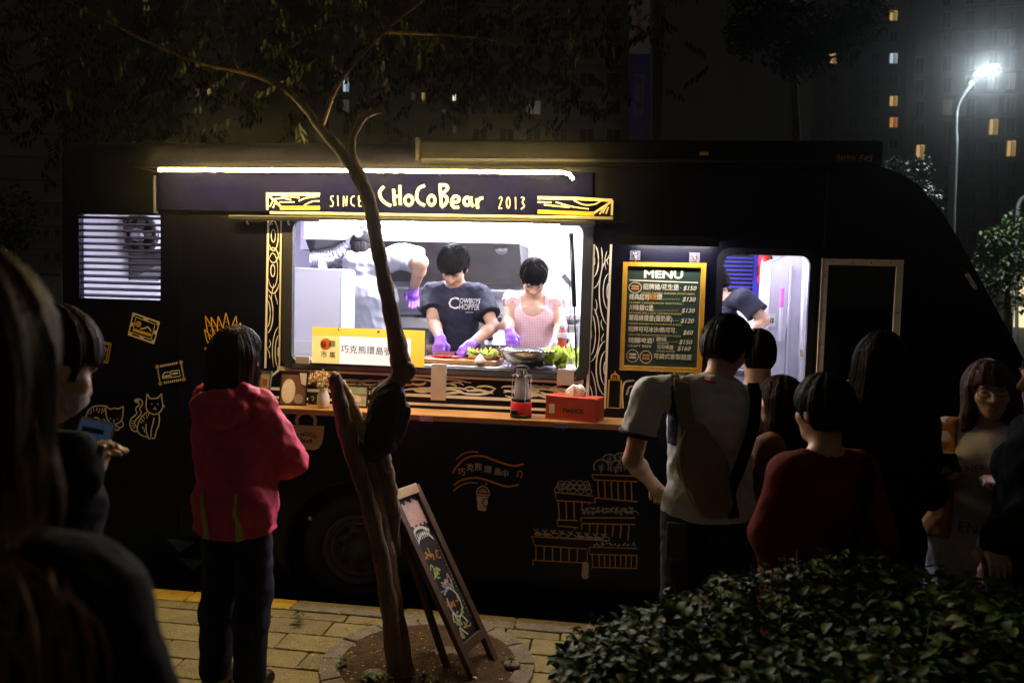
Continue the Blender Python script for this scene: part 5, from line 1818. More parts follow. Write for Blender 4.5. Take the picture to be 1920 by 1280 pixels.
# ------------------------------------------------------------------ menu board and its lamp
MV = -.035
mb0, mb1 = U(1165, 590, MV), U(1320, 590, MV)
mz0, mz1 = Z(1238, 696, MV), Z(1246, 492, MV)
menu = at_truck('menu_board', 0, 0, 0)
MB().plate([(mb0, mz0), (mb1, mz0), (mb1, mz1), (mb0, mz1)], [[(mb0 + .026, mz0 + .026), (mb1 - .026, mz0 + .026), (mb1 - .026, mz1 - .026), (mb0 + .026, mz1 - .026)]], MV, -.006).build('frame', FRAMEW, menu, bevel=.005)
MB().box(mb0 + .024, mb1 - .024, -.020, -.008, mz0 + .024, mz1 - .024).build('chalk_panel', M('chalk_green', (.012, .035, .020), .55, vary=.25, scale=6), menu)
CHK = M('chalk_cream', (.72, .66, .48), .8, vary=.12, scale=60)
CHY = M('chalk_yellow', (.55, .46, .14), .8, vary=.15, scale=60)
CHO = M('chalk_orange', (.60, .26, .06), .8, vary=.15, scale=60)
CHG = M('chalk_lime', (.42, .55, .18), .8, vary=.15, scale=60)
TV = -.0215
MW = (mb1 - mb0)
def mrow(name, txt, px, py, size, mat, align='LEFT', width=None, bold=.0007, shear=0.0):
    m = MB()
    c = T(px, py, TV)
    put_text(m, txt, lambda x, y: (c[0] + x, TV, c[1] + y), size, align=align, width=width, bold=bold, shear=shear)
    return m.build(name, mat, menu)
mrow('title', 'MENU', 1244, 515, .062, CHK, 'CENTER', .215, .003)
m = MB().ribbon([T(1180, 525, TV), T(1309, 530, TV)], .007, TV, 1)
m.build('rule_line', CHK, menu)
WPX = [62, 34, 42, 76, 82, 42]
rows = [('招牌豬/花生堡', 1206, 538, .040, '$150', 541, 'HAND TAPPED BURGER (PORK/BEEF)', 1203, 549), ('經典起司', 1180, 557, .040, '$130', 562, 'CLASSIC CHEESEBURGER (BEEF/PORK)', 1180, 567), ('川味椒G堡', 1180, 577, .040, '$130', 583, 'SICHUAN SPICY HOT CHICKEN BURGER', 1179, 586), ('蘑菇綠蛋堡(蛋奶素)', 1179, 596, .040, '$120', 602, 'VEGGIE BURGER W/ MUSHROOM & EGG', 1178, 606), ('招牌可可冰沙/熱可可', 1178, 617, .036, '$60', 624, 'SIGNATURE CHOCOLATE SMOOTHIE/HOT COCOA', 1178, 627), ('精釀啤酒', 1178, 638, .038, '$150', 642, 'CRAFT BEER', 1177, 648)]
for i, (zh, x, y, s, pr, py, en, ex, ey) in enumerate(rows):
    mrow('dish_name', zh, x, y, s * .92, CHK, bold=.0008, width=WPX[i] / 308)
    mrow('price', pr, 1305 - i * 1.6, py, .036, CHK, 'RIGHT', bold=.0009, shear=.25)
    mrow('dish_note', en, ex, ey, .0155 if i < 5 else .02, CHY if i < 5 else CHK, width=(.30 if i < 5 else .135), bold=.0003)
    x1 = 1268 - i * 1.2
    x0 = (1272, 1241, 1226, 1259, 1264, 1250)[i]
    for k in range(int((x1 + 12 - x0) / 4)):
        c = T(x0 + 4 * k, py - 1, TV)
        MB().box(c[0] - .002, c[0] + .002, TV - .001, TV, c[1] - .002, c[1] + .002).build('leader_dot', CHK, menu)
mrow('dish_name', '漢堡', 1216, 557, .036, CHO, bold=.0008, width=14 / 308)
mrow('dish_name', '堡', 1231, 557, .034, CHK, bold=.0008)
mrow('dish_name', '{ 原味', 1224, 636, .028, CHK, bold=.0005, width=24 / 308)
mrow('dish_name', '可可啤酒', 1232, 651, .028, CHK, bold=.0005, width=28 / 308)
mrow('dish_note', 'ORIGINAL', 1232, 643, .014, CHG)
mrow('dish_note', 'CHOCO PORTER', 1230, 658, .014, CHG)
mrow('price', '$160', 1294, 654, .036, CHK, 'RIGHT', bold=.001, shear=.25)
mrow('dish_name', '可調式客製甜度', 1226, 668, .034, CHK, bold=.0008, width=66 / 308)
for px, py, a, b, mtx in ((1191, 539, .036, .030, CHO), (1186, 667, .034, .036, CHK), (1211, 669, .034, .036, CHO)):
    c = T(px, py, TV)
    MB().ribbon(oval(c[0], c[1], a, b, 9), .004, TV, 3, True).build('badge_outline', CHK, menu)
    for k in range(2):
        MB().ribbon([(c[0] - a * .6, c[1] + b * (.25 - .5 * k)), (c[0] + a * .6, c[1] + b * (.25 - .5 * k))], b * .35, TV, 1).build('badge_text', mtx, menu)
for px, py in ((1191, 479), (1303, 483)):
    c = T(px, py, MV)
    MB().box(c[0] - .030, c[0] + .030, -.010, -.006, c[1] - .026, c[1] + .030).build('hook_plate', M('clear_plate', (.13, .125, .16), .25, vary=0), menu, bevel=.003)
    MB().tube(crom([(c[0], -.012, c[1] + .008), (c[0], -.03, c[1] + .0), (c[0] + .004, -.032, c[1] - .022), (c[0], -.022, mz1 - .004)], 4), .004, 6).build('hook', M('brass', (.5, .35, .12), .35, .9), menu)
    MB().ell((c[0], -.016, c[1] + .008), (.011, .006, .011)).build('hook_button', CHROME, menu, smooth=True)
tag(menu, 'gold framed green chalk menu with prices hung beside the window', 'menu board')
mlu0, mlu1 = U(1196, 459, -.06), U(1338, 461, -.06)
mlz = Z(1265, 459, -.15)
mlp = empty('menu_lamp'); mlp.parent = TRUCK
tp('lamp_housing', MB().box(mlu0 - .12, mlu1 + .02, -.143, -.002, mlz + .030, mlz + .045), BLACK, mlp)
tp('lamp_lip', MB().box(mlu0 - .12, mlu1 + .02, -.150, -.144, mlz - .006, mlz + .048), BLACK, mlp)
tp('lamp_strip', MB().box(mlu0, mlu1, -.125, -.105, mlz + .022, mlz + .029), EM('menu_lamp_glow', (.92, .87, .90), 165.0), mlp)
# ------------------------------------------------------------------ drawings and lettering on the truck's side
PXM = 1 / 308.0
def zm(ox, oy, s):
    return lambda pts: [(ox + x / s, oy + y / s) for x, y in pts]
class Decal:
    def __init__(s, name, v=-.004):
        s.name, s.v = name, v
        s.m = {}
    def st(s, pts, w, mat, closed=False, smooth=5, taper=False):
        s.m.setdefault(mat.name, (MB(), mat))[0].ribbon([T(x, y, s.v) for x, y in pts], w * PXM, s.v - .0006 * (len(s.m) - 1), smooth, closed, taper)
    def fill(s, pts, mat, dv=-.001):
        s.m.setdefault(mat.name, (MB(), mat))[0].poly([T(x, y, s.v) for x, y in pts], s.v + dv)
    def ov(s, cx, cy, a, b, w, mat, n=14):
        s.st([(cx + a * math.cos(2 * math.pi * i / n), cy + b * math.sin(2 * math.pi * i / n)) for i in range(n)], w, mat, True, 2)
    def disc(s, cx, cy, a, b, mat, n=14, dv=-.001):
        s.fill([(cx + a * math.cos(2 * math.pi * i / n), cy + b * math.sin(2 * math.pi * i / n)) for i in range(n)], mat, dv)
    def build(s):
        out = []
        root = empty(s.name)
        root.parent = TRUCK
        for k, (m, mat) in s.m.items():
            out.append(m.build('stroke', mat, root))
        return root
FV = -.0345
SIGN = M('sign_cream', (.80, .70, .42), .45, vary=.06)
d = Decal('name_lettering', FV)
z = zm(680, 300, 3.84)
for pts in ([(152, 190), (122, 235), (138, 285), (172, 315), (205, 330)], [(222, 210), (226, 270), (232, 328)], [(268, 182), (270, 250), (272, 325)], [(226, 266), (270, 258)], [(448, 184), (405, 205), (388, 262), (405, 305), (448, 328)], [(556, 178), (562, 260), (568, 336)], [(548, 180), (598, 182), (610, 208), (570, 246)], [(570, 248), (606, 272), (600, 312), (566, 342)], [(642, 308), (688, 298), (690, 270), (662, 262), (640, 300), (655, 340), (694, 340)], [(778, 264), (784, 318), (800, 334)], [(822, 278), (828, 350)], [(828, 302), (845, 278), (868, 274)]):
    d.st(z(pts), 5.6, SIGN)
for cx, cy, a, b in ((332, 291, 28, 34), (496, 291, 25, 34), (752, 298, 22, 28)):
    p = z([(cx, cy)])[0]
    d.ov(p[0], p[1], a / 3.84, b / 3.84, 5.6, SIGN)
d.build()
d = Decal('year_lettering', FV)
for pts in ([(982, 280), (993, 266), (1003, 280), (990, 320), (982, 348), (1004, 348)], [(1100, 268), (1102, 355)], [(1140, 270), (1162, 275), (1150, 305), (1164, 332), (1140, 354)]):
    d.st(z(pts), 1.9, SIGN)
p = z([(1048, 308)])[0]
d.ov(p[0], p[1], 3.2, 9.8, 1.9, SIGN)
z8 = zm(490, 330, 7.68)
for pts in ([(1038, 292), (1008, 295), (1002, 335), (1035, 380), (1025, 430), (988, 434)], [(1098, 282), (1106, 432)], [(1182, 440), (1184, 290)], [(1184, 290), (1226, 432)], [(1226, 432), (1232, 290)], [(1342, 290), (1300, 310), (1295, 400), (1342, 434)], [(1402, 290), (1404, 434)], [(1402, 290), (1440, 290)], [(1402, 360), (1434, 360)], [(1404, 434), (1442, 434)]):
    d.st(z8(pts), 1.9, SIGN)
d.build()
d = Decal('plank_drawing', FV)
for pts, w in (([(500, 364), (600, 364)], 5.5), ([(501, 361), (501, 393)], 4.5), ([(503, 366), (528, 389)], 4), ([(525, 390), (600, 390)], 7)):
    d.st(pts, w, SIGN if w < 7 else GOLD, smooth=1)
for pts in ([(527, 368), (545, 369), (562, 371)], [(515, 373), (532, 372), (546, 375)], [(524, 379), (552, 379)], [(560, 377), (575, 371), (599, 368)], [(570, 385), (585, 378), (599, 377)], [(506, 388), (512, 376)], [(512, 390), (516, 380)]):
    d.st(pts, 2.4, SIGN)
d.build()
d = Decal('plank_drawing', FV)
for pts, w in (([(1008, 371), (1075, 372), (1148, 376)], 5.5), ([(1148, 376), (1147, 404)], 4), ([(1145, 379), (1113, 400)], 4), ([(1008, 397), (1114, 401)], 7)):
    d.st(pts, w, SIGN if w < 7 else GOLD, smooth=1)
for pts in ([(1008, 379), (1034, 380)], [(1042, 379), (1070, 387), (1104, 392)], [(1020, 384), (1068, 389)], [(1076, 376), (1095, 384), (1115, 383), (1128, 376)], [(1130, 400), (1138, 385)], [(1136, 401), (1141, 388)], [(1124, 402), (1132, 390)]):
    d.st(pts, 2.6, SIGN)
d.build()
GRAINC = M('pale_grain_vinyl', (.84, .80, .68), .5, vary=.06, scale=9)
# wood grain strips
def grain_strip(name, xl, xr, y0, y1, seed, bl, br):
    """upright strip of knots and wavy lines between two borders; xl, xr give the edges at a height"""
    d = Decal(name)
    r = random.Random(seed)
    d.st([(xl(y0), y0), (xl(y1), y1)], bl, GRAINC, smooth=1)
    d.st([(xr(y0), y0), (xr(y1), y1)], br, GRAINC, smooth=1)
    y = y0 + 30
    side = 0
    def clip(pts, w):
        run = []
        for p in pts:
            if xl(p[1]) + 2.5 < p[0] < xr(p[1]) - 1.5 and y0 + 2 < p[1] < y1 - 2:
                run.append(p)
            else:
                if len(run) > 2:
                    d.st(run, w, GRAINC, smooth=1, taper=True)
                run = []
        if len(run) > 2:
            d.st(run, w, GRAINC, smooth=1, taper=True)
    W = xr(y0) - xl(y0)
    knots = []
    while y < y1:
        xe = xl(y) - 2 if side == 0 else xr(y) + 1
        if r.random() < .3:
            xe = (xl(y) + xr(y)) / 2 + r.uniform(-3, 6)
        knots.append((xe, y))
        for k in range(3):
            a = W * (.16 + .22 * k)
            b = a * r.uniform(2.6, 3.8)
            t0 = r.uniform(0, 6)
            n = 40
            clip([(xe + a * math.cos(2 * math.pi * i / n), y + b * math.sin(2 * math.pi * i / n)) for i in range(n + 1)], r.uniform(1.6, 2.4))
        y += r.uniform(58, 84)
        side = 1 - side
    for i in range(26):
        yy = r.uniform(y0 + 6, y1 - 30)
        xx = r.uniform(xl(yy) + 5, xr(yy) - 4)
        L = r.uniform(14, 40)
        if min(((xx - kx) / W) ** 2 + ((yy + L / 2 - ky) / (W * 2.3)) ** 2 for kx, ky in knots) < .55:
            continue
        clip([(xx + 2.2 * math.sin(t * 4 + i), yy + L * t) for t in [q / 10 for q in range(11)]], 1.5)
    return d.build()
grain_strip('wood_grain_strip', lambda y: 503 - (y - 415) * .020, lambda y: 527 - (y - 415) * .012, 412, 690, 4, 4.2, 3.4)
grain_strip('wood_grain_strip', lambda y: 1113 - (y - 457) * .042, lambda y: 1146 - (y - 457) * .040, 458, 766, 9, 5.5, 4)
d = Decal('wood_grain_sill')
for pts, w in (([(520, 690), (640, 696), (1094, 716)], 8), ([(505, 728), (1094, 755)], 5.5), ([(505, 744), (1094, 771)], 5), ([(500, 712), (527, 690)], 4)):
    d.st(pts, w, GRAINC, smooth=1)
r = random.Random(12)
for i in range(64):
    x = r.uniform(560, 1060)
    yb = 690 + (x - 520) * .046
    y = yb + r.uniform(8, 34)
    L = r.uniform(24, 70)
    pts = [(x + L * t, y + L * t * .05 + 4 * math.sin(t * 3.1 + r.random() * .4) * (1 if i % 2 else -1)) for t in [q / 8 for q in range(9)]]
    pts = [p for p in pts if p[1] < 686 + (p[0] - 520) * .046 + 43 and p[1] > 690 + (p[0] - 520) * .046 + 5 and p[0] < 1092]
    if len(pts) > 3:
        d.st(pts, r.choice((2.4, 3.2, 4.0)), GRAINC, smooth=1, taper=True)
d.build()
# bottles by the menu
d = Decal('sauce_bottle_drawing')
d.st([(1142, 712), (1165, 713), (1163, 765), (1139, 764)], 3, GOLD, True, 1)
d.st([(1146, 710), (1148, 702), (1159, 703), (1161, 711)], 2.6, GOLD, False, 3)
d.st([(1152, 701), (1153, 696), (1155, 701)], 2.4, GOLD, False, 1)
for x in (1150, 1154, 1158):
    d.st([(x, 711), (x, 705)], 1.4, GOLD, False, 1)
d.build()
d = Decal('jar_drawing')
d.st([(1168, 765), (1167, 735), (1172, 716), (1190, 713)], 3.4, CREAM)
d.st([(1175, 740), (1180, 726), (1192, 724)], 3.4, CREAM)
d.build()
# agave
d = Decal('spiky_leaf_drawing')
za = zm(350, 580, 2.909)
for base, tip, mid in (((150, 235), (97, 210), .4), ((155, 215), (97, 108), .3), ((160, 200), (101, 34), .25), ((180, 190), (134, 42), .2), ((195, 185), (172, 38), .15), ((220, 170), (214, 18), .12), ((250, 170), (270, 36), .15), ((275, 175), (294, 72), .2)):
    bx, by = base
    tx, ty = tip
    nx, ny = -(ty - by), tx - bx
    L = math.hypot(nx, ny)
    nx, ny = nx / L * 17, ny / L * 17
    for s_ in (1, -1):
        d.st(za([(bx + nx * s_, by + ny * s_), ((bx + tx) / 2 + nx * s_ * .95, (by + ty) / 2 + ny * s_ * .95), (tx, ty)]), 2.0, GOLD, False, 4)
    for k in range(3):
        t = .35 + .15 * k
        d.st(za([(bx + (tx - bx) * t - 3, by + (ty - by) * t), (bx + (tx - bx) * t + 3, by + (ty - by) * t - 6)]), 1.2, OCHRE, False, 1)
d.build()
# cats
zc = zm(140, 720, 10.667)
LN = M('line_cream', (.66, .58, .40), .5, vary=.1)
d = Decal('lying_cat_drawing')
for pts in ([(620, 440), (520, 430), (400, 440), (310, 490), (250, 570), (225, 680), (230, 770), (270, 860), (330, 920), (400, 928), (520, 928), (600, 925)], [(620, 425), (625, 560), (650, 690), (720, 770), (800, 800), (880, 770), (940, 710), (965, 600), (972, 440)], [(620, 425), (705, 500)], [(972, 440), (880, 492)], [(705, 500), (790, 480), (880, 492)], [(580, 690), (620, 760), (700, 800), (830, 830), (880, 870), (870, 915), (740, 900), (640, 882)], [(940, 730), (975, 790), (950, 850), (880, 870)], [(390, 665), (450, 670), (500, 720), (510, 790), (560, 830), (610, 862)], [(325, 735), (335, 810), (380, 850), (480, 870), (600, 882)]):
    d.st(zc(pts), 2.6, LN)
for pts in ([(330, 510), (325, 590)], [(385, 470), (375, 550)], [(445, 465), (435, 535)], [(505, 480), (475, 575)], [(555, 480), (540, 590)], [(600, 480), (580, 560)], [(285, 560), (290, 600)], [(700, 685), (735, 688)], [(845, 692), (875, 690)], [(770, 712), (785, 730), (800, 712)], [(785, 730), (785, 762)], [(250, 690), (290, 700)], [(400, 890), (395, 925)], [(450, 895), (445, 925)], [(510, 895), (505, 925)]):
    d.st(zc(pts), 1.7, LN)
d.build()
d = Decal('sitting_cat_drawing')
for pts in ([(1205, 330), (1240, 302), (1310, 302), (1355, 350), (1345, 420), (1300, 490), (1330, 550), (1310, 620), (1240, 690), (1200, 760), (1215, 830), (1250, 860)], [(1210, 350), (1280, 375), (1290, 410), (1240, 460), (1220, 510), (1245, 570), (1200, 630), (1130, 690), (1105, 780), (1120, 870), (1170, 930), (1250, 942)], [(1450, 560), (1380, 610), (1310, 700), (1260, 820), (1255, 920), (1300, 990), (1380, 1040), (1460, 1052)], [(1445, 190), (1435, 330), (1425, 440), (1460, 540), (1540, 590), (1610, 600), (1690, 570), (1750, 490), (1762, 400), (1745, 320), (1742, 190)], [(1445, 190), (1510, 290)], [(1510, 290), (1590, 284), (1662, 278)], [(1662, 278), (1742, 190)], [(1680, 590), (1695, 680), (1680, 820), (1630, 940), (1600, 1070), (1545, 1076)], [(1590, 670), (1560, 800), (1530, 930), (1525, 1060)], [(1430, 790), (1425, 880), (1440, 980), (1480, 1080), (1530, 1076)]):
    d.st(zc(pts), 2.6, LN)
for pts in ([(1470, 590), (1485, 640)], [(1430, 615), (1455, 685)], [(1375, 650), (1400, 700)], [(1335, 700), (1390, 755)], [(1310, 745), (1345, 780)], [(1340, 850), (1385, 890), (1395, 960)], [(1600, 445), (1610, 488)], [(1140, 720), (1190, 745)], [(1125, 770), (1180, 785)], [(1130, 830), (1190, 830)], [(1160, 880), (1210, 865)], [(1570, 500), (1605, 492), (1640, 505)], [(1770, 440), (1800, 425)], [(1770, 455), (1800, 462)]):
    d.st(zc(pts), 1.7, LN)
p = zc([(1240, 328)])[0]
d.disc(p[0], p[1], 4.8, 3.4, LN)
for q in ((1542, 395), (1665, 395)):
    p = zc([q])[0]
    d.disc(p[0], p[1], 2.0, 1.6, OCHRE)
d.build()
# three stamps
zt = zm(140, 570, 8)
d = Decal('white_stamp_drawing')
Q = [(870, 125), (1280, 270), (1195, 600), (795, 460)]
def inset(Q, f):
    cx, cy = sum(q[0] for q in Q) / 4, sum(q[1] for q in Q) / 4
    return [(cx + (x - cx) * f, cy + (y - cy) * f) for x, y in Q]
def bil(Q, s, t):
    a, b, c, e = Q
    return tuple(a[i] * (1 - s) * (1 - t) + b[i] * s * (1 - t) + c[i] * s * t + e[i] * (1 - s) * t for i in (0, 1))
d.st(zt(inset(Q, .95)), 4, CREAM, True, 1)
d.st(zt(inset(Q, .70)), 2, CREAM, True, 1)
for s_, t_, s2, t2 in ((.0, .10, .1, .1), (.42, .08, .58, .08), (.9, .1, 1, .1), (.42, .92, .58, .92), (.08, .42, .08, .58), (.92, .42, .92, .58), (.04, .9, .14, .9), (.88, .9, .98, .9)):
    d.st(zt([bil(Q, s_, t_), bil(Q, s2, t2)]), 5, CREAM, False, 1)
p = zt([(955, 300)])[0]
d.disc(p[0], p[1], 6, 6, OCHRE)
d.st(zt([(880, 380), (1010, 425), (1150, 465)]), 6, GOLD, False, 1)
d.st(zt([(985, 370), (1060, 360), (1100, 342), (1150, 410)]), 2.4, CREAM)
d.build()
d = Decal('brown_stamp_drawing')
Q = [(150, 485), (555, 590), (500, 895), (125, 780)]
d.st(zt(inset(Q, .96)), 3.2, OCHRE, True, 1)
d.st(zt(inset(Q, .82)), 3.2, OCHRE, True, 1)
for pts in ([(210, 570), (250, 620), (240, 640)], [(265, 660), (310, 635), (380, 665), (420, 730), (430, 800)], [(200, 680), (240, 710), (230, 740)], [(430, 680), (480, 660)], [(440, 700), (480, 690)], [(340, 700), (390, 740), (400, 790)]):
    d.st(zt(pts), 2.4, GREYV)
d.build()
d = Decal('truck_stamp_drawing')
Q = [(1240, 940), (1595, 870), (1640, 1125), (1285, 1190)]
for i in range(4):
    a, b = Q[i], Q[(i + 1) % 4]
    n = 9
    for k in range(n):
        t0, t1 = .12 + .76 * k / n, .12 + .76 * (k + .62) / n
        pa = (a[0] + (b[0] - a[0]) * t0, a[1] + (b[1] - a[1]) * t0)
        pb = (a[0] + (b[0] - a[0]) * t1, a[1] + (b[1] - a[1]) * t1)
        d.st(zt([pa, pb]), 4.5 if i % 2 == 0 else 3, CREAM, False, 1)
    p = zt([a])[0]
    d.disc(p[0], p[1], 4, 4, OCHRE, 7)
d.st(zt([(1315, 1110), (1320, 1062), (1352, 1025), (1430, 1015), (1438, 1100)]), 2, CREAM, True, 1)
d.st(zt([(1445, 1005), (1570, 990), (1582, 1080), (1450, 1098)]), 2, CREAM, True, 1)
d.st(zt([(1470, 1045), (1550, 1032)]), 4, CREAM, False, 1)
d.st(zt([(1320, 1085), (1430, 1072)]), 3, CREAM, False, 1)
d.build()
# bag
zb5 = zm(480, 600, 4.923)
d = Decal('bag_drawing')
BAG = M('bag_cream', (.58, .48, .30), .5, vary=.1)
d.fill(zb5([(295, 962), (632, 977), (622, 1080), (605, 1145), (575, 1185), (540, 1197), (400, 1190), (350, 1165), (315, 1100)]), BAG)
d.st(zb5([(385, 958), (375, 920), (400, 875), (460, 852), (520, 872), (548, 920), (540, 968)]), 7, BAG)
root = d.build()
m = MB()
for txt, px, py, s, rot in (('C', 392, 1068, .034, 18), ('H', 430, 1054, .034, 9), ('O', 468, 1048, .034, 2), ('C', 506, 1054, .034, -8), ('O', 543, 1072, .034, -18), ('B', 420, 1114, .032, 4), ('E', 450, 1117, .032, 0), ('A', 480, 1118, .032, 0), ('R', 510, 1116, .032, -4)):
    p = zb5([(px, py)])[0]
    c = T(p[0], p[1])
    a = rad(rot)
    put_text(m, txt, lambda x, y: (c[0] + x * math.cos(a) - y * math.sin(a), -.0062, c[1] + x * math.sin(a) + y * math.cos(a)), s, bold=.0012)
m.build('lettering', NAVY, root)
# banner and cup
zn = zm(730, 820, 4.923)
d = Decal('waving_banner_drawing')
for pts, w in (([(585, 325), (620, 270), (690, 200), (780, 170), (880, 175), (960, 205), (1060, 240), (1150, 260), (1240, 245)], 3.4), ([(615, 205), (680, 150), (760, 130), (820, 135)], 2.4), ([(595, 440), (660, 395), (780, 370), (880, 385), (980, 420), (1090, 450), (1195, 435)], 3.4), ([(590, 495), (650, 445), (740, 415), (815, 420)], 2.6), ([(1170, 355), (1185, 352), (1188, 312), (1225, 318), (1220, 362), (1205, 366)], 2.4)):
    d.st(zn(pts), w, OCHRE)
root = d.build()
m = MB()
for txt, px, py in (('巧', 668, 318), ('克', 748, 278), ('熊', 822, 272), ('環', 912, 298), ('島', 1000, 318), ('中', 1070, 335)):
    p = zn([(px, py)])[0]
    c = T(p[0], p[1])
    put_text(m, txt, lambda x, y: (c[0] + x, -.005, c[1] + y), .048, bold=.0006)
m.build('lettering', LN, root)
d = Decal('cup_drawing')
d.fill(zn([(806, 538), (916, 542), (892, 680), (815, 668)]), LN)
d.st(zn([(805, 525), (930, 530)]), 2.4, LN, False, 1)
d.st(zn([(806, 518), (815, 475), (862, 448), (908, 472), (926, 520)]), 2.4, LN)
d.fill(zn([(818, 508), (830, 482), (868, 466), (902, 488), (910, 512)]), OCHRE)
d.st(zn([(893, 435), (893, 412)]), 2.6, OCHRE, False, 1)
p = zn([(890, 597)])[0]
d.ov(p[0], p[1], 6, 8, 1.8, NAVY)
d.disc(p[0], p[1], 4.4, 6.2, LN, dv=-.0035)
d.st(zn([(884, 575), (884, 615)]), 1.4, NAVY, False, 1)
d.build()
# crates of vegetables
zk = zm(980, 830, 4.923)
d = Decal('vegetable_crates_drawing')
def lines(L, w, mat):
    for pts in L:
        d.st(zk(pts), w, mat, False, 1)
lines([[(640, 290), (1060, 308)], [(640, 290), (655, 340), (1060, 357)], [(665, 505), (1060, 542)], [(665, 505), (668, 555)]] + [[(692 + 62 * i, 345 + 2 * i), (702 + 61 * i, 502 + 6 * i)] for i in range(6)], 2.2, OCHRE)
lines([[(300, 455), (650, 490)], [(300, 455), (312, 530), (650, 550)], [(320, 710), (510, 715)], [(320, 710), (325, 765), (515, 780)], [(330, 540), (338, 705)], [(400, 545), (405, 705)], [(472, 550), (477, 710)], [(548, 552), (550, 600)], [(612, 552), (613, 572)], [(480, 780), (482, 800)]], 2.2, OCHRE)
lines([[(535, 690), (1040, 690)], [(535, 690), (545, 742), (1040, 752)]] + [[(545 + 73 * i, 745), (545 + 73 * i - 2 * i, 800 + 16 * i)] for i in range(7)], 2.2, OCHRE)
lines([[(82, 862), (800, 902)], [(82, 862), (115, 945), (595, 978), (595, 1085)], [(97, 1080), (550, 1105)], [(97, 1080), (97, 1130)]] + [[(122 + 77 * i, 955 + 4 * i), (122 + 76 * i, 1082 + 4 * i)] for i in range(6)], 2.2, OCHRE)
lines([[(612, 960), (1060, 972)], [(612, 960), (620, 1025), (1060, 1038)], [(635, 1170), (638, 1145), (1060, 1157)], [(640, 1030), (650, 1145)]] + [[(705 + 50 * i, 1035), (707 + 49 * i, 1147)] for i in range(8)], 2.0, OCHRE)
r = random.Random(2)
GV = M('grey_line_vinyl', (.42, .40, .37), .5, vary=.1)
for cx, cy, a, b in ((725, 222, 68, 70), (862, 232, 48, 70), (945, 205, 60, 70), (800, 150, 60, 45), (905, 135, 60, 42), (1020, 200, 50, 75)):
    p = zk([(cx, cy)])[0]
    d.st([(p[0] + a / 4.923 * math.cos(t), p[1] + b / 4.923 * math.sin(t)) for t in [math.pi * .85 + i * math.pi * 1.3 / 12 for i in range(13)]], 2.4, GV, False, 2)
    d.st(zk([(cx - 5, cy + 50), (cx, cy), (cx + 8, cy - 35)]), 1.6, GV)
    for s_ in (-1, 1):
        d.st(zk([(cx, cy + 10), (cx + 25 * s_, cy - 15)]), 1.6, GV, False, 1)
        d.st(zk([(cx, cy + 35), (cx + 25 * s_, cy + 10)]), 1.6, GV, False, 1)
for row, (y, n, x0, x1) in enumerate(((372, 5, 350, 590), (400, 6, 340, 600), (435, 5, 320, 610))):
    for i in range(n):
        p = zk([(x0 + (x1 - x0) * i / (n - 1), y + 8 * i / n + r.uniform(-4, 4))])[0]
        d.ov(p[0], p[1], 5.6, 5.4, 1.6, GV, 9)
for i in range(22):
    p = zk([(560 + 440 * (i % 11) / 10, 605 + 32 * (i // 11) + r.uniform(-10, 10))])[0]
    for k in range(5):
        a = r.uniform(0, 6.28)
        d.st([(p[0], p[1]), (p[0] + 5 * math.cos(a), p[1] + 4 * math.sin(a))], 1.7, GV, False, 1)
for i in range(5):
    p = zk([(600 + 105 * i, 655)])[0]
    d.st([(p[0] + 10 * math.cos(t), p[1] + 6 * math.sin(t)) for t in [math.pi + k * math.pi / 8 for k in range(9)]], 1.6, GV, False, 1)
for i in range(9):
    x = 145 + 78 * i
    p = zk([(x, 838 + 6 * i)])[0]
    if i in (0, 1, 5, 6, 7):
        d.disc(p[0], p[1], 8, 3.6, GV, 10)
    else:
        d.ov(p[0], p[1], 7, 4, 1.5, GV, 9)
    for k in (-1, 0, 1):
        d.st([(p[0] - 4, p[1] - 3), (p[0] - 4 + 5 * k, p[1] - 10)], 1.6, GV, False, 1)
for i in range(40):
    p = zk([(655 + r.uniform(0, 385), 948 - r.uniform(0, 14) - max(0, (i % 20) - 8) * 1.6)])[0]
    d.disc(p[0], p[1], 1.8, 1.7, GV, 7)
d.build()
d = Decal('flap_handle')
d.fill(zk([(552, 1098), (600, 1095), (611, 1120), (608, 1240), (590, 1254), (556, 1250), (544, 1225)]), LN)
p = zk([(577, 1125)])[0]
d.ov(p[0], p[1], 3.6, 5, 1.2, NAVY, 9)
d.build()
# ------------------------------------------------------------------ pavement, kerb
K0, K1 = G(560, 1124), G(1138, 1171)
KE = (K1 - K0).normalized()
KN = Vector((KE.y, -KE.x, 0))
def KW(s, n, z=0.0):
    return K0 + KE * s + KN * n + Vector((0, 0, z))
pave = MB()
pave._add([KW(-14, .02, -.02), KW(14, .02, -.02), KW(14, 9, -.02), KW(-14, 9, -.02)], [(0, 3, 2, 1)])
JOINT = M('mossy_joint', (.050, .045, .022), .95, vary=.4, scale=30, bump=.6)
PV_ = tag(pave.build('pavement', JOINT), kind='structure')
STONES = [M('paver_%d' % i, c, .85, vary=.22, scale=9, bump=.55, bscale=70, spec=.25) for i, c in enumerate(((.27, .235, .125), (.23, .20, .11), (.30, .26, .135)))]
KERB = M('kerb_concrete', (.24, .21, .17), .9, vary=.25, scale=16, bump=.8, bscale=110)
KYEL = M('kerb_yellow', (.50, .33, .04), .75, vary=.2, scale=14, bump=.5, bscale=110)
r = random.Random(21)
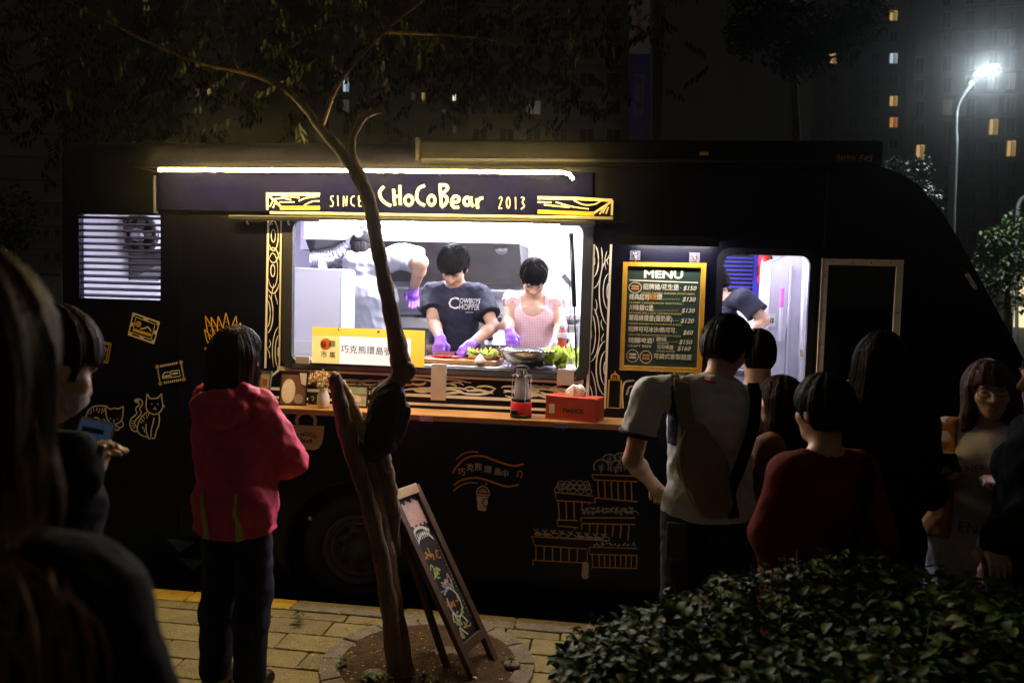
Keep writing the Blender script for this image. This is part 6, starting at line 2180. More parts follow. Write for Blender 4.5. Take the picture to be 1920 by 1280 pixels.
def paver(name, s0, s1, n0, n1, z0, z1, mat, parent):
    g = .0045
    q = [r.uniform(-.004, .004) for _ in range(4)]
    m = MB()
    m._add([KW(s0 + g, n0 + g, z0), KW(s1 - g, n0 + g, z0), KW(s1 - g, n1 - g, z0), KW(s0 + g, n1 - g, z0), KW(s0 + g, n0 + g, z1 + q[0]), KW(s1 - g, n0 + g, z1 + q[1]), KW(s1 - g, n1 - g, z1 + q[2]), KW(s0 + g, n1 - g, z1 + q[3])], [(0, 1, 2, 3), (4, 7, 6, 5), (0, 4, 5, 1), (1, 5, 6, 2), (2, 6, 7, 3), (3, 7, 4, 0)])
    return m.build(name, mat, parent, bevel=.007)
kb_ = empty('kerb')
tag(kb_, kind='structure')
sy = (G(565, 1120) - K0).dot(KE)
s = sy - .65 * 4
while s < 5:
    paver('kerb_stone', s, s + .65, .0, .15, ROAD_Z - .02, .004, KYEL if s + .3 < sy else KERB, kb_)
    s += .65
MB()._add([KW(-14, .012, ROAD_Z - .02), KW(14, .012, ROAD_Z - .02), KW(14, .10, ROAD_Z - .02), KW(-14, .10, ROAD_Z - .02), KW(-14, .012, -.004), KW(14, .012, -.004), KW(14, .10, -.004), KW(-14, .10, -.004)], [(0, 1, 2, 3), (4, 7, 6, 5), (0, 4, 5, 1), (2, 6, 7, 3), (1, 5, 6, 2), (3, 7, 4, 0)]).build('kerb_core', KERB, kb_)
n = .152
row = 0
for dn, ln_ in [(.10, .30)] + [(.185, .37)] * 7:
    s = -1.7 + (row % 2) * ln_ / 2 + r.uniform(-.02, .02)
    while s < 1.75:
        L = ln_ * r.choice((1, 1, 1, .98))
        paver('paving_stone', s, s + L, n, n + dn, -.05, 0.0, r.choice(STONES), PV_)
        s += L
    n += dn
    row += 1
far = MB()
far._add([KW(1.76, .155, -.002), KW(13, .155, -.002), KW(13, 8, -.002), KW(1.76, 8, -.002)], [(0, 3, 2, 1)])
far._add([KW(-13, .155, -.002), KW(-1.72, .155, -.002), KW(-1.72, 8, -.002), KW(-13, 8, -.002)], [(0, 3, 2, 1)])
tag(far.build('worn_paving', STONES[1], PV_), kind='stuff')
# markings on the road
MARK = M('road_paint', (.45, .55, .50), .8, vary=.25, scale=20)
for tri in (((312, 1008), (366, 1016), (336, 1036)), ((336, 1046), (388, 1050), (360, 1068))):
    m = MB()
    P3 = [G(x, y, ROAD_Z + .004) for x, y in tri]
    m._add(P3, [(0, 2, 1)])
    tag(m.build('road_marking', MARK), kind='structure')
# ------------------------------------------------------------------ tree pit
pc_ = (G(598, 1250) + G(1000, 1238)) / 2
pc_.z = 0
PR = (G(1000, 1238) - G(598, 1250)).length / 2
pit = empty('tree_pit', pc_)
NSEG = 14
for k in range(NSEG):
    a0, a1 = 2 * math.pi * k / NSEG + .012, 2 * math.pi * (k + 1) / NSEG - .012
    m = MB()
    vs = []
    for z in (.001, .018 + r.uniform(-.003, .003)):
        for a in (a0, (a0 + a1) / 2, a1):
            for q in (PR - .095, PR):
                vs.append((q * math.cos(a), q * math.sin(a), z))
    m._add(vs, [(6, 7, 9, 8), (8, 9, 11, 10), (1, 3, 9, 7), (3, 5, 11, 9), (0, 6, 8, 2), (2, 8, 10, 4), (0, 1, 7, 6), (4, 10, 11, 5)])
    m.build('edging_stone', KERB, pit, bevel=.006)
so = MB()
R0 = PR - .09
vs, fs = [], []
NR, NA = 12, 36
for i in range(NR + 1):
    for k in range(NA):
        a = 2 * math.pi * k / NA
        q = R0 * i / NR
        vs.append((q * math.cos(a), q * math.sin(a), .012 + .03 * (1 - (i / NR) ** 2) + (r.uniform(-.010, .010) if i < NR else 0)))
for i in range(NR):
    for k in range(NA):
        fs.append((i * NA + k, (i + 1) * NA + k, (i + 1) * NA + (k + 1) % NA, i * NA + (k + 1) % NA))
so._add(vs, fs)
so.build('soil', M('dry_soil', (.085, .048, .022), .95, vary=.5, scale=25, bump=1.0, bscale=120), pit, smooth=True)
tag(pit, 'round stone edged tree pit with bare soil and fallen petals', 'tree pit')
for k, (px, py, s_) in enumerate(((835, 1222, .09), (700, 1262, .05), (960, 1245, .05))):
    g = G(px, py, .03)
    b = Blob(.02)
    for i in range(4):
        b.ell((r.uniform(-.5, .5) * s_, r.uniform(-.3, .3) * s_, 0), (s_ * .6, s_ * .4, s_ * .16))
    b.wr = folds(.005, 40, k)
    me = b.mesh('stone', .008)
    me.materials.append(KERB)
    o = link('stone', me)
    o.location = g
    tag(o, ('flat pale stone in the soil beside the chalkboard', 'small stone in the soil left of the trunk', 'small stone at the pit edge below the chalkboard leg')[k], 'stone', 'stones in the tree pit')
def leaf_mesh(L=.04, W=.018, fold=.25, droop=.2):
    """a leaf of twelve faces folded along its midrib"""
    xs = [(0, 0), (.18, .62), (.42, 1.0), (.68, .78), (.88, .38), (1, 0)]
    mid = [Vector((0, t * L, -droop * t * t * L)) for t, w in xs]
    vs, fs = [tuple(p) for p in mid], []
    for sg in (-1, 1):
        o = len(vs)
        for (t, w), p in zip(xs[1:-1], mid[1:-1]):
            vs.append((sg * w * W, p.y, p.z + fold * w * W))
        idx = [0] + [o + i for i in range(4)] + [5]
        for i in range(5):
            q = [i, i + 1, idx[i + 1], idx[i]]
            q2 = []
            for x in q:
                if x not in q2:
                    q2.append(x)
            fs.append(tuple(q2 if sg > 0 else q2[::-1]))
    return vs, fs
# fallen petals and leaves
YEL = M('yellow_petal', (.62, .44, .03), .7, vary=.25, scale=40)
pm = MB()
for i in range(1100):
    if r.random() < .45:
        a, q = r.uniform(0, 6.28), (PR + .1) * math.sqrt(r.random())
        c = pc_ + Vector((q * math.cos(a), q * math.sin(a), .03))
        c.z = .045 if q < PR - .2 else .022
    else:
        n_ = r.uniform(.0, 1.25)
        if r.random() < .6:
            n_ = .152 + .10 + .185 * r.randint(-1, 5) + r.gauss(0, .012)
        c = KW(r.uniform(-1.2, 1.6), max(.01, n_), .008)
    rr_ = r.uniform(.003, .007) * (1.7 if r.random() < .08 else 1)
    a = r.uniform(0, 6.28)
    tl = r.uniform(-.5, .5)
    x = Vector((math.cos(a), math.sin(a), tl * .4)) * rr_
    y = Vector((-math.sin(a), math.cos(a), -tl * .3)) * rr_ * .6
    pm._add([c - x, c + y, c + x, c - y], [(0, 1, 2, 3)])
tag(pm.build('fallen_petals', YEL), 'scattered yellow petals fallen on the paving and soil', 'petals', kind='stuff')
wd = MB()
for c0x, c0y in ((690, 1268), (715, 1272), (650, 1240), (955, 1236), (800, 1270), (560, 1160)):
    c = G(c0x, c0y, .035)
    for i in range(16):
        vs, fs = leaf_mesh(r.uniform(.02, .045), .008, .3, .5)
        mt = Matrix.Translation(c + Vector((r.gauss(0, .02), r.gauss(0, .02), 0))) @ Matrix.Rotation(r.uniform(0, 6.28), 4, 'Z') @ Matrix.Rotation(r.uniform(.1, .9), 4, 'X')
        wd._add([mt @ Vector(v) for v in vs], fs)
tag(wd.build('weeds', M('weed_green', (.06, .10, .02), .6, vary=.3)), 'small green weeds sprouting in the tree pit soil', 'weeds', kind='stuff')

# ------------------------------------------------------------------ street tree
BARK = M('bark', (.105, .060, .032), .9, vary=.45, scale=14, bump=1.0, bscale=45, stretch=(1, 1, .35), vcol=(.21, .13, .07))
CUTW = M('cut_wood', (.46, .30, .13), .85, vary=.35, scale=30, bump=.6, bscale=80)
TY = G(752, 1272).y
def limb(pts, n=5, sides=14, jit=.05):
    P_ = crom([D(px, py, TY + dy) for px, py, dy, rr in pts], n)
    R_ = []
    for i in range(len(pts) - 1):
        for k in range(n):
            R_.append(pts[i][3] + (pts[i + 1][3] - pts[i][3]) * k / n)
    R_.append(pts[-1][3])
    R_ = [q * .88 / F_PX * TY * (1 + .06 * math.sin(i * 1.7)) for i, q in enumerate(R_)]
    return MB().tube(P_, R_, sides, jit=jit)
tree = empty('street_tree', D(752, 1272, TY))
tree.location.z = 0
TM = Matrix.Translation(tree.location).inverted()
def tree_part(name, mb, mat, smooth=True):
    mb.v = [tuple(Vector(p) - tree.location) for p in mb.v]
    return mb.build(name, mat, tree, smooth=smooth)
tree_part('trunk', limb([(760, 1300, 0, 36), (752, 1262, 0, 30), (738, 1160, 0, 26), (724, 1060, .0, 25), (706, 960, 0, 24), (694, 880, 0, 24), (690, 835, 0, 22), (700, 790, 0, 21), (726, 740, 0, 20), (752, 700, 0, 21), (750, 672, 0, 22), (738, 610, 0, 18), (722, 530, 0, 16), (706, 450, 0, 15), (694, 385, 0, 15), (672, 330, 0, 16), (640, 285, .05, 13), (600, 240, .25, 10), (566, 196, .6, 9), (520, 158, 1.0, 8), (450, 134, 1.5, 7), (380, 120, 1.9, 6), (280, 80, 2.2, 5), (160, 20, 2.5, 4), (60, -30, 2.8, 4)]), BARK)
tree_part('pruned_stem', limb([(745, 1240, -.05, 17), (728, 1120, -.06, 18), (708, 1010, -.07, 17), (684, 920, -.08, 17), (662, 850, -.08, 18), (645, 790, -.08, 18), (630, 718, -.08, 15), (626, 706, -.08, 13)], jit=.12), BARK)
tree_part('split_stem', limb([(690, 838, -.03, 12), (676, 800, -.03, 13), (655, 750, -.04, 12), (640, 715, -.06, 8)], jit=.16), CUTW)
tree_part('pruned_stump', limb([(735, 1040, .05, 20), (733, 960, .04, 20), (724, 900, .02, 20), (716, 862, .0, 19), (712, 838, 0, 16)], jit=.14), BARK)
tree_part('cut_face', limb([(712, 842, -.01, 15), (710, 832, -.01, 12), (707, 822, -.01, 5)], jit=.25), CUTW)
tree_part('cut_face', limb([(626, 708, -.08, 13), (625, 703, -.08, 10), (622, 699, -.08, 3)], jit=.3), CUTW)
tree_part('branch', limb([(668, 325, 0, 14), (660, 290, 0, 9), (662, 255, 0, 8), (680, 222, 0, 8), (700, 210, 0, 7), (720, 208, 0, 5)]), BARK)
tree_part('branch', limb([(600, 240, .25, 7), (640, 150, .7, 6), (720, 60, 1.2, 5), (820, -20, 1.8, 4)]), BARK)
tree_part('branch', limb([(450, 134, 1.5, 5), (420, 60, 1.8, 4), (400, -30, 2.0, 4)]), BARK)
tree_part('branch', limb([(720, 60, 1.2, 5), (880, 70, 1.8, 4), (1040, 90, 2.4, 3)]), BARK)
# knot at the bend
kn_ = Blob(.02)
kp = D(757, 695, TY - .01) - tree.location
for i in range(6):
    kn_.ell(tuple(kp + Vector((r.uniform(-.02, .03), r.uniform(-.02, .02), r.uniform(-.03, .03)))), (.035, .035, .04))
kn_.wr = folds(.006, 60, 3)
me = kn_.mesh('knot', .006)
me.materials.append(BARK)
link('knot', me, tree)
# crown: drooping leaflets in clumps
CRN = MB()
r2 = random.Random(31)
clumps = [(60, 60), (150, 150), (240, 110), (350, 50), (300, 205), (420, 175), (500, 60), (560, 110), (700, 70), (760, 130), (850, 60), (950, 110), (1010, 70), (1110, 60), (620, 20), (150, 20), (540, 125), (90, 190), (200, 215), (420, 20), (980, 150), (840, 130), (1060, 120), (700, 10), (920, 10), (1200, 20), (-40, 120), (660, 130), (360, 130)]
for cx, cy in clumps:
    c = D(cx, cy, TY + (r2.uniform(2.2, 4.2) if (cx, cy) not in ((540, 125),) else 1.0))
    for j in range(34 if (cx, cy) != (540, 125) else 6):
        st_ = c + Vector((r2.gauss(0, .27), r2.gauss(0, .4), r2.gauss(0, .21)))
        az = r2.uniform(0, 6.28)
        dr = Vector((math.cos(az), math.sin(az), -r2.uniform(.2, .9))).normalized()
        for i in range(9):
            p = st_ + dr * (.022 * i)
            sg = 1 if i % 2 else -1
            vs, fs = leaf_mesh(r2.uniform(.05, .085), .013, .2, .3)
            mt = Matrix.Translation(p) @ Matrix.Rotation(az - math.pi / 2 + sg * r2.uniform(.6, 1.2), 4, 'Z') @ Matrix.Rotation(-r2.uniform(.2, 1.1), 4, 'X')
            CRN._add([mt @ Vector(v) for v in vs], fs)
CROWN = M('dark_foliage', (.014, .020, .005), .5, vary=.4, scale=3)
tag(tree_part("crown", CRN, CROWN, False), kind='stuff')
tag(tree, 'crooked pruned street tree with black cloth wrap in front of the truck', 'tree')
# cloth wrap
wp_ = Blob(.03)
def tq(px, py, dy):
    return tuple(D(px, py, TY + dy))
wp_.cone(tq(728, 742, 0), tq(698, 840, 0), .075, .080)
wp_.cone(tq(735, 745, -.03), tq(722, 830, -.05), .055, .05)
wp_.ell(tq(740, 790, -.03), (.065, .05, .085))
wp_.cone(tq(740, 760, -.02), tq(762, 768, -.02), .03, .010)
wp_.cone(tq(762, 768, -.02), tq(745, 815, -.02), .012, .028)
wp_.wr = folds(.010, 24, 5)
me = wp_.mesh('cloth_wrap', .007)
me.materials.append(M('black_felt', (.014, .013, .011), .95, vary=.3, scale=20, bump=.4))
wo = link('cloth_wrap', me)
tag(wo, 'black cloth wrapped round the tree trunk below its bend', 'cloth')

# ------------------------------------------------------------------ chalkboard leaning on the tree
ab = empty('chalkboard', G(905, 1262))
B1, B2 = G(893, 1280), G(930, 1243)
T1, T2 = D(733, 926, B1.y + .13), D(778, 910, B2.y + .14)
def bd_(s_, t_, off=0.0):
    p = (B1 * (1 - s_) + B2 * s_) * (1 - t_) + (T1 * (1 - s_) + T2 * s_) * t_
    nrm = (B2 - B1).cross(T1 - B1).normalized()
    if nrm.dot(CP - p) < 0:
        nrm = -nrm
    return p + nrm * off - ab.location
def bpart(name, mb, mat, **k):
    return mb.build(name, mat, ab, **k)
wv = (B2 - B1).length
for s0_ in (.0, 1.0):
    bpart('stile', MB().bar(bd_(s0_, 0), bd_(s0_, 1.0), .045, .028, up=(B2 - B1).cross(T1 - B1)), DARKW, bevel=.003)
bpart('top_rail', MB().bar(bd_(.04, .985, .004), bd_(.96, .985, .004), .05, .03, up=(B2 - B1).cross(T1 - B1)), grain_mat('pale_rail_wood', (.34, .22, .11), (.46, .30, .15), (5, 5, 1.2), .6, 6.0), bevel=.003)
bpart('lower_rail', MB().bar(bd_(.05, .17, .002), bd_(.95, .17, .002), .045, .028, up=(B2 - B1).cross(T1 - B1)), DARKW, bevel=.003)
m = MB()
m._add([bd_(.05, .19, -.004), bd_(.95, .19, -.004), bd_(.95, .965, -.004), bd_(.05, .965, -.004), bd_(.05, .19, -.012), bd_(.95, .19, -.012), bd_(.95, .965, -.012), bd_(.05, .965, -.012)], [(0, 1, 2, 3), (4, 7, 6, 5), (0, 4, 5, 1), (1, 5, 6, 2), (2, 6, 7, 3), (3, 7, 4, 0)])
bpart('slate', m, M('slate', (.012, .012, .013), .6, vary=.4, scale=8))
back0, back1 = bd_(.1, .98), Vector(G(860, 1235)) - ab.location
bpart('back_leg', MB().bar(bd_(.06, .97, -.02), Vector(G(842, 1262)) - ab.location, .04, .025), DARKW, bevel=.003)
bpart('back_leg', MB().bar(bd_(.94, .97, -.02), Vector(G(880, 1226)) - ab.location, .04, .025), DARKW, bevel=.003)
CW = M('chalk_white', (.70, .68, .66), .9, vary=.2, scale=60)
CPK = M('chalk_pink', (.62, .40, .36), .9, vary=.2, scale=60)
def chalk(name, pts, w, mat):
    m = MB()
    P_ = crom([Vector((a, b, 0)) for a, b in pts], 5) if len(pts) > 2 else [Vector((a, b, 0)) for a, b in pts]
    vs, fs = [], []
    for i, p in enumerate(P_):
        d_ = (P_[min(i + 1, len(P_) - 1)] - P_[max(i - 1, 0)])
        d_.x *= wv
        d_.y *= 1.0
        d_.normalize()
        q = Vector((-d_.y / wv, d_.x, 0)) * w
        vs += [bd_(p.x + q.x, p.y + q.y, -.0025), bd_(p.x - q.x, p.y - q.y, -.0025)]
    fs = [(2 * i, 2 * i + 1, 2 * i + 3, 2 * i + 2) for i in range(len(P_) - 1)]
    m._add(vs, fs)
    return bpart(name, m, mat)
for i in range(9):
    x = .14 + .085 * i
    chalk('chalk_stroke', [(x, .945 - .01 * (i % 3)), (x + .01, .80 + .012 * (i % 2))], .010, CPK)
chalk('chalk_stroke', [(.12, .76), (.3, .79), (.55, .79), (.8, .76)], .008, CW)
chalk('chalk_stroke', [(.18, .72), (.4, .755), (.65, .75), (.82, .71)], .006, CW)
for i in range(8):
    chalk('chalk_stroke', [(.2 + .075 * i, .735), (.22 + .075 * i, .77)], .004, CW)
chalk('chalk_stroke', [(.9, .75), (.88, .5), (.9, .22)], .003, CW)
for i in range(22):
    chalk('chalk_dot', [(.84, .70 - .02 * i), (.87, .705 - .02 * i)], .0035, CW)
rr = random.Random(8)
for (y0, y1, mt2, n_) in ((.60, .66, CHO, 8), (.53, .60, CHG, 9), (.47, .52, CPK, 7), (.42, .46, M('chalk_blue', (.30, .42, .62), .9), 7), (.36, .40, CHO, 5), (.27, .33, CHG, 7), (.22, .26, CHY, 5)):
    for i in range(n_):
        x = rr.uniform(.15, .68)
        y = rr.uniform(y0, y1)
        chalk('chalk_stroke', [(x, y), (x + rr.uniform(.03, .12), y + rr.uniform(-.025, .025)), (x + rr.uniform(.05, .16), y + rr.uniform(-.03, .03))], .0045, mt2)
chalk('chalk_stroke', [(.3, .44), (.55, .46), (.75, .40), (.7, .33), (.45, .31), (.3, .36), (.32, .42)], .005, CW)
chalk('chalk_stroke', [(.2, .30), (.3, .34), (.4, .29), (.55, .31), (.7, .26)], .005, CW)
chalk('chalk_stroke', [(.25, .21), (.3, .26), (.42, .23), (.5, .21)], .005, CW)
chalk('chalk_stroke', [(.5, .485), (.56, .50), (.62, .48)], .005, CW)
tag(ab, 'dark wooden chalkboard easel leaning against the street tree', 'chalkboard')

# ------------------------------------------------------------------ clipped hedge
hg = empty('hedge', (1.0, 1.9, 0))
def hz_(x, y):
    return 1.07 - .28 * max(0, (.70 - x) / .58) ** 1.4 + .03 * math.sin(x * 7 + y * 3) + .02 * math.sin(y * 11 - x * 5)
LM = [M('hedge_leaf_%d' % i, c, .6, vary=.35, scale=30, spec=.10) for i, c in enumerate(((.022, .052, .008), (.040, .082, .012), (.060, .105, .018), (.10, .11, .035), (.22, .15, .05)))]
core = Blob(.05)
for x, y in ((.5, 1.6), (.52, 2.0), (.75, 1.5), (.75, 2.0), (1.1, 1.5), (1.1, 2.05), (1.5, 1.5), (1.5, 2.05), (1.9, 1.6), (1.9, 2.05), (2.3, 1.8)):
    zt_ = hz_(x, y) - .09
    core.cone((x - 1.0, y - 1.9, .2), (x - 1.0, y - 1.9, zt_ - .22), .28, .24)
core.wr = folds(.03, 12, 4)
me = core.mesh('dark_hull', .03)  # solid dark hull filling the hedge behind its leaves
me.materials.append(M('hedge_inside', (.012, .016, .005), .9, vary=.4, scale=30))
link('dark_hull', me, hg)
r3 = random.Random(77)
cand = []
while len(cand) < 15000:
    x, y = r3.uniform(.15, 2.5), r3.uniform(1.28, 2.28)
    zt_ = hz_(x, y)
    side = r3.random() < .22
    z = zt_ - abs(r3.gauss(0, .045)) + (.05 * r3.random() if r3.random() < .08 else 0)
    if side:
        e = r3.choice(('f', 'l', 'b'))
        z = zt_ - r3.uniform(0, .5)
        if e == 'f':
            y = 1.26 + r3.gauss(0, .03)
        elif e == 'b':
            y = 2.29 + r3.gauss(0, .03)
        else:
            x = .17 + r3.uniform(0, .3)
    if side:
        z = min(z, hz_(x, y) - .01)
    p = Vector((x, y, z))
    dd = (p - CP)
    if dd.dot(CF) < .3:
        continue
    cand.append((dd.length, p))
proto = []
for i in range(4):
    for j in range(3):
        vs, fs = leaf_mesh(1.0, .34 + .05 * j, .35, (.1, .35, .6)[j])
        me = bpy.data.meshes.new('leaf')
        me.from_pydata(vs, [], fs)
        me.polygons.foreach_set('use_smooth', [True] * len(me.polygons))
        me.materials.append(LM[i])
        proto.append(me)
def leaf_mat(p, L):
    return Matrix.Translation(p - hg.location) @ Matrix.Rotation(r3.uniform(0, 6.283), 4, 'Z') @ Matrix.Rotation(r3.uniform(-.3, 1.0), 4, 'X') @ Matrix.Rotation(r3.uniform(-.5, .5), 4, 'Y') @ Matrix.Scale(L, 4)
top = sorted(range(len(cand)), key=lambda i: cand[i][0] - .6 * (cand[i][1].z > hz_(cand[i][1].x, cand[i][1].y) - .012) )
single = [i for i in top if cand[i][1].z > hz_(cand[i][1].x, cand[i][1].y) - .015][:290]
ss = set(single)
for i in single:
    me = proto[r3.choice((0, 1, 2, 3, 4, 5, 3, 4, 5, 6, 7, 8, 9, 10))]
    o = bpy.data.objects.new('leaf', me)
    COL.objects.link(o)
    o.parent = hg
    o.matrix_local = leaf_mat(cand[i][1] + Vector((0, 0, .01)), r3.uniform(.028, .058))
mass = MB()
for i in range(len(cand)):
    if i in ss:
        continue
    vs, fs = leaf_mesh(1.0, .36, .35, .3)
    mt = leaf_mat(cand[i][1], r3.uniform(.022, .046))
    mass.cur = r3.choice((0, 0, 0, 1, 1, 1, 2, 2, 3)) if r3.random() < .97 else 4
    mass._add([mt @ Vector(v) for v in vs], fs)
tag(mass.build('leaf_mass', LM, hg, smooth=True), kind='stuff')
tag(hg, 'clipped leafy green hedge in the lower right foreground', 'hedge')

tw_ = r3
for i in range(70):
    x, y = tw_.uniform(.2, 2.3), tw_.uniform(1.35, 2.25)
    z = hz_(x, y)
    p = Vector((x, y, z - .1)) - hg.location
    d_ = Vector((tw_.gauss(0, .3), tw_.gauss(0, .3), 1)).normalized()
    MB().tube([p, p + d_ * .09, p + d_ * tw_.uniform(.12, .17)], [.0022, .0018, .0008], 5).build('twig', BARK, hg)
# ------------------------------------------------------------------ background
CONC = [M('tower_wall_%d' % i, c, .9, vary=.15, scale=.4, bump=.1, bscale=3) for i, c in enumerate(((.20, .18, .165), (.26, .235, .22), (.16, .145, .135), (.22, .205, .20)))]
DARKG = M('dark_window', (.02, .02, .022), .15, vary=.3, scale=.5)
FRAMEM = M('window_frame', (.25, .24, .23), .6)
LITS = {'warm': EM('lit_warm', (1.0, .62, .22), .55, False), 'amber': EM('lit_amber', (1.0, .40, .10), .55, False), 'cool': EM('lit_cool', (.62, .80, 1.0), .75, False), 'white': EM('lit_white', (1.0, .88, .62), 2.2, False), 'dim': EM('lit_dim', (.9, .75, .55), .055, False), 'green': EM('lit_green', (.35, .9, .6), .35, False)}
def tower(label, px0, px1, y, rz, wall, cols, rows, lit, wpx=14, hpx=26, top=-160, deep=14, ledges=True, cat='building'):
    """an upright block whose camera side runs from px0 to px1 at distance y; cols / rows are pixel positions of windows"""
    a, b = D(px0, 420, y), D(px1, 420, y)
    w = (b.x - a.x)
    c = empty('tower_block', (a.x + w / 2, y, ROAD_Z), rz)
    ztop = D((px0 + px1) / 2, top, y).z - ROAD_Z
    MB().box(-w / 2, w / 2, 0, deep, 0, ztop).build('wall', wall, c)
    k = y / F_PX
    cache = {}
    for i, cx in enumerate(cols):
        for j, ry in enumerate(rows):
            p = D(cx, ry, y)
            x, z = p.x - c.location.x, p.z - ROAD_Z
            if abs(x) > w / 2 - .3 or z > ztop - 1 or z < 1:
                continue
            kind = lit.get((i, j))
            key = kind or 'dark'
            if key not in cache:
                f = MB().plate([(-wpx * k / 2 - .08, -hpx * k / 2 - .08), (wpx * k / 2 + .08, -hpx * k / 2 - .08), (wpx * k / 2 + .08, hpx * k / 2 + .08), (-wpx * k / 2 - .08, hpx * k / 2 + .08)], [[(-wpx * k / 2, -hpx * k / 2), (wpx * k / 2, -hpx * k / 2), (wpx * k / 2, hpx * k / 2), (-wpx * k / 2, hpx * k / 2)]], -.08, -.005)
                fo = f.build('window', FRAMEM, c)
                po = MB().box(-wpx * k / 2, wpx * k / 2, -.03, -.006, -hpx * k / 2, hpx * k / 2).build('pane', LITS[kind] if kind else DARKG, fo)
                mo = MB().box(-.03, .03, -.06, -.031, -hpx * k / 2, hpx * k / 2).build('mullion', FRAMEM, fo)
                if kind and kind != 'dim':
                    cu = MB().box(wpx * k * .08, wpx * k * .42, -.045, -.031, -hpx * k / 2, hpx * k * .42).build('glow_curtain', EM('glow_curtain_' + kind, tuple(LITS[kind].node_tree.nodes['Emission'].inputs['Color'].default_value)[:3], LITS[kind].node_tree.nodes['Emission'].inputs['Strength'].default_value * .35, False), fo)  # dimmer second glow laid over part of a lit pane
                    cache[key] = (fo, po, mo, cu)
                else:
                    cache[key] = (fo, po, mo)
            else:
                src = cache[key]
                fo = src[0].copy(); COL.objects.link(fo); fo.parent = c
                for q in src[1:]:
                    qq = q.copy(); COL.objects.link(qq); qq.parent = fo
            fo.location = (x, 0, z)
    if ledges:
        for ry in rows:
            z = D((px0 + px1) / 2, ry + 21, y).z - ROAD_Z
            if 1 < z < ztop:
                MB().box(-w / 2 - .05, w / 2 + .05, -.12, -.003, z - .1, z + .1).build('floor_band', wall, c)
    tag(c, label, cat, 'apartment towers behind the truck')
    return c
R43 = lambda a, b, s: list(range(a, b, s))
tower('pale grey tower at the far left with two window columns', -260, 118, 75, 0, CONC[1], [-60, -20, 88, 108], R43(-120, 560, 43), {}, 8, 15)
tower('dark tower between the far left tower and the paler one', 118, 342, 95, 0, CONC[2], [150, 185, 230, 275, 310], R43(-110, 540, 40), {(3, 3): 'dim', (1, 6): 'dim', (4, 5): 'dim'}, 12, 20)
tower('brownish tower with a small amber window above the light strip', 342, 442, 70, 0, CONC[1], [370, 392], R43(-100, 560, 55), {(1, 5): 'warm', (0, 5): 'dim', (0, 4): 'dim'}, 7, 16)
tower('dark tower with an orange lit window left of the tree fork', 442, 590, 90, 0, CONC[2], [464, 484, 520, 555], R43(-90, 560, 40), {(1, 7): 'amber', (0, 8): 'dim'}, 7, 20)
tower('tower with a bright cool lit window above the tree bend', 590, 760, 80, 0, CONC[3], [612, 649, 690, 725], R43(-120, 560, 40), {(1, 7): 'cool', (1, 8): 'dim', (3, 7): 'dim'}, 10, 24)
tower('narrow tower with a bright white stair lamp', 760, 872, 72, 0, CONC[2], [775, 794, 832, 852], R43(-88, 560, 30), {(3, 9): 'white', (3, 11): 'dim', (1, 9): 'warm', (0, 9): 'dim', (2, 10): 'dim'}, 5, 14)
tower('wide brown tower left of the hanging banner', 872, 1232, 66, 0, CONC[0], [900, 950, 1000, 1050, 1100, 1150], R43(-110, 560, 52), {(2, 6): 'dim'}, 26, 24, ledges=True)
tower('blank walled tower right of the hanging banner', 1232, 1482, 62, 0, CONC[2], [], [], {}, top=-200)
tower('thin pale pier beside the blank walled tower', 1482, 1512, 61, 0, CONC[0], [], [], {})
tower('tall dark tower with scattered lit windows behind the street lamp', 1512, 1720, 85, 0, CONC[2], [1562, 1600, 1640, 1675], R43(-90, 560, 40), {(0, 5): 'warm', (3, 3): 'warm', (3, 5): 'cool', (3, 7): 'warm', (3, 8): 'amber', (2, 10): 'dim'}, 14, 18)
tower('angled tower with warm lit windows at the far right', 1716, 2080, 78, rad(-16), CONC[2], [1742, 1790, 1830, 1868, 1897, 1940], R43(-100, 560, 42), {(0, 9): 'warm', (3, 8): 'warm', (4, 9): 'warm', (4, 4): 'dim', (4, 6): 'dim', (1, 7): 'dim'}, 14, 28)
# hanging banner
bn = empty('hanging_banner', (0, 0, 0))
YB = 60.0
def bq(px, py):
    return D(px, py, YB)
for nm, y0, y1, mat in (('upper_cloth', -60, 101, M('banner_white', (.50, .42, .42), .8)), ('lower_cloth', 102, 300, M('banner_purple', (.10, .08, .26), .8))):
    a, b, c, d_ = bq(1179, y0), bq(1217, y0), bq(1219, y1), bq(1180, y1)
    off = Vector((0, .05, 0))
    MB()._add([a, b, c, d_, a + off, b + off, c + off, d_ + off], [(0, 3, 2, 1), (4, 5, 6, 7), (0, 1, 5, 4), (1, 2, 6, 5), (2, 3, 7, 6), (3, 0, 4, 7)]).build(nm, mat, bn)
MB().tube([bq(1220, -60), bq(1222, 300)], .06, 6).build('banner_pole', FRAMEM, bn)
for i, txt in enumerate('帝景文華'):
    m = MB()
    c = bq(1198, 8 + i * 18)
    put_text(m, txt, lambda x, y: (c.x + x, YB - .04, c.z + y), .6, bold=.01)
    m.build('character', M('banner_red', (.35, .12, .10), .8), bn)
m = MB()
a, b = bq(1190, 140), bq(1206, 218)
m.box(a.x, b.x, YB - .05, YB - .01, b.z, a.z)
m.build('pale_panel', M('banner_pale', (.22, .19, .32), .8), bn)
for i, txt in enumerate('新成屋'):
    m = MB()
    c = bq(1198, 152 + i * 24)
    put_text(m, txt, lambda x, y: (c.x + x, YB - .06, c.z + y), .6, bold=.01)
    m.build('character', M('banner_ink', (.08, .07, .12), .8), bn)
tag(bn, 'tall white and purple vertical banner hanging on the tower', 'banner')

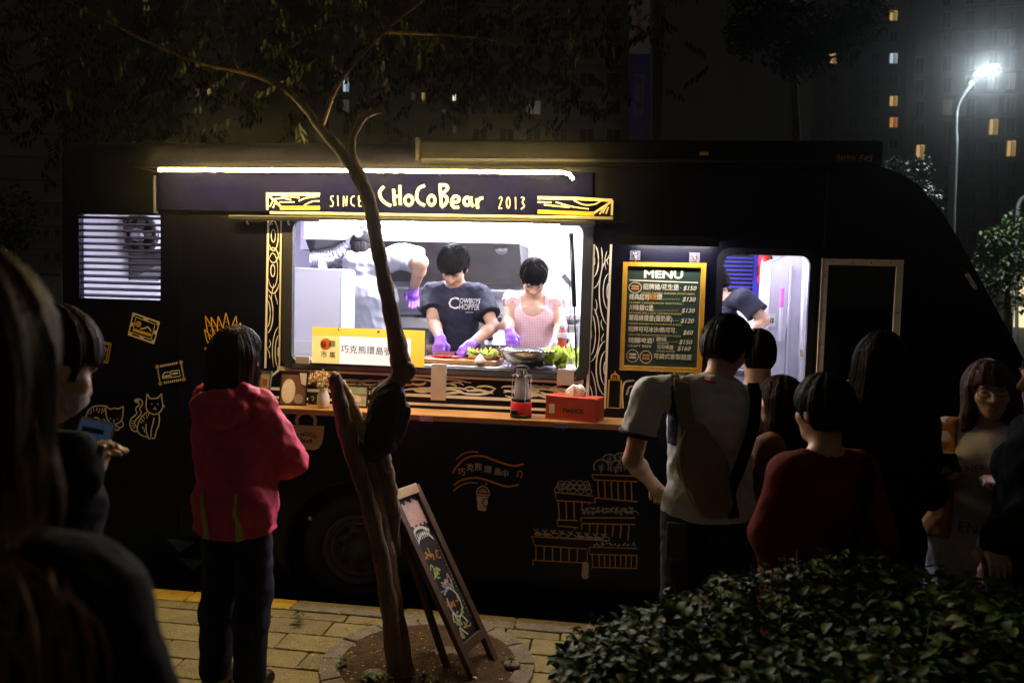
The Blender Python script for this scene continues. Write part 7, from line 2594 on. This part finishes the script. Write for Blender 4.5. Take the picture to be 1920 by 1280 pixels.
# street lamp
LY = 21.0
lp = empty('street_lamp', D(1781, 600, LY))
lp.location.z = ROAD_Z
LO = lp.location
def lq(px, py, dy=0):
    return D(px, py, LY + dy) - LO
GALV = M('galvanised', (.42, .44, .45), .5, .6, vary=.1)
base = Vector((lq(1781, 600).x, 0, 0))
MB().tube(crom([base, lq(1783, 430), lq(1789, 260), lq(1791, 215), lq(1800, 185), lq(1822, 155)], 6), [.11] * 7 + [.10] * 6 + [.075] * 6 + [.06] * 12, 12).build('pole', GALV, lp, smooth=True)
hd_ = lq(1848, 132)
mt = Matrix.Translation(hd_) @ Matrix.Rotation(rad(-28), 4, 'Y')
MB().ell(hd_ + Vector((.02, 0, .06)), (.34, .15, .06), 16, 8, Matrix.Rotation(rad(-20), 3, 'Y')).build('lamp_head', GALV, lp, smooth=True)
MB().ell(hd_ + Vector((.03, -.04, -.035)), (.25, .14, .07), 16, 8, Matrix.Rotation(rad(-20), 3, 'Y')).build('lamp_lens', EM('lamp_glow', (.80, .95, 1.0), 1400.0), lp, smooth=True)
tag(lp, 'tall curved street lamp glowing cool white behind the cab', 'street lamp')
l2 = empty('lamp_post', D(1907, 700, 26))
l2.location.z = ROAD_Z
q2 = lambda px, py: D(px, py, 26) - l2.location
MB().tube(crom([Vector((q2(1905, 700).x, 0, 0)), q2(1907, 480), q2(1908, 400), q2(1914, 375), q2(1930, 365)], 5), .06, 8).build('pole', FRAMEM, l2)
MB().box(q2(1930, 365).x, q2(1960, 365).x, -.1, .1, q2(1930, 365).z - .08, q2(1930, 365).z + .05).build('lamp_head', FRAMEM, l2, bevel=.02)
tag(l2, 'thin unlit lamp post at the far right edge', 'lamp post')

# trees beyond
def far_tree(label, y, px, clumps, leafL, n, mat, seed):
    q = random.Random(seed)
    base = D(px, 700, y)
    t = empty('tree', (base.x, y, ROAD_Z))
    pts = [D(cx, cy, y) - t.location for cx, cy, rr in clumps]
    top = pts[0]
    MB().tube(crom([Vector((0, 0, 0)), Vector((.1, .05, top.z * .35)), Vector((.0, 0, top.z * .6)), Vector(((top.x) * .6, 0, top.z * .9))], 5), [.16 - .008 * i for i in range(16)], 8).build('trunk', BARK, t, smooth=True)
    for i, p in enumerate(pts[1:] if y < 20 and y != 12 else []):
        MB().tube(crom([Vector((0, 0, top.z * .5)), (p + Vector((0, 0, top.z * .5))) * .5, p], 4), [.06, .055, .05, .045, .04, .03, .025, .02, .015], 6).build('limb', BARK, t)
    m = MB()
    for (cx, cy, rr), p in zip(clumps, pts):
        R_ = rr * y / F_PX
        for i in range(int(n * (rr / 40) ** 1.5)):
            d_ = Vector((q.gauss(0, 1), q.gauss(0, 1), q.gauss(0, 1))).normalized() * R_ * q.random() ** .4
            vs, fs = leaf_mesh(leafL * q.uniform(.6, 1.2), leafL * .28, .25, .3)
            mt = Matrix.Translation(p + d_) @ Matrix.Rotation(q.uniform(0, 6.28), 4, 'Z') @ Matrix.Rotation(q.uniform(-.6, 1.2), 4, 'X')
            m._add([mt @ Vector(v) for v in vs], fs)
    tag(m.build('crown', mat, t), kind='stuff')
    tag(t, label, 'tree', 'trees beyond the truck')
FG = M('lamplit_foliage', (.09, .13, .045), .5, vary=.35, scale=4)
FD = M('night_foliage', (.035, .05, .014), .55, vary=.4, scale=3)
far_tree('pale lamplit tree above the truck cab', 19, 1700, [(1695, 335, 42), (1672, 312, 22), (1725, 312, 22), (1715, 360, 34), (1752, 372, 20), (1745, 400, 22)], .13, 260, FG, 5)
far_tree('green lamplit tree under the thin lamp post', 23, 1880, [(1885, 470, 50), (1915, 430, 40), (1850, 520, 45), (1900, 540, 50), (1860, 450, 26), (1925, 500, 45)], .16, 330, FG, 6)
far_tree('dark tree above the awning cassette', 12, 1480, [(1480, 60, 70), (1420, 30, 60), (1560, 70, 60), (1500, 110, 45), (1620, 30, 50), (1400, 70, 40)], .11, 360, FD, 7)
far_tree('dark bush like tree left of the truck', 14, 20, [(10, 400, 60), (30, 440, 36), (-30, 460, 60)], .10, 240, FD, 8)
# kiosk lights seen past the nose
kz = empty('lit_kiosk', (0, 0, 0))
for px0, px1, py0, py1 in ((1912, 1960, 520, 555), (1912, 1960, 575, 615)):
    a, b = D(px0, py0, 30), D(px1, py1, 30)
    MB().box(a.x, b.x, 30, 30.3, b.z, a.z).build('lit_pane', EM('kiosk_glow', (1.0, .85, .45), 1.2, False), kz)
a, b = D(1895, 500, 30.4), D(1990, 700, 30.4)
MB().box(a.x, b.x, 30.35, 33, ROAD_Z, a.z).build('kiosk_wall', CONC[2], kz)
tag(kz, 'small kiosk with yellow lit panes at the far right edge', 'kiosk')
wl = empty('low_wall', (0, 0, 0))
a, b = D(-200, 505, 24), D(116, 555, 24)
MB().box(a.x, b.x, 24, 24.3, ROAD_Z, a.z).build('wall_body', M('low_wall_grey', (.40, .40, .38), .85), wl)
MB().box(a.x, b.x, 23.9, 24.4, a.z + .005, a.z + .12).build('coping', CONC[1], wl)
tag(wl, 'pale low wall beyond the rear end of the truck', 'wall')

# ------------------------------------------------------------------ scattering box, added to imitate lens glow round the lamps
hzb = MB().box(-70, 70, -8, 125, ROAD_Z - 1.0, 75)
hm = bpy.data.materials.new('lens_glow_haze')
hm.use_nodes = True
hm.node_tree.nodes.clear()
ho = hm.node_tree.nodes.new('ShaderNodeOutputMaterial')
pvn = hm.node_tree.nodes.new('ShaderNodeVolumePrincipled')
pvn.inputs['Color'].default_value = (.9, .92, .95, 1)
pvn.inputs['Density'].default_value = .0017
pvn.inputs['Anisotropy'].default_value = .955
hm.node_tree.links.new(pvn.outputs['Volume'], ho.inputs['Volume'])
HZ = tag(hzb.build('added_haze', hm), kind='stuff')
